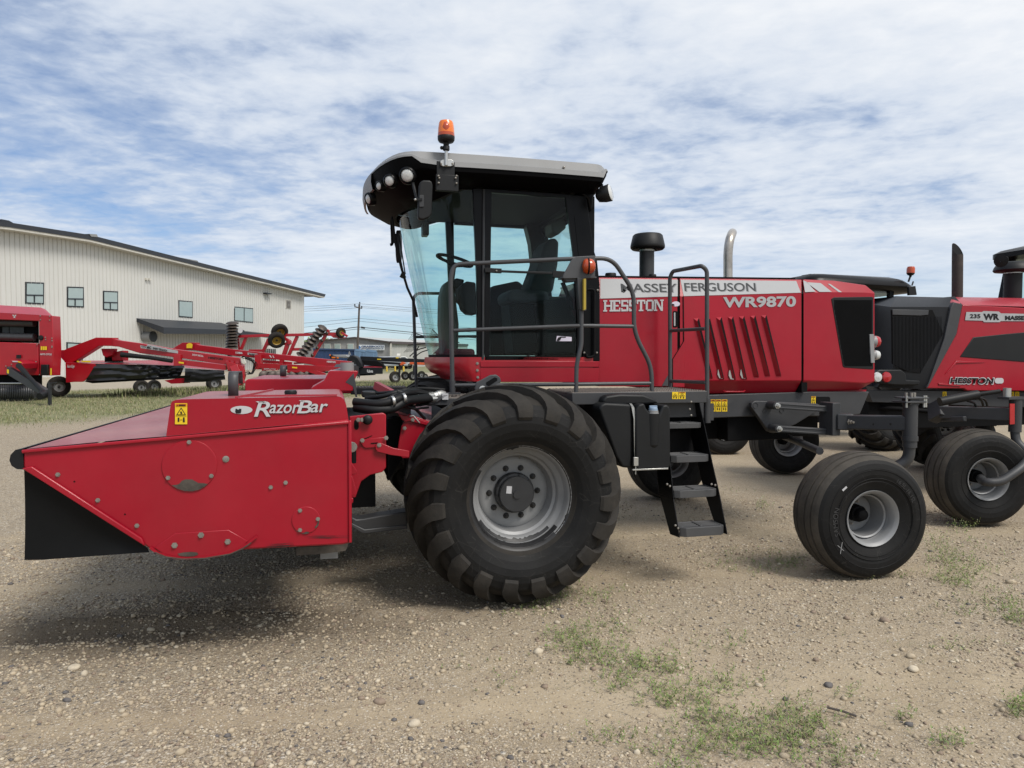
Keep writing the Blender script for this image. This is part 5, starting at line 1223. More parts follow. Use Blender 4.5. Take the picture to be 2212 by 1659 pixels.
# its cab, rear corner just inside the frame
cx = onY(*Q(1643,230), 3.45).x
m = MB('black_gloss'); rows = []
for z_, ins in ((onY(*Q(1700,285),3.3).z,.15),(onY(*Q(1643,262),3.3).z,.0),(onY(*Q(1643,222),3.3).z,.0),(onY(*Q(1680,200),3.3).z,.06),(onY(*Q(1858,172),3.3).z,.30)):
    rows.append([Vector((cx+a, b, z_)) for a, b in rrect(ins, 1.85+ins, 2.6-ins, 3.65-ins, .2)])
m.grid(rows, True); m.face(rows[-1]); m.face(rows[0]); m.build('cab_roof', None, w2, smooth=40)
zr = onY(*Q(1700,285),3.3).z
m = MB('black_gloss'); m.bar((cx+.28,2.02,zr), (cx-.02,2.02,1.9), .10,.10); m.build('cab_pillar', None, w2); m = MB('black_gloss'); m.bar((cx+.28,3.48,zr), (cx-.02,3.48,1.9), .10,.10); m.build('cab_pillar', None, w2); m = MB('black_gloss'); m.bar((cx+2.2,2.1,zr),(cx+2.0,2.1,1.8),.1,.1); m.build('cab_pillar', None, w2); m = MB('black_gloss'); m.bar((cx+2.2,3.4,zr),(cx+2.0,3.4,1.8),.1,.1); m.build('cab_pillar', None, w2)
m = MB('cab_glass'); m.face([(cx+.28,2.03,zr),(cx+2.2,2.03,zr),(cx+2.0,2.03,1.8),(cx,2.03,1.8)]); m.build('cab_glass', None, w2); m = MB('cab_glass'); m.face([(cx+.28,2.1,zr),(cx+.28,3.4,zr),(cx,3.4,1.9),(cx,2.1,1.9)]); m.build('cab_glass', None, w2)
m = MB('red_paint'); m.box(cx-.1, cx+2.2, 2.0, 3.5, 1.5, 1.85); m.build('lower_cab', None, w2)
m = MB('black_plastic'); c = onY(*Q(1668,298), 1.95); m.lathe([(.03,-.08),(.07,-.05),(.08,.0),(.001,.01)], c, (-.9,-.5,-.2), 18); m.build('rear_work_lamp', None, w2, smooth=50)
# its chassis, caster posts and wheels
m = MB('frame_grey'); prismY(m, [Q(560,1370),Q(1390,1376),Q(3300,1390),Q(3300,1520),Q(1650,1510),Q(1000,1480),Q(600,1470)], Y2+.10, .1); m.build('chassis', None, w2, bevel=.006)
m = MB('black_matte'); m.box(5.1, 9.5, 2.2, 3.3, .95, 1.35); m.build('underframe', None, w2)
for a in (1183, 1700, 1742, 1785): warning(*Q(a,1382), *Q(a+34,1426), planeY(Y2+.10), w2, head=False)
cp = onY(2110, 1035, 1.09); 
cw2 = caster_wheel(w2, Vector((cp.x, 1.09, .522))-Vector((7.6,CY2,0)), R(-13))
cq = LD(4.32, 11.3); cw2f = caster_wheel(w2, Vector((cq.x, cq.y, .522))-Vector((7.6,CY2,0)), R(-12))
Yp = .95; pp_ = onY(2193, 900, Yp)
m = MB('frame_grey'); m.cyl((pp_.x,Yp,onY(2193,933,Yp).z), (pp_.x,Yp,onY(2193,862,Yp).z), .062, 24); m.box(pp_.x-.17, pp_.x+.1, Yp-.07, Yp+.07, onY(2193,862,Yp).z, onY(2193,857,Yp).z); m.build('caster_tube', None, w2, smooth=45)
m = MB('decal_dark'); m = MB('red_lens'); prismY(m, [(2182,872),(2192,872),(2192,916),(2182,917)], Yp-.068, .01); m.build('reflector_strip', None, w2)
m = MB('steel'); m.cyl((pp_.x-.12,Yp,onY(2193,858,Yp).z),(pp_.x-.12,Yp,onY(2193,838,Yp).z),.04,12); m.build('ball_joint', None, w2, bevel=.004)
m = MB('black_plastic'); a, b, c = onY(2030,868,1.15), onY(2112,852,1.05), onY(2160,845,Yp); m.tube([a,b], .05, 14); m.tube([b,c], .024, 10); m.build('steering_cylinder', None, w2, smooth=50)
m = MB('frame_grey'); m.bar(onY(2030,890,1.5), Vector((pp_.x-.02,Yp,onY(2184,895,Yp).z)), .12,.14); m.bar(onY(2030,905,1.55), onY(2085,905,1.2), .05,.06); m.bar(onY(2025,870,1.6), onY(2028,905,1.5), .2,.12, up=(1,0,0)); m.build('swing_arm', None, w2, bevel=.01)
m = MB('frame_grey'); h = Vector((cp.x+.02, 1.02, .515))
hubp = onY(2126,1042,.82)
m.tube(fillet([(pp_.x,Yp,onY(2193,933,Yp).z),(pp_.x+.0,Yp-.02,onY(2193,955,Yp).z),onY(2228,985,.80),onY(2205,1012,.72),onY(2160,1042,.75),hubp,(cp.x,1.05,.515)], .12, 5), .046, 12); m.build('caster_leg', None, w2, smooth=60)
m = MB('frame_grey'); m.tube(fillet([(cq.x+.45,cq.y-.2,1.2),(cq.x+.4,cq.y-.1,.75),(cq.x+.15,cq.y+.1,.6),(cq.x,cq.y+.1,.515)], .15, 5), .05, 10); m.bar((cq.x+.45,cq.y-.2,1.1),(cq.x+.1,3.4,1.12),.13,.13); m.build('far_swing_arm', None, w2, smooth=50)
fd = LD(7.2, 11.87); drive_wheel(w2, Vector((fd.x, fd.y, .815))-Vector((7.6,CY2,0)), detail=0, spin=R(4))
m = MB('black_matte'); m.tube([onY(1870,878,2.3), onY(2000,888,1.9), onY(2060,895,1.8)], .03, 8); m.build('tie_rod', None, w2, smooth=60)
for a, b in (((2100,862),(2125,885)), ((2108,858),(2135,890)), ((2090,866),(2110,900))):
    m = MB('black_plastic'); p, q = onY(*a,1.1), onY(*b,1.3); m.tube(fillet([p, (p+q)/2+Vector((.05,0,.06)), q], .1, 4), .012, 6); m.build('hose', None, w2, smooth=60)
nd = LD(8.02, 8.57); drive_wheel(w2, Vector((nd.x, nd.y, .815))-Vector((7.6,CY2,0)), detail=0, spin=R(12))

# ------------------------------------------------------------------ third windrower, parked beyond the two, only roof and wheels showing
w3c = LD(5.3, 15.5); Y3 = w3c.y
w3 = thing('windrower', 'windrower with black cab roof and small beacon, half hidden behind the other two', 'windrower', (w3c.x, Y3, 0))
L3 = lambda p: Vector(p)-Vector((w3c.x, Y3, 0))
c3 = LD(4.0, 13.5, .515); caster_wheel(w3, L3(c3), R(-14))
m = MB('steel'); m.tube(fillet([(c3.x+.5,c3.y-.1,1.2),(c3.x+.5,c3.y-.15,.8),(c3.x+.35,c3.y-.3,.62),(c3.x+.0,c3.y-.25,.515)], .15, 5), .05, 10); m.build('caster_leg', ['frame_grey'], w3, smooth=60)
d3 = LD(7.36, 14.1, .815); drive_wheel(w3, L3(d3), detail=0, spin=R(2), flip=-1)
d3b = LD(6.5, 17.3, .815); drive_wheel(w3, L3(d3b), detail=0, rz=math.pi)
c3b = LD(3.2, 16.7, .515); caster_wheel(w3, L3(c3b), R(160))
Yr = c3.y+.9
rp = [Q(80,440),Q(130,432),Q(300,416),Q(560,414),Q(720,419),Q(860,446),Q(985,478),Q(978,490),Q(930,515),Q(860,560),Q(740,592),Q(700,575),Q(560,500),Q(300,470)]
a0 = onY(*Q(90,440), Yr); a1 = onY(*Q(985,480), Yr)
m = MB('black_gloss'); rows = []
zT = onY(*Q(560,415), Yr).z
for ins, z_ in ((.28, zT+.03),(.12,zT),(.02,zT-.10),(.0,zT-.17),(.06,zT-.25),(.3,zT-.32)):
    rows.append([Vector((a0.x+ins+x*(a1.x-a0.x-2*ins), Yr+ins+y*(1.9-2*ins), z_-.10*max(0, x-.75)/.25*(1 if ins < .2 else .5))) for x, y in rrect(0,0,1,1,.12)])
m.grid(rows, True); m.face(rows[0]); m.face(rows[-1]); m.build('cab_roof', None, w3, smooth=40)
m = MB('black_gloss'); xa, xb = a0.x+.5, a1.x-.25
for x, y in ((xa,Yr+.2),(xa,Yr+1.7),(xb-.3,Yr+.2),(xb-.3,Yr+1.7)): m.bar((x,y,zT-.3),(x-.05,y,1.8),.1,.1)
m.box(xa-.1, xb-.2, Yr+.2, Yr+1.7, 1.45, 1.95); m.build('cab_frame', None, w3)
m = MB('cab_glass'); m.face([(xa,Yr+.2,zT-.3),(xb-.3,Yr+.2,zT-.3),(xb-.35,Yr+.2,1.9),(xa-.05,Yr+.2,1.9)]); m.build('cab_glass', None, w3); m = MB('cab_glass'); m.face([(xa,Yr+1.7,zT-.3),(xb-.3,Yr+1.7,zT-.3),(xb-.35,Yr+1.7,1.9),(xa-.05,Yr+1.7,1.9)]); m.build('cab_glass', None, w3)
m = MB('black_plastic'); prismY(m, [Q(905,512),Q(960,505),Q(972,580),Q(905,583)], Yr-.1, .06); m.bar(onY(*Q(930,500),Yr-.1), onY(*Q(940,470),Yr-.0), .03,.03); m.build('mirror', None, w3, bevel=.01)
c = onY(*Q(918,400), Yr+.1); m = MB('amber_dark'); m.lathe([(.085,0),(.085,.10),(.07,.14),(.001,.145)], c+Vector((0,0,0)), (.05,0,1), 20); m.build('beacon', None, w3, smooth=40)
m = MB('black_plastic'); m.lathe([(.02,-.09),(.03,-.05),(.06,-.04),(.085,-.0)], c, (.05,0,1), 16); m.tube([c-Vector((0,0,.05)), onY(*Q(900,470),Yr+.1)], .02, 8); m.build('beacon_base', None, w3, smooth=40)
m = MB('roof_grey'); m.box(*(lambda p, q: (p.x, q.x, Yr+.6, Yr+.9, q.z, p.z))(onY(*Q(120,402),Yr+.6), onY(*Q(210,420),Yr+.6))); m.build('receiver', None, w3, bevel=.03)
m = MB('black_plastic'); m.box(*(lambda p, q: (p.x, q.x, Yr+.6, Yr+.9, q.z, p.z))(onY(*Q(85,405),Yr+.6), onY(*Q(125,445),Yr+.6))); m.build('receiver_base', None, w3)
m = MB('red_paint'); m.box(a0.x-3.2, a0.x+.3, Yr+.1, Yr+1.6, 1.5, 2.45); m.build('bonnet', None, w3, bevel=.05)
m = MB('frame_grey'); m.box(a0.x-3.2, a1.x, Yr+.3, Yr+1.4, 1.05, 1.48); m.bar((c3.x+.5,c3.y-.1,1.15),(c3.x+.5,Yr+.5,1.2),.13,.13); m.build('chassis', None, w3)
# ------------------------------------------------------------------ left background: baler, two mowers, disc harrow
Hn = lambda D: (lambda px, py: atD(px, py, D))
def prismD(mb, poly, D, th, mats=None): return mb.prism([atD(x, y, D) for x, y in poly], H_*th)
B = lambda x, y: (x*.1709, 637+y*.1709)                 # from the enlarged left edge of the photograph
def boxD(mb, x0, y0, x1, y1, D, th): return prismD(mb, [(x0,y0),(x1,y0),(x1,y1),(x0,y1)], D, th)
def wheelD(parent, cx, cy, rpx, D, turn, rimmat='silver_rim', wfrac=.38, name='wheel', rimfrac=.52, tilt=None):
    """background wheel: rib tyre, dished rim and hub under one Empty"""
    c = atD(cx, cy, D); r = rpx*D/FPX; w = bpy.data.objects.new(name, None); COL.objects.link(w); w.parent = parent
    w.matrix_parent_inverse = Matrix.Identity(4)
    M = INV[parent.name]; w.location = M @ c; w.rotation_euler = tilt if tilt else (0, 0, turn); local(w)
    m = MB('rubber_tread'); h = r*wfrac
    m.lathe([(r*rimfrac,-h*.8),(r*.66,-h),(r*.85,-h*.98),(r*.96,-h*.8),(r*.955,-h*.55),(r*.985,-h*.5),(r*.99,-h*.18),(r*.965,-h*.16),(r*.965,-h*.1),(r,-h*.08),(r,h*.08),(r*.965,h*.1),(r*.965,h*.16),(r*.99,h*.18),(r*.985,h*.5),(r*.955,h*.55),(r*.96,h*.8),(r*.85,h*.98),(r*.66,h),(r*rimfrac,h*.8)], (0,0,0), (0,1,0), 40); m.build('tyre', None, w, smooth=40)
    m = MB(rimmat); m.lathe([(r*rimfrac*1.02,-h*.82),(r*rimfrac*.92,-h*.7),(r*rimfrac*.85,-h*.2),(r*.12,-h*.25),(.001,-h*.25)], (0,0,0), (0,1,0), 32)
    m.lathe([(r*rimfrac*1.02,h*.82),(r*rimfrac*.92,h*.7),(r*rimfrac*.85,h*.0),(.001,h*.0)], (0,0,0), (0,1,0), 32); m.build('rim', None, w, smooth=40)
    m = MB('hub_grey'); m.lathe([(r*.14,-h*.2),(r*.12,-h*.5),(.001,-h*.52)], (0,0,0), (0,1,0), 16); m.build('hub', None, w, smooth=40)
    return w
DB = 27.5
bal = thing('round_baler', 'tall red round baler with an open dark chamber, cut off by the left edge', 'baler', tuple(LD(-18.2, DB+1, gz_depth(DB))))
m = MB('red_bright', 'red_pale')
def baler_body():
    BK = Vector((ray(70,740).x, ray(70,740).y, 0)).normalized()
    top = [B(-420,120),B(515,160),B(572,180),B(660,262)]
    front = [B(-420,215),B(0,225),B(640,262),B(662,265),B(676,700),B(664,1020),B(500,1018),B(490,330),B(478,330),B(0,312),B(-420,300)]
    m.m = 0; prismD(m, front, DB, .5)
    m.m = 0; prismD(m, [B(-420,585),B(482,612),B(490,1015),B(0,1012),B(-420,1005)], DB+.03, .5)
    m.prism([atD(*q, DB+.4) for q in (B(655,262),B(672,700),B(660,1020),B(640,1020),B(640,270))], BK*2.6)
    m.m = 1; f = [atD(*q, DB) for q in (B(-420,215),B(0,225),B(640,262),B(662,265))]; t = [atD(*q, DB+.9) for q in (B(-420,118),B(0,130),B(515,160),B(572,180))]
    for i in range(3): m.face([f[i], f[i+1], t[i+1], t[i]])
    t2 = [p+BK*2.2 for p in t]
    for i in range(3): m.face([t[i], t[i+1], t2[i+1], t2[i]])
    m.face([f[3], f[3]+BK*3, t2[3], t[3]])
baler_body(); m.build('body', None, bal, bevel=.02)
m = MB('black_matte'); prismD(m, [B(-420,300),B(480,325),B(484,610),B(-420,590)], DB+.75, .05); m.build('chamber', None, bal)
m = MB('tarp'); prismD(m, [B(30,375),B(110,378),B(112,500),B(30,500)], DB+.70, .03); prismD(m, [B(120,378),B(300,382),B(302,500),B(122,500)], DB+.68, .03); m.build('belt', None, bal)
for y in (352, 530):
    m = MB('rail_grey'); m.cyl(atD(*B(-420,y-12),DB+.45), atD(*B(440,y+6),DB+.45), .30*.5, 16); m.build('roller', None, bal, smooth=50)
for pts in (((158,252),(206,252),(182,292)),):
    m = MB('decal_white')
    for tri in (((155,250),(180,254),(168,276)), ((208,250),(183,254),(195,276)), ((168,290),(182,262),(196,290))): m.face([atD(*B(*q),DB-.01) for q in tri])
    m.build('emblem', None, bal)
def decalD(poly, D, mt, parent, name='decal'): m = MB(mt); m.face([atD(*q, D) for q in poly]); return m.build(name, None, parent)
for x in (515,543,570): decalD([B(x,651),B(x+22,651),B(x+22,697),B(x,697)], DB-.03, 'decal_yellow', bal)
decalD([B(635,928),B(655,928),B(654,1015),B(634,1015)], DB-.01, 'decal_yellow', bal); decalD([B(205,758),B(268,758),B(268,800),B(205,800)], DB-.01, 'decal_dark', bal)
lettering('AUTO CYCLE', (*B(505,738), *B(652,760)), Hn(DB), 'decal_white', bal, .05, eps=.02, drop=.5)
m = MB('black_plastic'); boxD(m, *B(512,880), *B(600,1015), DB-.12, .2); m.build('control_box', None, bal, bevel=.02)
m = MB('black_plastic'); m.lathe([(.06*1.7,0),(.09,-.05),(.001,-.06)], atD(*B(519,542),DB), H_, 16); m.build('filler_cap', None, bal)
m = MB('bolt')
for q in ((510,265),(628,270),(512,315),(628,320),(575,537),(577,565),(656,548),(657,580),(657,650),(656,663),(455,845),(470,625),(75,900),(145,880),(500,1008)): m.ball(atD(*B(*q),DB-.01), .028, 6)
m.build('body_bolt', None, bal)
m = MB('red_paint'); prismD(m, [B(125,820),B(285,860),B(270,940),B(190,930)], DB-.9, .9); m.build('gearbox', None, bal, bevel=.03)
decalD([B(155,832),B(225,835),B(222,850),B(160,848)], DB-.92, 'decal_white', bal); decalD([B(228,835),B(275,852),B(270,860),B(226,850)], DB-.92, 'decal_yellow', bal)
p, q = atD(*B(110,950), DB-.5), atD(*B(600,1250), DB-1.9)
m = MB('frame_grey'); m.bar(p, q, .16, .30); m.build('tongue', None, bal, bevel=.02)
decalD([B(88,940),B(112,945),B(112,995),B(88,990)], DB-.75, 'decal_yellow', bal)
m = MB('black_plastic'); a, b = atD(*B(235,890), DB-.9), atD(*B(570,1260), DB-2.1); m.tube([a, a.lerp(b,.3), a.lerp(b,.32), b], [.10,.09,.075,.075], 14); m.tube([b.lerp(a,.12), b, b-H_*.3-Vector((0,0,.05))], [.08,.14,.12], 14); m.build('drive_shaft', None, bal, smooth=50)
m = MB('steel'); a = atD(*B(630,1105), DB-2.1); b = atD(*B(630,1400), DB-2.1); m.bar(a, b, .09,.09); m.bar(atD(*B(605,1120),DB-2.1), atD(*B(720,1105),DB-2.1), .03,.03); m.bar(atD(*B(650,1165),DB-2.1), atD(*B(690,1165),DB-2.1), .03,.03); m.bar(b-Vector((.12,0,0)), b+Vector((.12,0,0)), .12,.03); m.build('jack', ['hub_grey'], bal)
m = MB('black_matte'); boxD(m, *B(-420,1010), *B(470,1290), DB+.35, .3); m.build('underside', None, bal)
m = MB('hub_grey'); m.cyl(atD(*B(-420,1230),DB+.1), atD(*B(440,1225),DB+.1), .24, 16); m.build('pickup_drum', None, bal, smooth=50)
m = MB('rail_grey')
for i in range(26):
    x = -300+i*28.5; c = [atD(*B(x+8*math.sin(t), 1230-88*math.cos(t)), DB+.1-.26*math.sin(t)) for t in np.linspace(.2, 2.9, 8)]; m.tube(c, .035, 6)
m.build('pickup_strips', None, bal, smooth=50)
m = MB('steel'); m.tube([atD(*B(-420,1120),DB-.2), atD(*B(310,1118),DB-.2)], .03, 6)
m.build('wind_guard', None, bal)
m = MB('hub_grey')
for i in range(24):
    x = -100+i*23; a = atD(*B(x,1290),DB+.0); m.tube([a, atD(*B(x+3,1330+12*(i%3)),DB-.1)], .008, 4)
m.build('tines', None, bal)
wheelD(bal, *B(-260,1240), 30, DB+1, .3)

def mower(label, D, tongue, foot, parent_loc):
    t = thing('disc_mower', label, 'mower', tuple(parent_loc)); return t
DM = 30.0
mw = thing('disc_mower', 'red pull-type mower with black pleated curtains, its arched tongue rising over the end panel', 'mower', tuple(LD(-15, DM, gz_depth(DM))), group='pull-type mowers by the building')
V = lambda x, y: (x*.3173, 453.6+y*.3173)
m = MB('red_bright'); prismD(m, [(141,783),(209,786),(204,797),(183,822),(178,825),(160,825),(142,827)], DM-.9, .06); m.build('end_panel', None, mw, bevel=.015)
lettering('RazorEdge', (145,788,161,796), Hn(DM-.91), 'decal_white', mw, .02, eps=.02, shear=.2)
m = MB('red_pale'); m.add([atD(141,783,DM-.9), atD(209,786,DM-.9), atD(398,790,DM-.2), atD(385,778,DM+1.6), atD(150,779,DM+1.2)], [(0,1,2,3,4)]); m.build('deck', None, mw)
def curtain(parent, pts_top, pts_bot, D0, D1, n=26, amp=.06, name='curtain', mt='tarp'):
    m = MB(mt); rows = []
    for k in range(9):
        v = k/8; row = []
        for i in range(n+1):
            u = i/n; tx = np.interp(u*(len(pts_top)-1), range(len(pts_top)), [p[0] for p in pts_top]); ty = np.interp(u*(len(pts_top)-1), range(len(pts_top)), [p[1] for p in pts_top])
            bx = np.interp(u*(len(pts_bot)-1), range(len(pts_bot)), [p[0] for p in pts_bot]); by_ = np.interp(u*(len(pts_bot)-1), range(len(pts_bot)), [p[1] for p in pts_bot])
            D = D0+(D1-D0)*u + amp*(math.sin(v*16+math.sin(u*9)*1.4)*.8+math.sin(u*23+v*3)*.35) - .12*math.sin(v*math.pi)*.5
            row.append(atD(tx+(bx-tx)*v, ty+(by_-ty)*v, D))
        rows.append(row)
    m.grid(rows); return m.build(name, None, parent, smooth=60)
curtain(mw, [(207,785.5),(300,788),(345,790)], [(184,824),(300,818),(346,815)], DM-.92, DM-.5, 30)
curtain(mw, [(296,787),(350,789),(398,790)], [(298,817),(350,815),(388,811)], DM-.62, DM-.3, 26, .05)
m = MB('black_matte'); m.add([atD(209,787,DM-.85), atD(398,791,DM-.25), atD(390,812,DM-.25), atD(184,825,DM-.85)], [(0,1,2,3)]); prismD(m, [(180,824),(385,812),(380,818),(200,828)], DM-.6, 1.2); m.build('cutterbar', None, mw)
for x, y in ((222,808),(315,805),(344,803),(388,798)): m = MB('decal_white'); m.ball(atD(x,y,DM-.95+(x-209)*.0035), .035, 8, (1,.4,1)); m.build('curtain_button', None, mw)
def tongue(parent, upper, lower, D0, D1, th, x0, x1, name='tongue', mt='red_bright'):
    """box-section drawbar swept between two pixel outlines, running away from D0 to D1"""
    m = MB(mt); f = lambda x: D0+(D1-D0)*(x-x0)/(x1-x0)
    rows = []
    for (a, b) in zip(upper, lower):
        p, q = atD(*a, f(a[0])), atD(*b, f(b[0])); rows.append([p, q, q+H_*th, p+H_*th])
    m.grid(rows, True); m.face(rows[0]); m.face(rows[-1]); return m.build(name, None, parent, bevel=.015)
tongue(mw, [(137,757),(147,752),(207,729),(246,729.5)], [(140,783),(157,783),(214,747),(246,747.5)], DM-.5, DM-.7, .35, 137, 246, 'tongue_arch')
tongue(mw, [(243,731),(255,735),(302,741.5),(380,755),(518,773.6)], [(243,748),(256,749),(302,763),(380,772),(523,793)], DM-.75, DM-1.2, .32, 243, 520)
m = MB('red_paint'); prismD(m, [(118,757),(137,756),(141,783),(128,768)], DM-.5, .2); m.build('lamp_arm', None, mw)
m = MB('black_plastic'); boxD(m, 117,757,127,772, DM-.6,.12); m.build('tail_lamp', None, mw, bevel=.02); m = MB('amber'); m.ball(atD(121.5,761,DM-.62), .07, 10); m.build('amber_lens', None, mw, smooth=60)
SD = Hn(DM-.95)
decalD([(303,745.5),(316,748),(319,744),(384,757.5),(388,764),(304,752)], DM-.98, 'decal_silver', mw, 'badge')
lettering('1393', (305,746,315,749.5), Hn(DM-.99), 'decal_dark', mw, .03, eps=.03, drop=2); lettering('MC', (317,747,327,753), Hn(DM-.99), 'decal_dark', mw, .05, eps=.03, drop=1.5); lettering('MASSEY FERGUSON', (330,749.5,361,754), Hn(DM-.99), 'decal_dark', mw, .05, eps=.03, drop=6)
lettering('SHOW SPECIAL', (415.5,764,439.5,768), Hn(DM-1.2), 'decal_white', mw, .03, eps=.03, drop=3.3); lettering('HESSTON', (450,770,481,775), Hn(DM-1.2), 'decal_dark', mw, .06, eps=.03, drop=3.5)
m = MB('red_pale')
for x in (491,502,513): m.lathe([(.06,0),(.06,-.01),(.001,-.01)], atD(x, 780.5+(x-490)*.09, DM-1.22), H_, 16)
m.build('tongue_boss', None, mw)
m = MB('red_bright'); a, b = atD(385,782,DM-1.0), atD(490,794,DM-1.1); m.bar(a, b, .16,.2); m.bar(atD(384,766,DM-1.0), atD(385,790,DM-1.0), .2,.28); m.build('tongue_cylinder', None, mw, bevel=.01); decalD([(386,781),(397,782.5),(397,786),(386,784.5)], DM-1.2, 'decal_yellow', mw)
m = MB('black_plastic'); m.tube([atD(262,766,DM-.9), atD(320,772,DM-.9), atD(372,780,DM-.9)], [.11,.08,.08], 12); m.build('drive_shaft', None, mw, smooth=50)
m = MB('red_paint'); prismD(m, [(218,753),(246,753),(243,767),(229,772),(222,768)], DM-.5,.3); prismD(m, [(240,762),(264,757),(264,779),(242,779)], DM-.3,.5); m.build('gearbox', None, mw, bevel=.02)
m = MB('black_matte'); boxD(m, 226,766,255,782, DM-.2,.4); m.build('pivot', None, mw)
m = MB('red_bright'); m.bar(atD(505,790,DM-1.2), atD(523,830,DM-1.2), .3,.3, up=(1,0,0)); prismD(m, [(487,780),(524,790),(528,812),(522,833),(514,833),(516,808),(492,800)], DM-1.25,.2); m.build('hitch', None, mw, bevel=.01)
for q in ((176,781,20),(166,781,5)): decalD([(q[0],q[1]-2),(q[0]+q[2],q[1]-1.5),(q[0]+q[2],q[1]+2),(q[0],q[1]+1)], DM-.95, 'decal_yellow', mw)
wheelD(mw, 127, 835, 22.5, DM, .5, rimfrac=.48); wheelD(mw, 305, 836, 15.5, DM+3.3, .5, wfrac=.5); wheelD(mw, 333, 834, 13.5, DM+4.5, .5, wfrac=.5)
rg = random.Random(4)
for i in range(9):
    a = atD(521+rg.random()*4, 768+rg.random()*6, DM-1.3); b = atD(540+rg.random()*10, 806+rg.random()*8, DM-1.0); c = atD(548+rg.random()*14, 776+rg.random()*12, DM-1.0); d = atD(527+rg.random()*10, 800+rg.random()*10, DM-1.2)
    m = MB('black_plastic'); m.tube(fillet([a, c, b, d], .5, 6), .011, 6); m.build('hose', None, mw, smooth=60)
m = MB('cream_trim'); prismD(m, [(519,770),(528,772),(531,785),(527,788),(521,784)], DM-1.28, .06); m.build('hose_holder', None, mw, bevel=.02)

DN = 33.5
mn = thing('disc_mower', 'second red pull-type mower further back, with long white-striped drawbar and plain curtain', 'mower', tuple(LD(-13, DN, gz_depth(DN))), group='pull-type mowers by the building')
tongue(mn, [(340,758),(374,752),(394,740),(424,740)], [(345,768),(380,768),(400,756),(424,757)], DN, DN-.4, .4, 340, 424, 'tongue_arch')
tongue(mn, [(420,741),(428,745),(506,755),(626,768),(757,781)], [(420,757),(428,758),(506,769),(626,779.5),(757,803)], DN-.4, DN-2, .35, 420, 757)
ND = lambda x: Hn(DN-.42-1.6*(x-420)/337.)
lettering('1386', (509,759.5,524,764), ND(515), 'decal_white', mn, .05, eps=.03, drop=.7)
decalD([(534.5,761.5),(581,767),(585,772),(535,766.5)], DN-1.05, 'decal_silver', mn, 'badge'); lettering('MASSEY FERGUSON', (537.5,763,575,767), Hn(DN-1.07), 'decal_dark', mn, .05, eps=.03, drop=3.8)
decalD([(581,767.2),(584,767.5),(588,772.6),(584.5,772.2)], DN-1.25, 'decal_white', mn, 'stripe'); decalD([(588,768),(590,768.2),(593,773),(591,773)], DN-1.25, 'decal_white', mn, 'stripe')
lettering('HESSTON', (706,779,725,783), ND(715), 'decal_white', mn, .05, eps=.04, drop=1.2)
m = MB('red_bright'); boxD(m, 550,766,563,798, DN-1.3,.3); m.bar(atD(470+80,789,DN-1.2), atD(726,797,DN-1.9), .16,.22); m.build('tongue_cylinder', None, mn, bevel=.01); decalD([(631,792),(642,793),(642,796),(631,795)], DN-1.95, 'decal_yellow', mn)
m = MB('red_pale'); m.add([atD(400,794,DN-.6), atD(486,800,DN-.4), atD(484,784,DN+1.2), atD(395,780,DN+1.2)], [(0,1,2,3)]); m.build('deck', None, mn)
curtain(mn, [(400,796),(440,798),(484,800)], [(398,826),(440,825),(487,820)], DN-.65, DN-.4, 16, .03)
m = MB('red_paint'); prismD(m, [(355,822),(385,817),(400,815),(398,828),(370,829)], DN-.5, .6); m.build('skid', None, mn)
m = MB('black_matte'); m.add([atD(401,797,DN-.5), atD(484,801,DN-.3), atD(484,820,DN-.3), atD(400,826,DN-.5)], [(0,1,2,3)]); m.build('cutterbar', None, mn)
for x, y in ((410,812),(485,809)): m = MB('decal_white'); m.ball(atD(x,y,DN-.72), .03, 8); m.build('curtain_button', None, mn)
wheelD(mn, 462, 828, 15.5, DN+2.5, .5, wfrac=.5)
sticker([(0, [(403,744),(407,741.5),(412,741),(416,744),(415,752),(403,752)], 0)], Hn(DN-.42), ('decal_yellow',), mn, 'crest')
m = MB('black_plastic')
for i in range(7):
    a = atD(756+rg.random()*5, 782+rg.random()*4, DN-2.1); b = atD(766+rg.random()*6, 800+rg.random()*8, DN-2); c = atD(760+rg.random()*4, 812+rg.random()*6, DN-2); m.tube(fillet([a, b, c], .4, 5), .02, 5)
m.build('hoses', None, mn, smooth=60)
m = MB('red_bright'); prismD(m, [(745,798),(756,796),(757,812),(752,822),(742,820)], DN-2, .3); m.bar(atD(730,796,DN-2), atD(748,806,DN-2), .2,.3); m.build('hitch', None, mn, bevel=.02)

# ---- disc harrow with folded wings
DH = 38.0
har = thing('disc_harrow', 'red disc harrow with raised wings, rusty disc gangs and two yellow rimmed wheels up high', 'harrow', tuple(LD(-12, DH, gz_depth(DH))))
C3 = lambda x, y: (378+x*.1709, 648+y*.1709)
def beam(a, b, w, D=DH, D2=None, mt='red_bright'): 
    m = MB(mt); m.bar(atD(*C3(*a), D), atD(*C3(*b), D2 or D), w, w); return m.build('frame_tube', None, har, bevel=.01)
for a, b, w, dd in (((800,462),(1200,447),.15,0),((1380,445),(1995,432),.15,0),((1930,435),(2050,430),.17,0),((905,465),(838,625),.15,.05),((1190,490),(1112,662),.16,.05),((1548,455),(1438,702),.16,.05),((1440,515),(1338,810),.20,-.1),((1945,378),(1735,728),.16,.0),((935,640),(1112,640),.13,.1),((1160,562),(1460,552),.13,.1),((1490,625),(1620,622),.15,.1),((800,480),(815,640),.10,.2),((1380,480),(1455,525),.16,-.15),((1980,440),(2080,470),.16,.0),((1040,770),(1480,800),.15,.2),((1100,880),(1320,870),.13,.1),((1430,900),(1700,860),.2,.1),((1700,890),(1800,930),.18,.0),((1500,800),(1720,790),.1,.2)):
    beam(a, b, w, DH+dd)
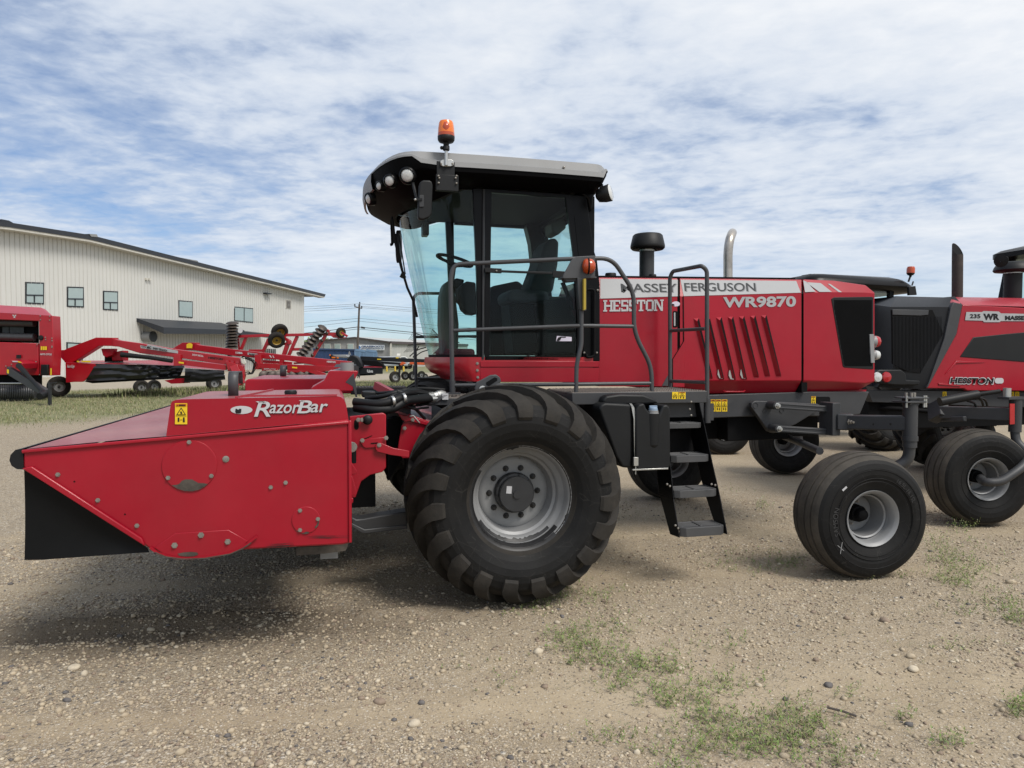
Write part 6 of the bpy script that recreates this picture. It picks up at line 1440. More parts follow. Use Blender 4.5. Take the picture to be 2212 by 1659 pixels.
m = MB('red_bright'); prismD(m, [C3(1420,500),C3(1455,515),C3(1455,560),C3(1415,560)], DH-.25, .3); m.build('pivot', None, har, bevel=.02)
# each disc is a dished plate of its own
def dish(c, ax, r):
    m = MB('disc_rust'); ax = Vector(ax).normalized(); m.lathe([(.02,.07),(r*.4,.06),(r*.75,.03),(r,-.02),(r*.99,-.028),(r*.75,.018),(r*.4,.048),(.02,.055)], c, ax, 28); m.build('disc', None, har, smooth=50)
for i in range(9):
    x = 733-(i*1.8)+ (6 if i > 3 else 0); y = 290+i*37.5; c = atD(*C3(x-8, y), DH-.3); dish(c, R_*.06+Vector((0,0,1))+H_*-.28, .33)
m = MB('disc_rust'); m.bar(atD(*C3(733,280),DH-.3), atD(*C3(720,610),DH-.3), .10,.10); m.build('gang_shaft', None, har)
m = MB('decal_white'); m.lathe([(.13,0),(.13,.05),(.001,.05)], atD(*C3(820,388),DH-.2), H_*-1+R_*.8, 16); m.build('bearing_cap', None, har)
for i in range(9):
    t = i/8; c = atD(*C3(1868-t*270, 345+t*345), DH-.25); dish(c, R_*.50+Vector((0,0,.78))-H_*.32, .27)
m = MB('disc_rust'); m.bar(atD(*C3(1900,380),DH-.15), atD(*C3(1620,690),DH-.15), .09,.09)
for i in range(4): c = atD(*C3(1920-i*62, 420+i*92), DH-.1); m.ball(c, .09, 8)
m.build('gang_shaft', None, har)
wheelD(har, *C3(1323,402), 18, DH-.2, 0, 'yellow_rim', wfrac=.30, tilt=(R(28), 0, R(25)), rimfrac=.5); wheelD(har, *C3(1283,506), 18, DH-.5, 0, 'yellow_rim', wfrac=.34, tilt=(R(26), 0, R(15)), rimfrac=.52); wheelD(har, *C3(2097,412), 11.2, DH-.1, 0, 'yellow_rim', wfrac=.38, tilt=(R(5), 0, R(38)))
m = MB('red_bright'); prismD(m, [C3(2110,400),C3(2190,450),C3(2170,470),C3(2100,425)], DH-.35,.06); prismD(m, [C3(1960,440),C3(2120,480),C3(2170,465),C3(2150,485),C3(2000,478)], DH-.1,.12); m.build('wheel_arm', None, har, bevel=.01)
lettering('SUNFLOWER', (*C3(1122,855), *C3(1278,880)), Hn(DH-.32), 'decal_white', har, .03, eps=.03)
m = MB('red_bright'); prismD(m, [C3(1110,848),C3(1290,848),C3(1290,890),C3(1110,890)], DH-.3, .2); m.build('name_beam', None, har)
for i in range(7): c = atD(*C3(1130+i*95+(20 if i % 2 else 0), 962), DH-.5); dish(c, R_*.5-H_*.7+Vector((0,0,.1)), .30)
m = MB('black_matte'); boxD(m, *C3(1110,905), *C3(1900,925), DH, .6); m.build('gang_beam', None, har)
m = MB('red_bright'); m.bar(atD(*C3(1700,890),DH-.6), atD(*C3(1900,950),DH-.6), .16,.2); m.bar(atD(*C3(1420,905),DH-.5), atD(*C3(1900,890),DH-.5), .1,.12); m.build('lower_arm', None, har, bevel=.01)
wheelD(har, *C3(1210,985), 13, DH-.3, .6, wfrac=.4)

# ---- black mower and hay rake behind the header
K = lambda x, y: (675+x*.12205, 648+y*.12205)
DK = 42.0
kb = thing('folding_mower', 'black mower with dark folded flap bearing white script, beside the grass strip', 'mower', tuple(LD(-8.7, DK, gz_depth(DK))))
m = MB('kubota_black'); prismD(m, [K(700,1195),K(1245,1192),K(1240,1308),K(720,1316)], DK, .06); m.build('side_flap', None, kb, bevel=.01)
lettering('Kubota', (*K(966,1230), *K(1072,1284)), Hn(DK), 'decal_white', kb, .04, eps=.03, drop=.3)
m = MB('orange_paint'); m.add([atD(*K(880,1150),DK+1), atD(*K(1200,1170),DK+1), atD(*K(1240,1192),DK), atD(*K(860,1192),DK)], [(0,1,2,3)]); m.build('deck', ['red_pale'], kb)
m = MB('kubota_black'); prismD(m, [K(600,1060),K(660,985),K(720,978),K(800,1010),K(870,1120),K(890,1195),K(700,1190)], DK-.2, .6); m.build('shroud', None, kb, bevel=.05)
m = MB('roof_grey'); prismD(m, [K(340,970),K(590,968),K(640,1010),K(600,1030),K(420,1018)], DK+.2, .8); m.build('cover', None, kb, bevel=.04)
m = MB('kubota_black'); prismD(m, [K(295,965),K(345,968),K(430,1030),K(440,1050),K(310,1040)], DK+.1,.4); m.build('cover_end', None, kb, bevel=.03)
for x0, x1, y in ((300,322,975),(340,405,1018),(430,465,1022)): decalD([K(x0,y-12),K(x1,y-12),K(x1,y+12),K(x0,y+12)], DK-.25, 'amber', kb, 'marker')
m = MB('black_matte'); prismD(m, [K(860,1060),K(1160,1080),K(1240,1140),K(1280,1190),K(900,1150)], DK+.3, .5); prismD(m, [K(760,1310),K(1100,1315),K(1080,1330),K(780,1345)], DK+.2,.5); m.build('cutterbar', None, kb, bevel=.02)
m = MB('black_plastic')
for i in range(8):
    a = atD(*K(690+rg.random()*50,1050+rg.random()*40), DK-.4); b = atD(*K(740+rg.random()*60,1200+rg.random()*60), DK-.4); c = atD(*K(790+rg.random()*50,1330+rg.random()*60), DK-.4); m.tube(fillet([a, b, c], .5, 4), .022, 5)
m.build('hoses', None, kb, smooth=60)
m = MB('roof_grey'); prismD(m, [K(630,970),K(645,908),K(655,908),K(680,975)], DK+.4,.05); m.build('marker_plate', None, kb)
DR = 43.0
rk = thing('hay_rake', 'black hay rake on small wheels with spiky raised tine arms, beyond the cab front', 'rake', tuple(LD(-6, DR, gz_depth(DR))))
m = MB('kubota_black'); m.bar(atD(*K(850,1030),DR), atD(*K(2050,1085),DR), .2,.24); m.bar(atD(*K(1120,1100),DR), atD(*K(1560,1130),DR), .12,.14); m.build('main_beam', None, rk, bevel=.02)
m = MB('orange_paint'); m.bar(atD(*K(1720,1120),DR-.15), atD(*K(1990,1130),DR-.15), .1,.14); prismD(m, [K(1565,1105),K(1600,1095),K(1660,1120),K(1570,1160),K(1540,1150)], DR-.15,.2); m.build('head_casting', None, rk, bevel=.02)
for x, y, w in ((1180,1048,70),(1500,1022,50),(1830,1035,40)): decalD([K(x-w/2,y-9),K(x+w/2,y-7),K(x+w/2,y+11),K(x-w/2,y+9)], DR-.2, 'decal_yellow', rk)
for (x, y, r) in ((1460,1365,105),(1640,1340,76),(1775,1345,84),(1930,1330,74),(2000,1350,46),(2300,1345,80),(2500,1345,80)): wheelD(rk, *K(x, y), r*.12205, DR+(0 if r > 100 else .8), .35, wfrac=.3)
m = MB('kubota_black')
for x, y0, y1 in ((1545,1140,1340),(1800,1160,1330),(1840,1160,1220)): m.bar(atD(*K(x,y0),DR), atD(*K(x-10,y1),DR), .12,.12, up=(1,0,0))
m.build('wheel_leg', None, rk)
m = MB('black_matte')
for (a, b, n) in (((1770,570),(2000,650),5),((1690,800),(2000,770),7),((2120,520),(2300,700),6),((2400,640),(2600,760),6)):
    p, q = atD(*K(*a),DR), atD(*K(*b),DR); m.bar(p, q, .05,.05)
    for i in range(n):
        t = i/n*.5; x, y = a[0]+(b[0]-a[0])*t, a[1]+(b[1]-a[1])*t; m.tube([atD(*K(x,y),DR), atD(*K(x-20,y+70),DR), atD(*K(x-75,y+130),DR)], .010, 4)
for (a, b, c) in (((1720,1000),(1850,880),(2010,840)),((1800,1030),(1900,930),(2060,880)),((1780,1020),(1840,900),(1880,820)),((2100,1000),(2250,850),(2400,640)),((2150,1030),(2300,900),(2550,800))):
    m.tube(fillet([atD(*K(*a),DR), atD(*K(*b),DR), atD(*K(*c),DR)], 1, 5), .035, 6)
m.build('tine_arms', None, rk, smooth=50)
m = MB('roof_grey'); m.cyl(atD(*K(1500,1010),DR+1), atD(*K(1560,1012),DR+1), .22, 12); m.build('white_drum', ['cream_trim'], rk, bevel=.02)
# ------------------------------------------------------------------ buildings and far things
A_, B_ = LD(-34.6, 48), LD(-26.5, 91); along = (B_-A_).normalized(); nrm = Vector((along.y, -along.x, 0))      # faces the yard
if nrm.dot(cam_pos-A_) < 0: nrm = -nrm
WP = planeP(A_, nrm)
def wallP(poly, out=0.0): return [WP(x, y)+nrm*out for x, y in poly]
shed = thing('metal_building', 'large pale ribbed metal building with black framed windows and dark sloping roof edge', 'building', tuple(LD(-33, 60, gz_depth(60))))
wtop = [(-260,468),(0,491),(172,516),(657,637)]
m = MB('white_wall'); base = [(657,840),(-260,840)]
pts = wallP(wtop+base); 
for p in pts[-2:]: p.z = -.2
m.prism(pts, -nrm*18)
# ribs of the cladding
L0, L1 = WP(-250, 800), WP(655, 800); Lr = (L1-L0); Lr.z = 0; n = int(Lr.length/.40)
def ztop_at(p):
    for (a, b) in zip(wtop[:-1], wtop[1:]):
        pa, pb = WP(*a), WP(*b); ta, tb = (pa-A_).dot(along), (pb-A_).dot(along); t = (p-A_).dot(along)
        if ta <= t <= tb: return pa.z+(pb.z-pa.z)*(t-ta)/(tb-ta)
    return 9.0
for i in range(n):
    p = L0+Lr*(i/n); p.z = 0; zt = ztop_at(p); m.bar(p+nrm*.02, p+nrm*.02+Vector((0,0,zt)), .045, .06, up=nrm)
m.build('wall', None, shed, smooth=20)
m = MB('roof_edge', 'cream_trim'); ridge = [(-260,455),(0,482),(172,508),(690,636)]
up = wallP([(x, y) for x, y in ridge], .9); dn = wallP([(-260,464),(0,492),(172,518),(688,641)], .9)
for i in range(3):
    a, b, c, d = up[i], up[i+1], dn[i+1], dn[i]; m.m = 0; m.prism([a, b, c, d], -nrm*20)
    lo = [q-Vector((0,0,.16)) for q in (d, c)]; m.m = 1; m.prism([d-nrm*.05, c-nrm*.05, lo[1]-nrm*.05, lo[0]-nrm*.05], -nrm*.86)
m.build('roof', ['roof_edge','cream_trim'], shed)
m = MB('roof_grey'); m.prism(wallP([(170,506),(186,507),(189,513),(174,512)], .95), -nrm*.8); m.build('roof_vent', None, shed); m = MB('roof_grey'); m.prism(wallP([(375,555),(420,563),(423,566),(380,559)], .3), -nrm*1.5); m.build('roof_hatch', None, shed)
m = MB('roof_edge'); m.prism(wallP([(-10,474),(6,477),(15,482),(-10,482)], .5), -nrm*1.5); m.build('roof_vent', None, shed)
def window(x0, y0, x1, y1, drop, panes, split=None):
    fr = [(x0,y0),(x1,y0+drop),(x1,y1+drop),(x0,y1)]
    m = MB('window_frame'); P = wallP(fr, .05); c = sum(P, Vector())/4; inner = [p+(c-p)*.0 for p in P]
    ex = (P[1]-P[0]).normalized(); ez = Vector((0,0,1)); t = .10
    I = [P[0]+ex*t-ez*t, P[1]-ex*t-ez*t, P[2]-ex*t+ez*t, P[3]+ex*t+ez*t]
    for i in range(4): j = (i+1) % 4; m.prism([P[i], P[j], I[j], I[i]], -nrm*.12)
    for (ua, va, ub, vb) in panes:
        f = lambda u, v: I[0]+(I[1]-I[0])*u+(I[3]-I[0])*v
        m.bar(f(ua,va), f(ub,vb), .09, .08, up=nrm)
    w = m.build('window', None, shed)
    m = MB('window_glass'); m.face([p+nrm*.006 for p in I]); m.build('pane', None, w)
    return w
low = [(0,.62,1,.62),(.45,.62,.45,1)]
window(54,609,94,656,1.5,low); window(144,619,180,663,1.2,low); window(222,628,254,669.5,1.5,low); window(385,648.5,415.5,684.5,2.5,[]); window(505.5,662,546,693.5,4,[(.5,0,.5,1)])
window(143,739,178,779,2,[(0,.4,1,.4)])
m = MB('cream_trim'); m.prism(wallP([(616,646.5),(628,647.5),(628,667),(616,665.5)], .06), -nrm*.1)
m.build('vent_frame', None, shed); m = MB('brown_trim')
for i in range(6): m.prism(wallP([(617.5,649+i*2.8),(626.5,650+i*2.8),(626.5,651.2+i*2.8),(617.5,650.2+i*2.8)], .11), -nrm*.06)
m.build('louvre_vent', None, shed)
m = MB('cream_trim'); m.prism(wallP([(312,600),(316,600.5),(316,605),(312,604.5)], .2), -nrm*.2); m.prism(wallP([(318.5,601),(322.5,601.5),(322.5,606),(318.5,605.5)], .2), -nrm*.2); m.build('wall_lamp', None, shed)
m = MB('window_frame'); m.prism(wallP([(568,632),(580,634),(577,636),(568,635)], .5), -nrm*.45); m.build('wall_light', None, shed)
m = MB('cream_trim'); c = WP(310, 727); m.cyl(c+nrm*.1, c+nrm*.9+Vector((0,0,0)), .42, 20); m.build('exhaust_duct', ['roof_grey'], shed, smooth=50); m = MB('window_frame'); m.cyl(c+nrm*.9, c+nrm*1.0, .47, 20); m.build('duct_ring', None, shed, smooth=50)
# entrance canopy
m = MB('roof_edge'); a = WP(295,700); b = WP(478,712); zt_, zb_c = a.z+.1, a.z-.75
o = 2.6
m.add([a+Vector((0,0,.5)), b+Vector((0,0,.7)), b+nrm*o+Vector((0,0,-.1)), a+nrm*o+Vector((0,0,-.3)), a+Vector((0,0,.2)), b+Vector((0,0,.4)), b+nrm*o+Vector((0,0,-.5)), a+nrm*o+Vector((0,0,-.85))], [(0,1,2,3),(7,6,5,4),(3,2,6,7),(0,3,7,4),(1,5,6,2)])
m.bar(a+nrm*(o-.2)+Vector((0,0,-.5))+along*10, Vector((0,0,-4.5))+a+nrm*(o-.2)+along*10, .3,.3, up=nrm)
m.build('canopy', None, shed)
m = MB('roof_edge'); a = WP(478,716); b = WP(560,724); m.add([a+Vector((0,0,.3)), b+Vector((0,0,.3)), b+nrm*2.2, a+nrm*2.2, a, b, b+nrm*2.2-Vector((0,0,.4)), a+nrm*2.2-Vector((0,0,.4))], [(0,1,2,3),(7,6,5,4),(3,2,6,7),(0,3,7,4),(1,5,6,2)]); m.build('canopy', None, shed)
m = MB('window_dark'); m.prism(wallP([(571,753),(596,754),(596,790),(571,790)], .04), -nrm*.1); m.build('doorway', None, shed)

# ---- grey business building with its name board
DG = 95.0
gb = thing('workshop', 'low grey workshop with dark roof trim and a white name board in blue lettering', 'building', tuple(LD(-18, DG+5, gz_depth(DG))))
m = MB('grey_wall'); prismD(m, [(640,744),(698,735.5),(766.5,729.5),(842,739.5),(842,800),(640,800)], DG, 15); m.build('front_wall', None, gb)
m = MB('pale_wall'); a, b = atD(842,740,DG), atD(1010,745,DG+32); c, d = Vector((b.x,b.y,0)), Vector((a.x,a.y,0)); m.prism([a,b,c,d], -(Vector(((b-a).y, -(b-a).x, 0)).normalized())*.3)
L_ = b-a
for i in range(60): p = a+L_*(i/60); q = Vector((p.x,p.y,0)); m.bar(p, q, .10,.06)
m.build('side_wall', None, gb)
m = MB('brown_trim')
P = [(636,743),(698,733.5),(766.5,727.5),(845,738)]
for p, q in zip(P[:-1], P[1:]): m.prism([atD(*p,DG-.4), atD(*q,DG-.4), atD(q[0],q[1]+2.6,DG-.4), atD(p[0],p[1]+2.6,DG-.4)], H_*15.5)
m.bar(atD(843,740,DG-.3), atD(1010,745.5,DG+32), .3,.35); m.build('roof', None, gb)
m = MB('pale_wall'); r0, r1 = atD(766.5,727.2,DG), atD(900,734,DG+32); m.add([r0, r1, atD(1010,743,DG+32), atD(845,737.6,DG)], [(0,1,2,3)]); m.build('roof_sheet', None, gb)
m = MB('sign_white'); prismD(m, [(775,744.6),(830.5,745.4),(830.5,756.6),(775,756.4)], DG-.25, .1); sg = m.build('name_board', None, gb)
lettering('GRASSROOTS', (780.5,746.4,829.5,750.6), Hn(DG-.26), 'sign_navy', sg, .05, eps=.1); lettering('LANDSCAPING & IRRIGATION LTD.', (780,752,829,754.6), Hn(DG-.26), 'sign_navy', sg, .04, eps=.1)
m = MB('sign_blue'); m.face([atD(*q,DG-.4) for q in ((776,746.3),(779.6,750.5),(776,754.7),(775.2,754),(775.2,747))]); m.build('emblem', None, sg)
for x0, x1 in ((701,713),(722.6,735),(751,763)):
    m = MB('cream_trim'); prismD(m, [(x0-.8,742.4),(x1+.8,742.4),(x1+.8,757),(x0-.8,757)], DG-.15, .2); w = m.build('window', None, gb); m = MB('window_glass'); prismD(m, [(x0,743.2),(x1,743.2),(x1,757),(x0,757)], DG-.2, .04); m.build('pane', None, w)
m = MB('window_dark'); a = atD(893,749,DG+7.5); prismD(m, [(889,749),(894.5,749),(894.5,756),(889,756)], DG+8.5, .1); m.build('window', None, gb)
m = MB('cream_trim'); m.bar(atD(844.5,742,DG-.6), atD(844,772,DG-.6), .18,.18); m.build('downpipe', None, gb)
# ---- blue containers
DCn = 72.0
ct = thing('shipping_container', 'dark blue corrugated shipping container in front of the workshop', 'container', tuple(LD(-17.8, DCn, gz_depth(DCn))))
a, b = atD(677,753.6,DCn+.6), atD(766.5,755.6,DCn); m = MB('blue_steel'); t = (b-a).normalized(); nn = Vector((t.y,-t.x,0)); nn = nn if nn.dot(cam_pos-a) > 0 else -nn
zb3 = gz_depth(DCn); rows = []; N_ = 120; up_, dn_ = [], []
for i in range(N_+1):
    p = a.lerp(b, i/N_)+nn*(.05 if (i//2) % 2 else 0); up_.append(p); dn_.append(Vector((p.x,p.y,zb3)))
m.grid([up_, dn_]); m.grid([up_, [p-nn*2.4 for p in up_]]); m.build('corrugated_side', None, ct, smooth=10); m = MB('blue_steel'); m.bar(a+nn*.06, b+nn*.06, .12,.14); m.bar(b, Vector((b.x,b.y,zb3)), .16,.16); m.build('corner_frame', None, ct)
cr = thing('steel_crate', 'light blue open slatted steel crate beside the dark blue container', 'crate', tuple(LD(-15, DCn-.5, gz_depth(DCn))))
def slats(x0, x1, yt0, yt1, D, n, parent, name):
    m = MB('blue_light')
    for i in range(n):
        u = i/(n-1); x = x0+(x1-x0)*u; p = atD(x, yt0+(yt1-yt0)*u+1, D); m.bar(p, Vector((p.x,p.y,gz_depth(D))), .16,.06, up=H_)
    p, q = atD(x0,yt0,D), atD(x1,yt1,D); m.bar(p, q, .12,.22); m.bar(Vector((p.x,p.y,p.z-.9)), Vector((q.x,q.y,q.z-.9)), .1,.12); m.build(name, None, parent)
    return p, q
slats(767.5,789,755.5,758.5,DCn-.5,10,cr,'end_slats'); slats(791,813.5,756.5,759.5,DCn-.5,10,cr,'side_slats')
m = MB('blue_steel'); prismD(m, [(767,758),(813,761),(813,790),(767,790)], DCn-.3, .05); m.build('liner', None, cr)
# ---- power line
DP = 85.0
pole = thing('utility_pole', 'weathered wooden power pole with one short crossarm rising behind the containers', 'pole', tuple(LD((772-1106)/FPX*DP, DP, gz_depth(DP))))
t0 = atD(776.3,657,DP); m = MB('pole_wood'); b0 = LD((770.5-1106)/FPX*DP, DP, gz_depth(DP)-.2); m.tube([b0, t0], [.15,.11], 12); m.build('post', None, pole, smooth=60)
m = MB('pole_wood'); m.bar(atD(765.5,662.3,DP-.15), atD(782.3,666.3,DP-.15), .1,.12); m.build('crossarm', None, pole)
m = MB('window_frame')
for q in ((766.5,661),(781.5,664.8),(777,656.3)): p = atD(*q,DP-.15); m.cyl(p, p+Vector((0,0,.22)), .07, 8)
m.build('insulator', None, pole)
def wire_(pts, r, name='power_cable', label=None):
    P = [atD(x, y, D) for x, y, D in pts]; out = []
    for a, b in zip(P[:-1], P[1:]):
        L = (b-a).length
        for i in range(13): t = i/12; out.append(a.lerp(b, t)-Vector((0,0,.012*L*4*t*(1-t)*.5)))
    m = MB('wire'); m.tube(out, r, 5); o = m.build(name); tag(o, label, 'cable', 'cables strung from the power pole'); return o
LW = [('thin power cable at the top insulator of the wooden pole', [(380,668,DP+25),(777,656,DP),(1380,690,DP+40)], .016), ('thin power cable on the left end of the crossarm', [(380,676,DP+25),(766.5,660.5,DP),(1380,694,DP+40)], .016),
      ('thin power cable on the right end of the crossarm', [(380,680,DP+25),(781.5,664.5,DP),(1380,699,DP+40)], .016), ('upper of two faint cables below the crossarm', [(380,712,DP+25),(774.5,687.6,DP),(1380,728,DP+40)], .018),
      ('lower of two faint cables below the crossarm', [(380,728,DP+25),(774.5,693.5,DP),(1380,742,DP+40)], .018), ('thick dark communication cable low on the wooden pole', [(380,742,DP+25),(773.8,706.2,DP),(1380,752,DP+40)], .045), ('lowest sagging communication cable on the wooden pole', [(380,748,DP+25),(773.6,710.5,DP),(1380,756,DP+40)], .025)]
for lb, pts, r in LW: wire_(pts, r, label=lb)
m = MB('wire'); p, q = atD(780.5,707.2,DP), atD(788,708.6,DP); m.bar(p, q, .25,.22); o = m.build('cable_splice'); tag(o, 'small black splice box hanging on the thick cable beside the pole', 'cable box')
# ---- yellow posts and parked cars beyond the road
for i, (x, yb) in enumerate(((835.5,802.5),(853.5,802),(871.8,802.3))):
    p = onG(x, yb); m = MB('yellow_post'); h = 9.3*(p-cam_pos).dot(H_)/FPX; m.cyl(p, p+Vector((0,0,h)), .09, 10); m.ball(p+Vector((0,0,h)), .09, 8); o = m.build('bollard'); tag(o, 'yellow bollard at the far road edge, '+('left one beside the black flap','middle one above the grass','right one beside the rake leg')[i], 'bollard', 'yellow bollards by the far road')
def car(lat, dep, rz, col_, label):
    o = thing('parked_car', label, 'car', tuple(LD(lat, dep, gz_depth(dep))), rz, 'cars parked beyond the road'); local(o)
    m = MB(col_); pr = [(-2.2,.35),(-2.25,.75),(-1.3,.95),(-.6,1.45),(.9,1.47),(1.6,1.0),(2.2,.9),(2.25,.4)]
    m.prism([(x,-.85,z) for x, z in pr], (0,1.7,0)); m.build('body', None, o, bevel=.12)
    m = MB('car_dark'); m.prism([(x,-.87,z) for x, z in ((-1.15,.98),(-.55,1.38),(.85,1.4),(1.4,1.0))], (0,1.74,0)); m.build('side_windows', None, o)
    for x in (-1.4, 1.4):
        for y in (-.8, .8):
            m = MB('rubber_tread'); m.lathe([(.2,-.1),(.33,-.1),(.33,.1),(.2,.1),(.001,.06)], (x,y,.33), (0,1,0), 20); m.build('wheel', None, o, smooth=40)
for i, (px, dep, rz, c_) in enumerate(((835,78,.5,'car_paint'),(856,84,.4,'white_wall'),(820,90,.5,'car_dark'),(1000,80,.3,'car_paint'))):
    car((px-1106)/FPX*dep, dep, rz-YAW, c_, ('silver car parked beyond the yellow bollards, nearest the black flap','white car parked beyond the yellow bollards','dark car parked farthest off, beside the workshop wall','silver car beyond the road, seen low through the cab glass')[i])
# ------------------------------------------------------------------ ground, gravel, weeds, grass
def vnoise(x, y, seed=0):
    """smooth value noise on arrays"""
    xi, yi = np.floor(x).astype(np.int64), np.floor(y).astype(np.int64); xf, yf = x-xi, y-yi
    def h(a, b):
        n = (a*374761393 + b*668265263 + seed*1442695041) & 0xFFFFFFFF
        n = ((n ^ (n >> 13))*1274126177) & 0xFFFFFFFF
        return ((n ^ (n >> 16)) & 0xFFFF)/65535.0
    u, v = xf*xf*(3-2*xf), yf*yf*(3-2*yf)
    return (h(xi,yi)*(1-u)+h(xi+1,yi)*u)*(1-v) + (h(xi,yi+1)*(1-u)+h(xi+1,yi+1)*u)*v
def fbm(x, y, o=4, seed=0, lac=2.1, g=.5):
    s = 0; a = 1; t = 0
    for k in range(o): s = s+a*vnoise(x*lac**k+k*17.3, y*lac**k+k*9.1, seed+k); t += a; a *= g
    return s/t
def gdepth(d): return .010*np.clip(d-12, 0, 48)
def ruts(lat, dep):
    """soft soil pushed into ridges in front of the header"""
    z = np.zeros_like(lat)
    for (la, da, lb, db, h, w) in ((-4.2,4.45,-1.5,5.05,.085,.10),(-4.0,4.12,-1.8,4.62,.06,.08),(-3.6,4.9,-1.2,5.45,.05,.10),(-1.9,4.75,-.5,5.2,.045,.08),(-2.9,4.30,-1.4,4.85,-.05,.09)):
        vx, vy = lb-la, db-da; L2 = vx*vx+vy*vy; t = np.clip(((lat-la)*vx+(dep-da)*vy)/L2, 0, 1)
        wob = .10*(fbm(lat*2.2+da*5, dep*2.2, 3, 31)-.5)
        d = np.hypot(lat-la-t*vx, dep-da-t*vy+wob); z += h*np.exp(-(d/w)**2)*np.sin(np.pi*np.clip(t,0.02,.98))**.5*(.5+1.0*fbm(lat*4, dep*4, 2, 5))
    k = np.exp(-(((lat-1.45)/.45)**2+((dep-5.05)/.16)**2)); z += -.012*k*np.abs(np.sin(dep*38+lat*6))
    return z
def ground_z(lat, dep):
    near = np.exp(-np.clip(np.hypot(lat, dep-4)-4, 0, None)/6)
    z = gdepth(dep) + near*((fbm(lat*.9, dep*.9, 3, 1)-.5)*.05 + (fbm(lat*5, dep*5, 3, 2)-.5)*.022 + (fbm(lat*16, dep*16, 2, 3)-.5)*.010*(.4+.9*gravel_f(lat, dep)))
    flat = np.exp(-((np.hypot((lat-0)/.6, (dep-5.5)/.35))**2)); 
    return z*(1) - .006 + ruts(lat, dep)
def gravel_f(lat, dep):
    n = fbm(lat*.55+4, dep*.75, 4, 11)
    g = .30+.75*(n-.35) + .55*np.clip((.35-lat)/1.6, 0, 1) + .35*np.clip((3.7-dep)/.7, 0, 1)*np.clip(1.2-np.abs(lat+.2)/1.6, 0, 1)
    g = g + .5*np.clip((lat-1.2)/1.5, 0, 1)*np.clip(fbm(lat*1.2, dep*1.6, 3, 12)*1.5-.4, 0, 1)*.6
    for d0, k in ((3.72, .10), (5.9, .06), (7.3, .03)):           # smooth wheel tracks
        g = g*(1-.65*np.exp(-((dep-d0-k*lat-.12*(fbm(lat*.8, dep*0+d0, 2, 71)-.5))/.17)**2))
    return np.clip(g, .05, 1)
def soil_shade_f(lat, dep):  # turned soil, plus header shade put into the ground colour
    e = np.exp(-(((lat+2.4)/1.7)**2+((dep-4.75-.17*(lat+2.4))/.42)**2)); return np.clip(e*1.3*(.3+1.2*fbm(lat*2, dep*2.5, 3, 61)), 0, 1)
def grass_f(lat, dep):
    n = (fbm(lat*.5, dep*.5, 4, 21)-.5)*6
    a = 1/(1+np.exp(-(dep-(20+(lat+13)*1.6)+n)*1.3)); b = 1/(1+np.exp((dep-(34+(lat+22)*.93)+n*.3)*2))
    far_ = 1/(1+np.exp(-(dep-(52+(lat+20)*.9))*.6))
    return np.clip(a*b*(.65+.7*fbm(lat*1.1, dep*1.1, 3, 22)) + far_*.9*(lat > -19), 0, 1)*(lat < 1.5+dep*.1)
def road_f(lat, dep): return 1/(1+np.exp(-(dep-(34+(lat+22)*.93))*2))
def axis_(lo, hi, step, far0, far1, n):
    mid_ = np.arange(lo, hi+step*.5, step); k = np.linspace(0, 1, n+1)[1:]
    g = lambda a, b: a+(b-a)*(k**1 * (k**3*.97+.03))
    return np.concatenate([g(lo, far0)[::-1], mid_, g(hi, far1)])
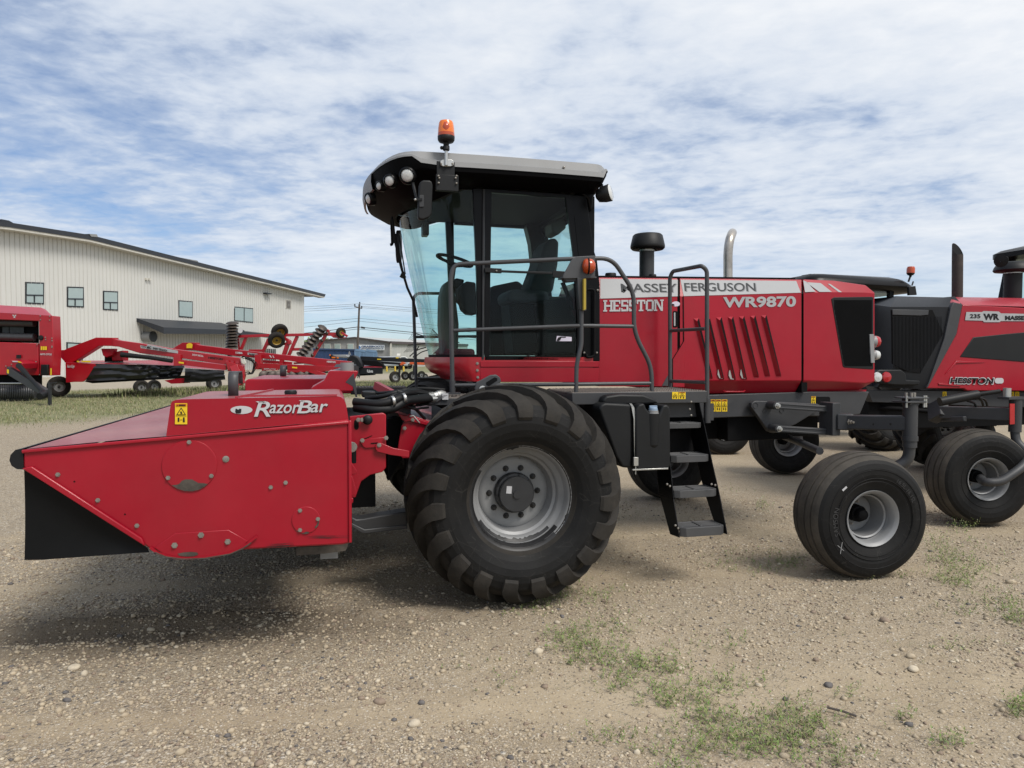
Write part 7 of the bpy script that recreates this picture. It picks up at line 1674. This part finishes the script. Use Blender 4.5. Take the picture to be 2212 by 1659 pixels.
def build_ground():
    la = axis_(-5.2, 5.6, .036, -700, 700, 110); de = axis_(2.7, 8.2, .034, -400, 1500, 130)
    LA, DE = np.meshgrid(la, de); Z = ground_z(LA, DE)
    X = cam_pos.x+R_.x*LA+H_.x*DE; Y = cam_pos.y+R_.y*LA+H_.y*DE
    nv, nh = LA.shape; V = np.stack([X, Y, Z], -1).reshape(-1, 3)
    i = np.arange(nv-1)[:, None]*nh+np.arange(nh-1)[None]; F = np.stack([i, i+1, i+nh+1, i+nh], -1).reshape(-1, 4)
    me = bpy.data.meshes.new('ground'); me.vertices.add(len(V)); me.vertices.foreach_set('co', V.ravel())
    me.loops.add(F.size); me.loops.foreach_set('vertex_index', F.ravel().astype(np.int32)); me.polygons.add(len(F))
    me.polygons.foreach_set('loop_start', np.arange(0, F.size, 4, dtype=np.int32)); me.polygons.foreach_set('loop_total', np.full(len(F), 4, np.int32))
    me.update(); me.validate(); me.polygons.foreach_set('use_smooth', [True]*len(me.polygons))
    for nm, fn in (('gravel', gravel_f), ('grass', grass_f), ('road', road_f), ('soil', soil_shade_f)):
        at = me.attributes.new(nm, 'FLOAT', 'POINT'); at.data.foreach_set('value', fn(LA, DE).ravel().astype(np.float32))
    o = bpy.data.objects.new('ground', me); COL.objects.link(o); tag(o, kind='structure')
    m = bpy.data.materials.new('yard'); m.use_nodes = True; nt = m.node_tree; N = nt.nodes.new; L = nt.links.new; b = nt.nodes['Principled BSDF']
    geo = N('ShaderNodeNewGeometry'); P = geo.outputs['Position']
    def attr(n): a = N('ShaderNodeAttribute'); a.attribute_name = n; return a.outputs['Fac']
    def mth(op, a, b_=None, clamp=False):
        n = N('ShaderNodeMath'); n.operation = op; n.use_clamp = clamp
        for k, v in enumerate((a, b_)):
            if v is None: continue
            if isinstance(v, (int, float)): n.inputs[k].default_value = v
            else: L(v, n.inputs[k])
        return n.outputs[0]
    def noise(s, d=6, r=.6): n = N('ShaderNodeTexNoise'); n.inputs['Scale'].default_value = s; n.inputs['Detail'].default_value = d; n.inputs['Roughness'].default_value = r; L(P, n.inputs['Vector']); return n.outputs['Fac']
    def ramp(f, stops):
        n = N('ShaderNodeValToRGB'); e = n.color_ramp.elements
        e[0].position, e[0].color = stops[0][0], (*stops[0][1], 1); e[1].position, e[1].color = stops[-1][0], (*stops[-1][1], 1)
        for p, c in stops[1:-1]: q = e.new(p); q.color = (*c, 1)
        L(f, n.inputs[0]); return n.outputs[0]
    def mix(f, a, b_):
        n = N('ShaderNodeMix'); n.data_type = 'RGBA'; L(f, n.inputs[0])
        for k, v in ((6, a), (7, b_)):
            if isinstance(v, tuple): n.inputs[k].default_value = (*v, 1)
            else: L(v, n.inputs[k])
        return n.outputs[2]
    big, med, fin = noise(.35, 5), noise(2.2, 7), noise(60, 4, .7)
    dirt = ramp(mth('ADD', mth('MULTIPLY', big, .5), mth('MULTIPLY', med, .5)), [(.33, (.288, .228, .150)), (.5, (.37, .300, .204)), (.66, (.435, .36, .252))])
    dirt = mix(mth('MULTIPLY', mth('SUBTRACT', fin, .35), .9, True), dirt, (.46, .385, .28))
    gv = attr('gravel'); gap_shade = mix(gv, (1.0,1.0,1.0), (.62,.60,.58)); dm = N('ShaderNodeMix'); dm.data_type = 'RGBA'; dm.blend_type = 'MULTIPLY'; dm.inputs[0].default_value = 1; L(dirt, dm.inputs[6]); L(gap_shade, dm.inputs[7]); dirt = dm.outputs[2]; hsum = mth('MULTIPLY', noise(24, 5), .5)  # dirt colour darkened among gravel, painting the shade between stones
    col = dirt
    for s, thr, hh in ((150, .25, .22), (75, .38, .45), (36, .78, .9)):
        v = N('ShaderNodeTexVoronoi'); v.inputs['Scale'].default_value = s; v.inputs['Randomness'].default_value = 1
        ds = N('ShaderNodeTexNoise'); ds.inputs['Scale'].default_value = s*.7; ds.inputs['Detail'].default_value = 2; L(P, ds.inputs['Vector'])
        ad = N('ShaderNodeVectorMath'); ad.operation = 'MULTIPLY_ADD'; ad.inputs[1].default_value = (.5/s,)*3; L(ds.outputs['Color'], ad.inputs[0]); L(P, ad.inputs[2]); L(ad.outputs[0], v.inputs['Vector'])
        sp = N('ShaderNodeSeparateColor'); L(v.outputs['Color'], sp.inputs[0])
        sel = mth('GREATER_THAN', mth('ADD', sp.outputs[0], mth('MULTIPLY', gv, .75)), thr+.55)
        body = mth('SUBTRACT', .62, v.outputs['Distance'], True); edge = mth('MULTIPLY', mth('MULTIPLY', body, 5, True), sel)
        peb = ramp(sp.outputs[1], [(0, (.13, .115, .105)), (.15, (.25, .21, .165)), (.5, (.36, .30, .222)), (.8, (.44, .375, .285)), (.96, (.52, .47, .39)), (1, (.58, .54, .47))])
        col = mix(mth('MULTIPLY', edge, .8), col, peb)
        hsum = mth('ADD', hsum, mth('MULTIPLY', mth('MULTIPLY', body, sel), hh*60/s))
    # drying cracks in the bare dirt
    vc = N('ShaderNodeTexVoronoi'); vc.feature = 'DISTANCE_TO_EDGE'; vc.inputs['Scale'].default_value = 7; 
    dn = N('ShaderNodeTexNoise'); dn.inputs['Scale'].default_value = 5; dn.inputs['Detail'].default_value = 4; L(P, dn.inputs['Vector'])
    ad = N('ShaderNodeVectorMath'); ad.operation = 'MULTIPLY_ADD'; ad.inputs[1].default_value = (.16,)*3; L(dn.outputs['Color'], ad.inputs[0]); L(P, ad.inputs[2]); L(ad.outputs[0], vc.inputs['Vector'])
    cr = mth('LESS_THAN', vc.outputs['Distance'], .012); crk = mth('MULTIPLY', mth('MULTIPLY', cr, mth('GREATER_THAN', noise(1.1, 3), .52)), mth('SUBTRACT', .75, gv, True))
    col = mix(mth('MULTIPLY', crk, .8, True), col, (.10, .08, .06)); hsum = mth('SUBTRACT', hsum, mth('MULTIPLY', crk, .6))
    col = mix(mth('MULTIPLY', attr('soil'), .85), col, (.125, .097, .068))  # turned soil, coloured darker still to deepen the header's shadow
    rd = mix(noise(.8, 6), (.31, .265, .205), (.42, .37, .295)); col = mix(attr('road'), col, rd)
    gc = ramp(noise(1.6, 8, .75), [(.3, (.13, .145, .07)), (.5, (.185, .19, .098)), (.68, (.28, .26, .165))])
    col = mix(attr('grass'), col, gc)
    L(col, b.inputs['Base Color']); b.inputs['Roughness'].default_value = .95; b.inputs['Specular IOR Level'].default_value = .15
    bp = N('ShaderNodeBump'); bp.inputs['Strength'].default_value = 1.0; bp.inputs['Distance'].default_value = .016; L(hsum, bp.inputs['Height']); L(bp.outputs[0], b.inputs['Normal'])
    me.materials.append(m)
build_ground()
def raw_mesh(name, V, F, mats, mi=None, smooth=False):
    me = bpy.data.meshes.new(name); k = F.shape[1]
    me.vertices.add(len(V)); me.vertices.foreach_set('co', np.ascontiguousarray(V, np.float32).ravel())
    me.loops.add(F.size); me.loops.foreach_set('vertex_index', F.ravel().astype(np.int32)); me.polygons.add(len(F))
    me.polygons.foreach_set('loop_start', np.arange(0, F.size, k, dtype=np.int32)); me.polygons.foreach_set('loop_total', np.full(len(F), k, np.int32))
    for m in mats: me.materials.append(MATS[m])
    if mi is not None: me.polygons.foreach_set('material_index', mi.astype(np.int32))
    if smooth: me.polygons.foreach_set('use_smooth', [True]*len(F))
    me.update(); me.validate(); o = bpy.data.objects.new(name, me); COL.objects.link(o); INV[o.name] = Matrix.Identity(4); return o
def to_world(lat, dep, z): return np.stack([cam_pos.x+R_.x*lat+H_.x*dep, cam_pos.y+R_.y*lat+H_.y*dep, z], -1)
for nm, c in (('stone_tan', (.40,.33,.235)), ('stone_pale', (.48,.415,.315)), ('stone_dark', (.13,.12,.115)), ('stone_brown', (.26,.20,.15))): mat(nm, c, .85, var=.25, vscale=25, spec=.25)
for nm, c in (('leaf_olive', (.20,.23,.08)), ('leaf_green', (.17,.27,.065)), ('leaf_dry', (.32,.27,.16)), ('leaf_grey', (.17,.185,.105)), ('straw', (.34,.31,.19)), ('turf_olive', (.17,.19,.085)), ('turf_grey', (.10,.11,.055))): mat(nm, c, .7, var=.3, vscale=14, spec=.3)
bm = bmesh.new(); bmesh.ops.create_icosphere(bm, subdivisions=1, radius=1); ICO_V = np.array([v.co[:] for v in bm.verts]); ICO_F = np.array([[v.index for v in f.verts] for f in bm.faces]); bm.free()
def scatter_stones():
    n = 190000; lat = RNG.uniform(-5.2, 5.6, n); dep = 2.75+RNG.random(n)**1.25*6.5
    vis = np.abs(lat) < dep*.76; g = gravel_f(lat, dep)*np.clip(1.25-(dep-3)/7, .15, 1); clump = fbm(lat*2.5, dep*2.5, 3, 41)
    keep = vis & (RNG.random(n) < g*np.clip(clump*2.2-.35, .10, 1)*.85); lat, dep = lat[keep], dep[keep]; n = len(lat)
    r = np.clip(RNG.lognormal(math.log(.0058), .48, n), .0028, .022); r *= np.where(RNG.random(n) < .02, 1.7, 1)
    sc = np.stack([RNG.uniform(.8,1.4,n), RNG.uniform(.75,1.2,n), RNG.uniform(.45,.8,n)], -1)*r[:,None]
    a = RNG.uniform(0, 2*np.pi, n); ca, sa = np.cos(a), np.sin(a)
    jit = 1+RNG.uniform(-.22, .22, (n, len(ICO_V)))
    v = ICO_V[None]*jit[..., None]*sc[:, None]
    x = v[...,0]*ca[:,None]-v[...,1]*sa[:,None]; y = v[...,0]*sa[:,None]+v[...,1]*ca[:,None]
    base = to_world(lat, dep, ground_z(lat, dep)+r*.18); V = np.stack([x, y, v[...,2]], -1)+base[:, None]
    F = (ICO_F[None]+np.arange(n)[:,None,None]*len(ICO_V)).reshape(-1, 3)
    mi = np.repeat(RNG.choice(4, n, p=[.62,.16,.04,.18]), len(ICO_F))
    o = raw_mesh('gravel', V.reshape(-1, 3), F, ['stone_tan','stone_pale','stone_dark','stone_brown'], mi, False); tag(o, kind='stuff')
scatter_stones()
# single larger stones one can point to
for k, (px, py, r, mt, lb) in enumerate(((1911,1343,.030,'stone_brown','largest rounded brown stone on the bare dirt below the near caster wheel'),(1967,1423,.024,'stone_tan','pale round stone below the largest brown stone, upper of a close pair'),(1973,1450,.030,'stone_pale','pale round stone, lower of a close pair at right'),(1790,1480,.024,'stone_dark','dark pebble among the sparse weeds below the caster wheel'),(160,1445,.030,'stone_pale','pale flat stone beside the soil ridges at left'),(820,1512,.028,'stone_brown','brown angular stone on the gravel at lower middle'),(895,1560,.028,'stone_pale','cream angular stone in the gravel near the bottom edge'))):
    p = onZ(px, py, 0); d = (p-cam_pos).dot(H_); l = (p-cam_pos).dot(R_); z = float(ground_z(np.array([l]), np.array([d]))[0]); rg = random.Random(k+50)
    bm = bmesh.new(); bmesh.ops.create_icosphere(bm, subdivisions=2, radius=r)
    for v in bm.verts: v.co = Vector((v.co.x*1.25, v.co.y*1.0, v.co.z*.68))*(1+rg.uniform(-.09,.09))
    me = bpy.data.meshes.new('stone'); bm.to_mesh(me); bm.free(); me.materials.append(MATS[mt]); me.polygons.foreach_set('use_smooth', [True]*len(me.polygons))
    o = bpy.data.objects.new('stone', me); COL.objects.link(o); o.location = (p.x, p.y, z+r*.3); o.rotation_euler = (0,0,rg.random()*6); tag(o, lb, 'stone', 'loose stones on the yard')
p, q = onZ(1787,1533,0), onZ(1850,1553,0); m = MB('pole_wood'); m.tube([p+Vector((0,0,.012)), (p+q)/2+Vector((0,0,.018)), q+Vector((0,0,.014))], .006, 6); o = m.build('twig'); tag(o, 'thin dark twig lying on the dirt near the weeds', 'twig')

def leaves(name, base, n_leaf, height, spread, lw, ll, mats, probs, lean=.5, seed=0):
    """small two-triangle leaves set on leaning stems; base = (lat, dep) of each sprig"""
    rg = np.random.default_rng(seed); lat = np.repeat(base[:,0], n_leaf); dep = np.repeat(base[:,1], n_leaf); hmul = np.repeat(base[:,2], n_leaf); n = len(lat)
    t = np.tile(np.linspace(.05, 1, n_leaf), len(base)); az = np.repeat(rg.uniform(0,2*np.pi,len(base)), n_leaf); le = np.repeat(rg.uniform(.1,1,len(base))*lean, n_leaf)
    z0 = ground_z(lat, dep); H = height*hmul; r = t*H*le+rg.uniform(0,spread,n)
    cx, cy = np.cos(az)*r, np.sin(az)*r; pos = to_world(lat, dep, z0+t*H*(1-.25*le)); pos[:,0] += cx; pos[:,1] += cy
    la = rg.uniform(0,2*np.pi,n); up = rg.uniform(.1,.9,n); L = ll*rg.uniform(.6,1.3,n)*hmul**.3; W = lw*rg.uniform(.7,1.3,n)
    d = np.stack([np.cos(la)*np.sqrt(1-up**2), np.sin(la)*np.sqrt(1-up**2), up], -1); s = np.stack([-np.sin(la), np.cos(la), np.zeros(n)], -1)
    A = pos; Bp = pos+d*(L*.5)[:,None]+s*(W*.5)[:,None]; C = pos+d*L[:,None]; D = pos+d*(L*.5)[:,None]-s*(W*.5)[:,None]
    V = np.stack([A,Bp,C,D], 1).reshape(-1,3); F = np.arange(n*4).reshape(-1,4); mi = rg.choice(len(mats), n, p=probs)
    return raw_mesh(name, V, F, mats, mi)
def patch_pts(px, py, rx, ry, n, rg, hmul=1.0):
    out = []
    for _ in range(n):
        a, r = rg.uniform(0, 2*math.pi), rg.random()**.8
        q = onZ(px+1.6*rx*r*math.cos(a), py+1.5*ry*r*math.sin(a), 0); v = q-cam_pos; out.append((v.dot(R_), v.dot(H_), hmul*rg.uniform(.5, 1.25)))
    return out
rg = random.Random(12); pts = []
for px, py, rx, ry, n, h in ((1215,1288,70,16,70,.9),(1170,1300,40,10,30,.9),(1262,1280,60,14,45,.8),(1235,1375,45,22,70,.9),(1270,1400,60,24,110,1.0),(1290,1425,50,18,60,.9),(1215,1385,40,16,30,.8),(1400,1440,60,20,70,1.0),(1375,1420,40,16,35,.9),(1440,1440,40,14,30,.8),(1345,1475,50,20,40,.9),
    (1440,1508,60,14,70,1.1),(1400,1470,70,22,50,.9),(1500,1480,60,26,50,.8),(1520,1530,50,22,45,.9),(1590,1470,60,24,40,.8),(1580,1585,90,26,130,1.1),(1540,1555,60,18,50,1.0),(1690,1545,50,26,80,1.2),(1740,1560,60,22,60,1.0),(1610,1610,70,22,70,1.0),(1680,1600,60,20,60,1.0),(1760,1600,60,20,40,.9),(1800,1640,60,16,40,1.0),
    (1330,1340,60,18,25,.7),(1330,1360,30,8,25,.7),(1500,1390,60,14,14,.7),(1580,1395,30,20,16,1.2),(1645,1096,16,10,40,1.5),(1560,1215,40,12,22,.8),(1680,1215,50,16,60,.9),(1600,1200,40,10,20,.8),(1640,1235,40,10,20,.8),(1580,1060,40,8,20,.8),(1840,1150,30,8,14,.8),(2062,1230,45,22,150,1.0),(2070,1255,40,12,90,.9),(2055,1205,40,14,60,1.0),(2050,1170,50,16,50,1.4),(2086,1140,22,8,40,1.8),(2120,1215,50,24,40,.8),(2030,1190,16,20,24,2.0),
    (2185,1320,40,26,80,.9),(2140,1300,50,22,40,.8),(2195,1345,22,10,40,.8),(2200,1535,20,14,60,1.1),(2060,1400,40,14,20,.7),(2090,1320,70,14,25,.7),(1450,1660,60,14,30,.9),(1350,1590,60,14,30,.8),(1500,1620,40,14,20,.8),(1960,1560,40,18,18,.9),(2050,1610,30,14,30,1.0),(2110,1120,50,6,20,.9),(1900,1245,60,8,20,.8),(1120,1320,50,10,20,.7),(1410,1620,30,10,14,.8),(1850,1500,30,14,14,.7),(1705,1220,20,6,30,1.0),(1090,1480,40,14,8,.5),(1060,1430,80,20,12,.5)):
    pts += patch_pts(px, py, rx, ry, int(n*.8), rg, h)
bp = np.array(pts); o = leaves('weeds', bp, 9, .062, .016, .0062, .021, ['leaf_olive','leaf_green','leaf_dry','leaf_grey'], [.45,.25,.14,.16], .75, 3); tag(o, kind='stuff')
# faint scattered seedlings over the dirt at right
n = 900; lat = RNG.uniform(.2, 5.5, n); dep = RNG.uniform(2.9, 9, n); k = fbm(lat*1.3, dep*1.3, 3, 77) > .52
o = leaves('sparse_weeds', np.stack([lat, dep, RNG.uniform(.3,.8,n)], -1)[k], 7, .06, .02, .005, .015, ['leaf_olive','leaf_grey','leaf_dry'], [.4,.35,.25], .8, 5); tag(o, kind='stuff')
def blades(name, lat, dep, h, w, mats, probs, seed):
    rg = np.random.default_rng(seed); n = len(lat); base = to_world(lat, dep, ground_z(lat, dep)-.01); a = rg.uniform(0,2*np.pi,n); le = rg.uniform(.05,.6,n)*h
    s = np.stack([-np.sin(a)*w, np.cos(a)*w, np.zeros(n)], -1); t = base+np.stack([np.cos(a)*le, np.sin(a)*le, h*rg.uniform(.6,1.1,n)], -1)
    V = np.stack([base-s, base+s, t], 1).reshape(-1,3); return raw_mesh(name, V, np.arange(n*3).reshape(-1,3), mats, rg.choice(len(mats), n, p=probs))
n = 420000; dep = RNG.uniform(17, 48, n); lat = (RNG.uniform(-.74, .1, n))*dep; gk = grass_f(lat, dep)*(dep < 34+(lat+22)*.93); k = RNG.random(n) < gk*.5*np.clip(fbm(lat*.9, dep*.9, 3, 88)*2.2-.35, .08, 1); lat, dep = lat[k], dep[k]
o = blades('grass', lat, dep, RNG.lognormal(math.log(.062), .45, len(lat)), .010, ['turf_olive','straw','leaf_olive','leaf_dry'], [.40,.26,.14,.20], 9); tag(o, kind='stuff')
# taller dark tufts where the mower cannot reach, under the parked machines
t = RNG.random(7000); lat = -17+t*12+RNG.normal(0,.5,7000); dep = 31.2+t*7+RNG.normal(0,1.0,7000); k = grass_f(lat, dep) > .15
o = blades('tall_grass', lat[k], dep[k], RNG.uniform(.15,.34,k.sum()), .022, ['turf_grey','leaf_olive','leaf_dry'], [.5,.3,.2], 10); tag(o, kind='stuff')
# far trees on the skyline beyond the workshop
def far_tree(lat, dep, h, w, label, seed):
    rg = np.random.default_rng(seed); z0 = gz_depth(dep); o = thing('tree', label, 'tree', tuple(LD(lat, dep, z0)), 0); local(o)
    m = MB('pole_wood'); m.tube([(0,0,0),(.1,0,h*.4),(0,.1,h*.75)], [.28,.2,.1], 8)
    for k in range(5): a = k*1.3; m.tube([(0,0,h*(.3+.08*k)),(math.cos(a)*w*.3,math.sin(a)*w*.3,h*(.5+.08*k))], [.1,.04], 5)
    m.build('trunk', None, o)
    n = 2600; cl = rg.normal(0,1,(16,3))*[w*.28,w*.28,h*.17]+[0,0,h*.6]; c = cl[rg.integers(0,16,n)]+rg.normal(0,1,(n,3))*[w*.10,w*.10,h*.07]
    d = rg.normal(0,1,(n,3)); d /= np.linalg.norm(d,axis=1)[:,None]; e = np.cross(d, rg.normal(0,1,(n,3))); e /= np.linalg.norm(e,axis=1)[:,None]
    V = np.stack([c-d*.3, c+e*.2, c+d*.3, c-e*.2],1).reshape(-1,3); f = raw_mesh('crown', V, np.arange(n*4).reshape(-1,4), ['leaf_olive','leaf_green','leaf_grey'], rg.choice(3,n,p=[.4,.3,.3])); f.parent = o
for i, (px, dep, h, w, lb) in enumerate(((690,150,5.2,6,'rounded green tree behind the left end of the grey workshop'),)):
    far_tree((px-1106)/FPX*dep, dep, h, w, lb, 60+i)
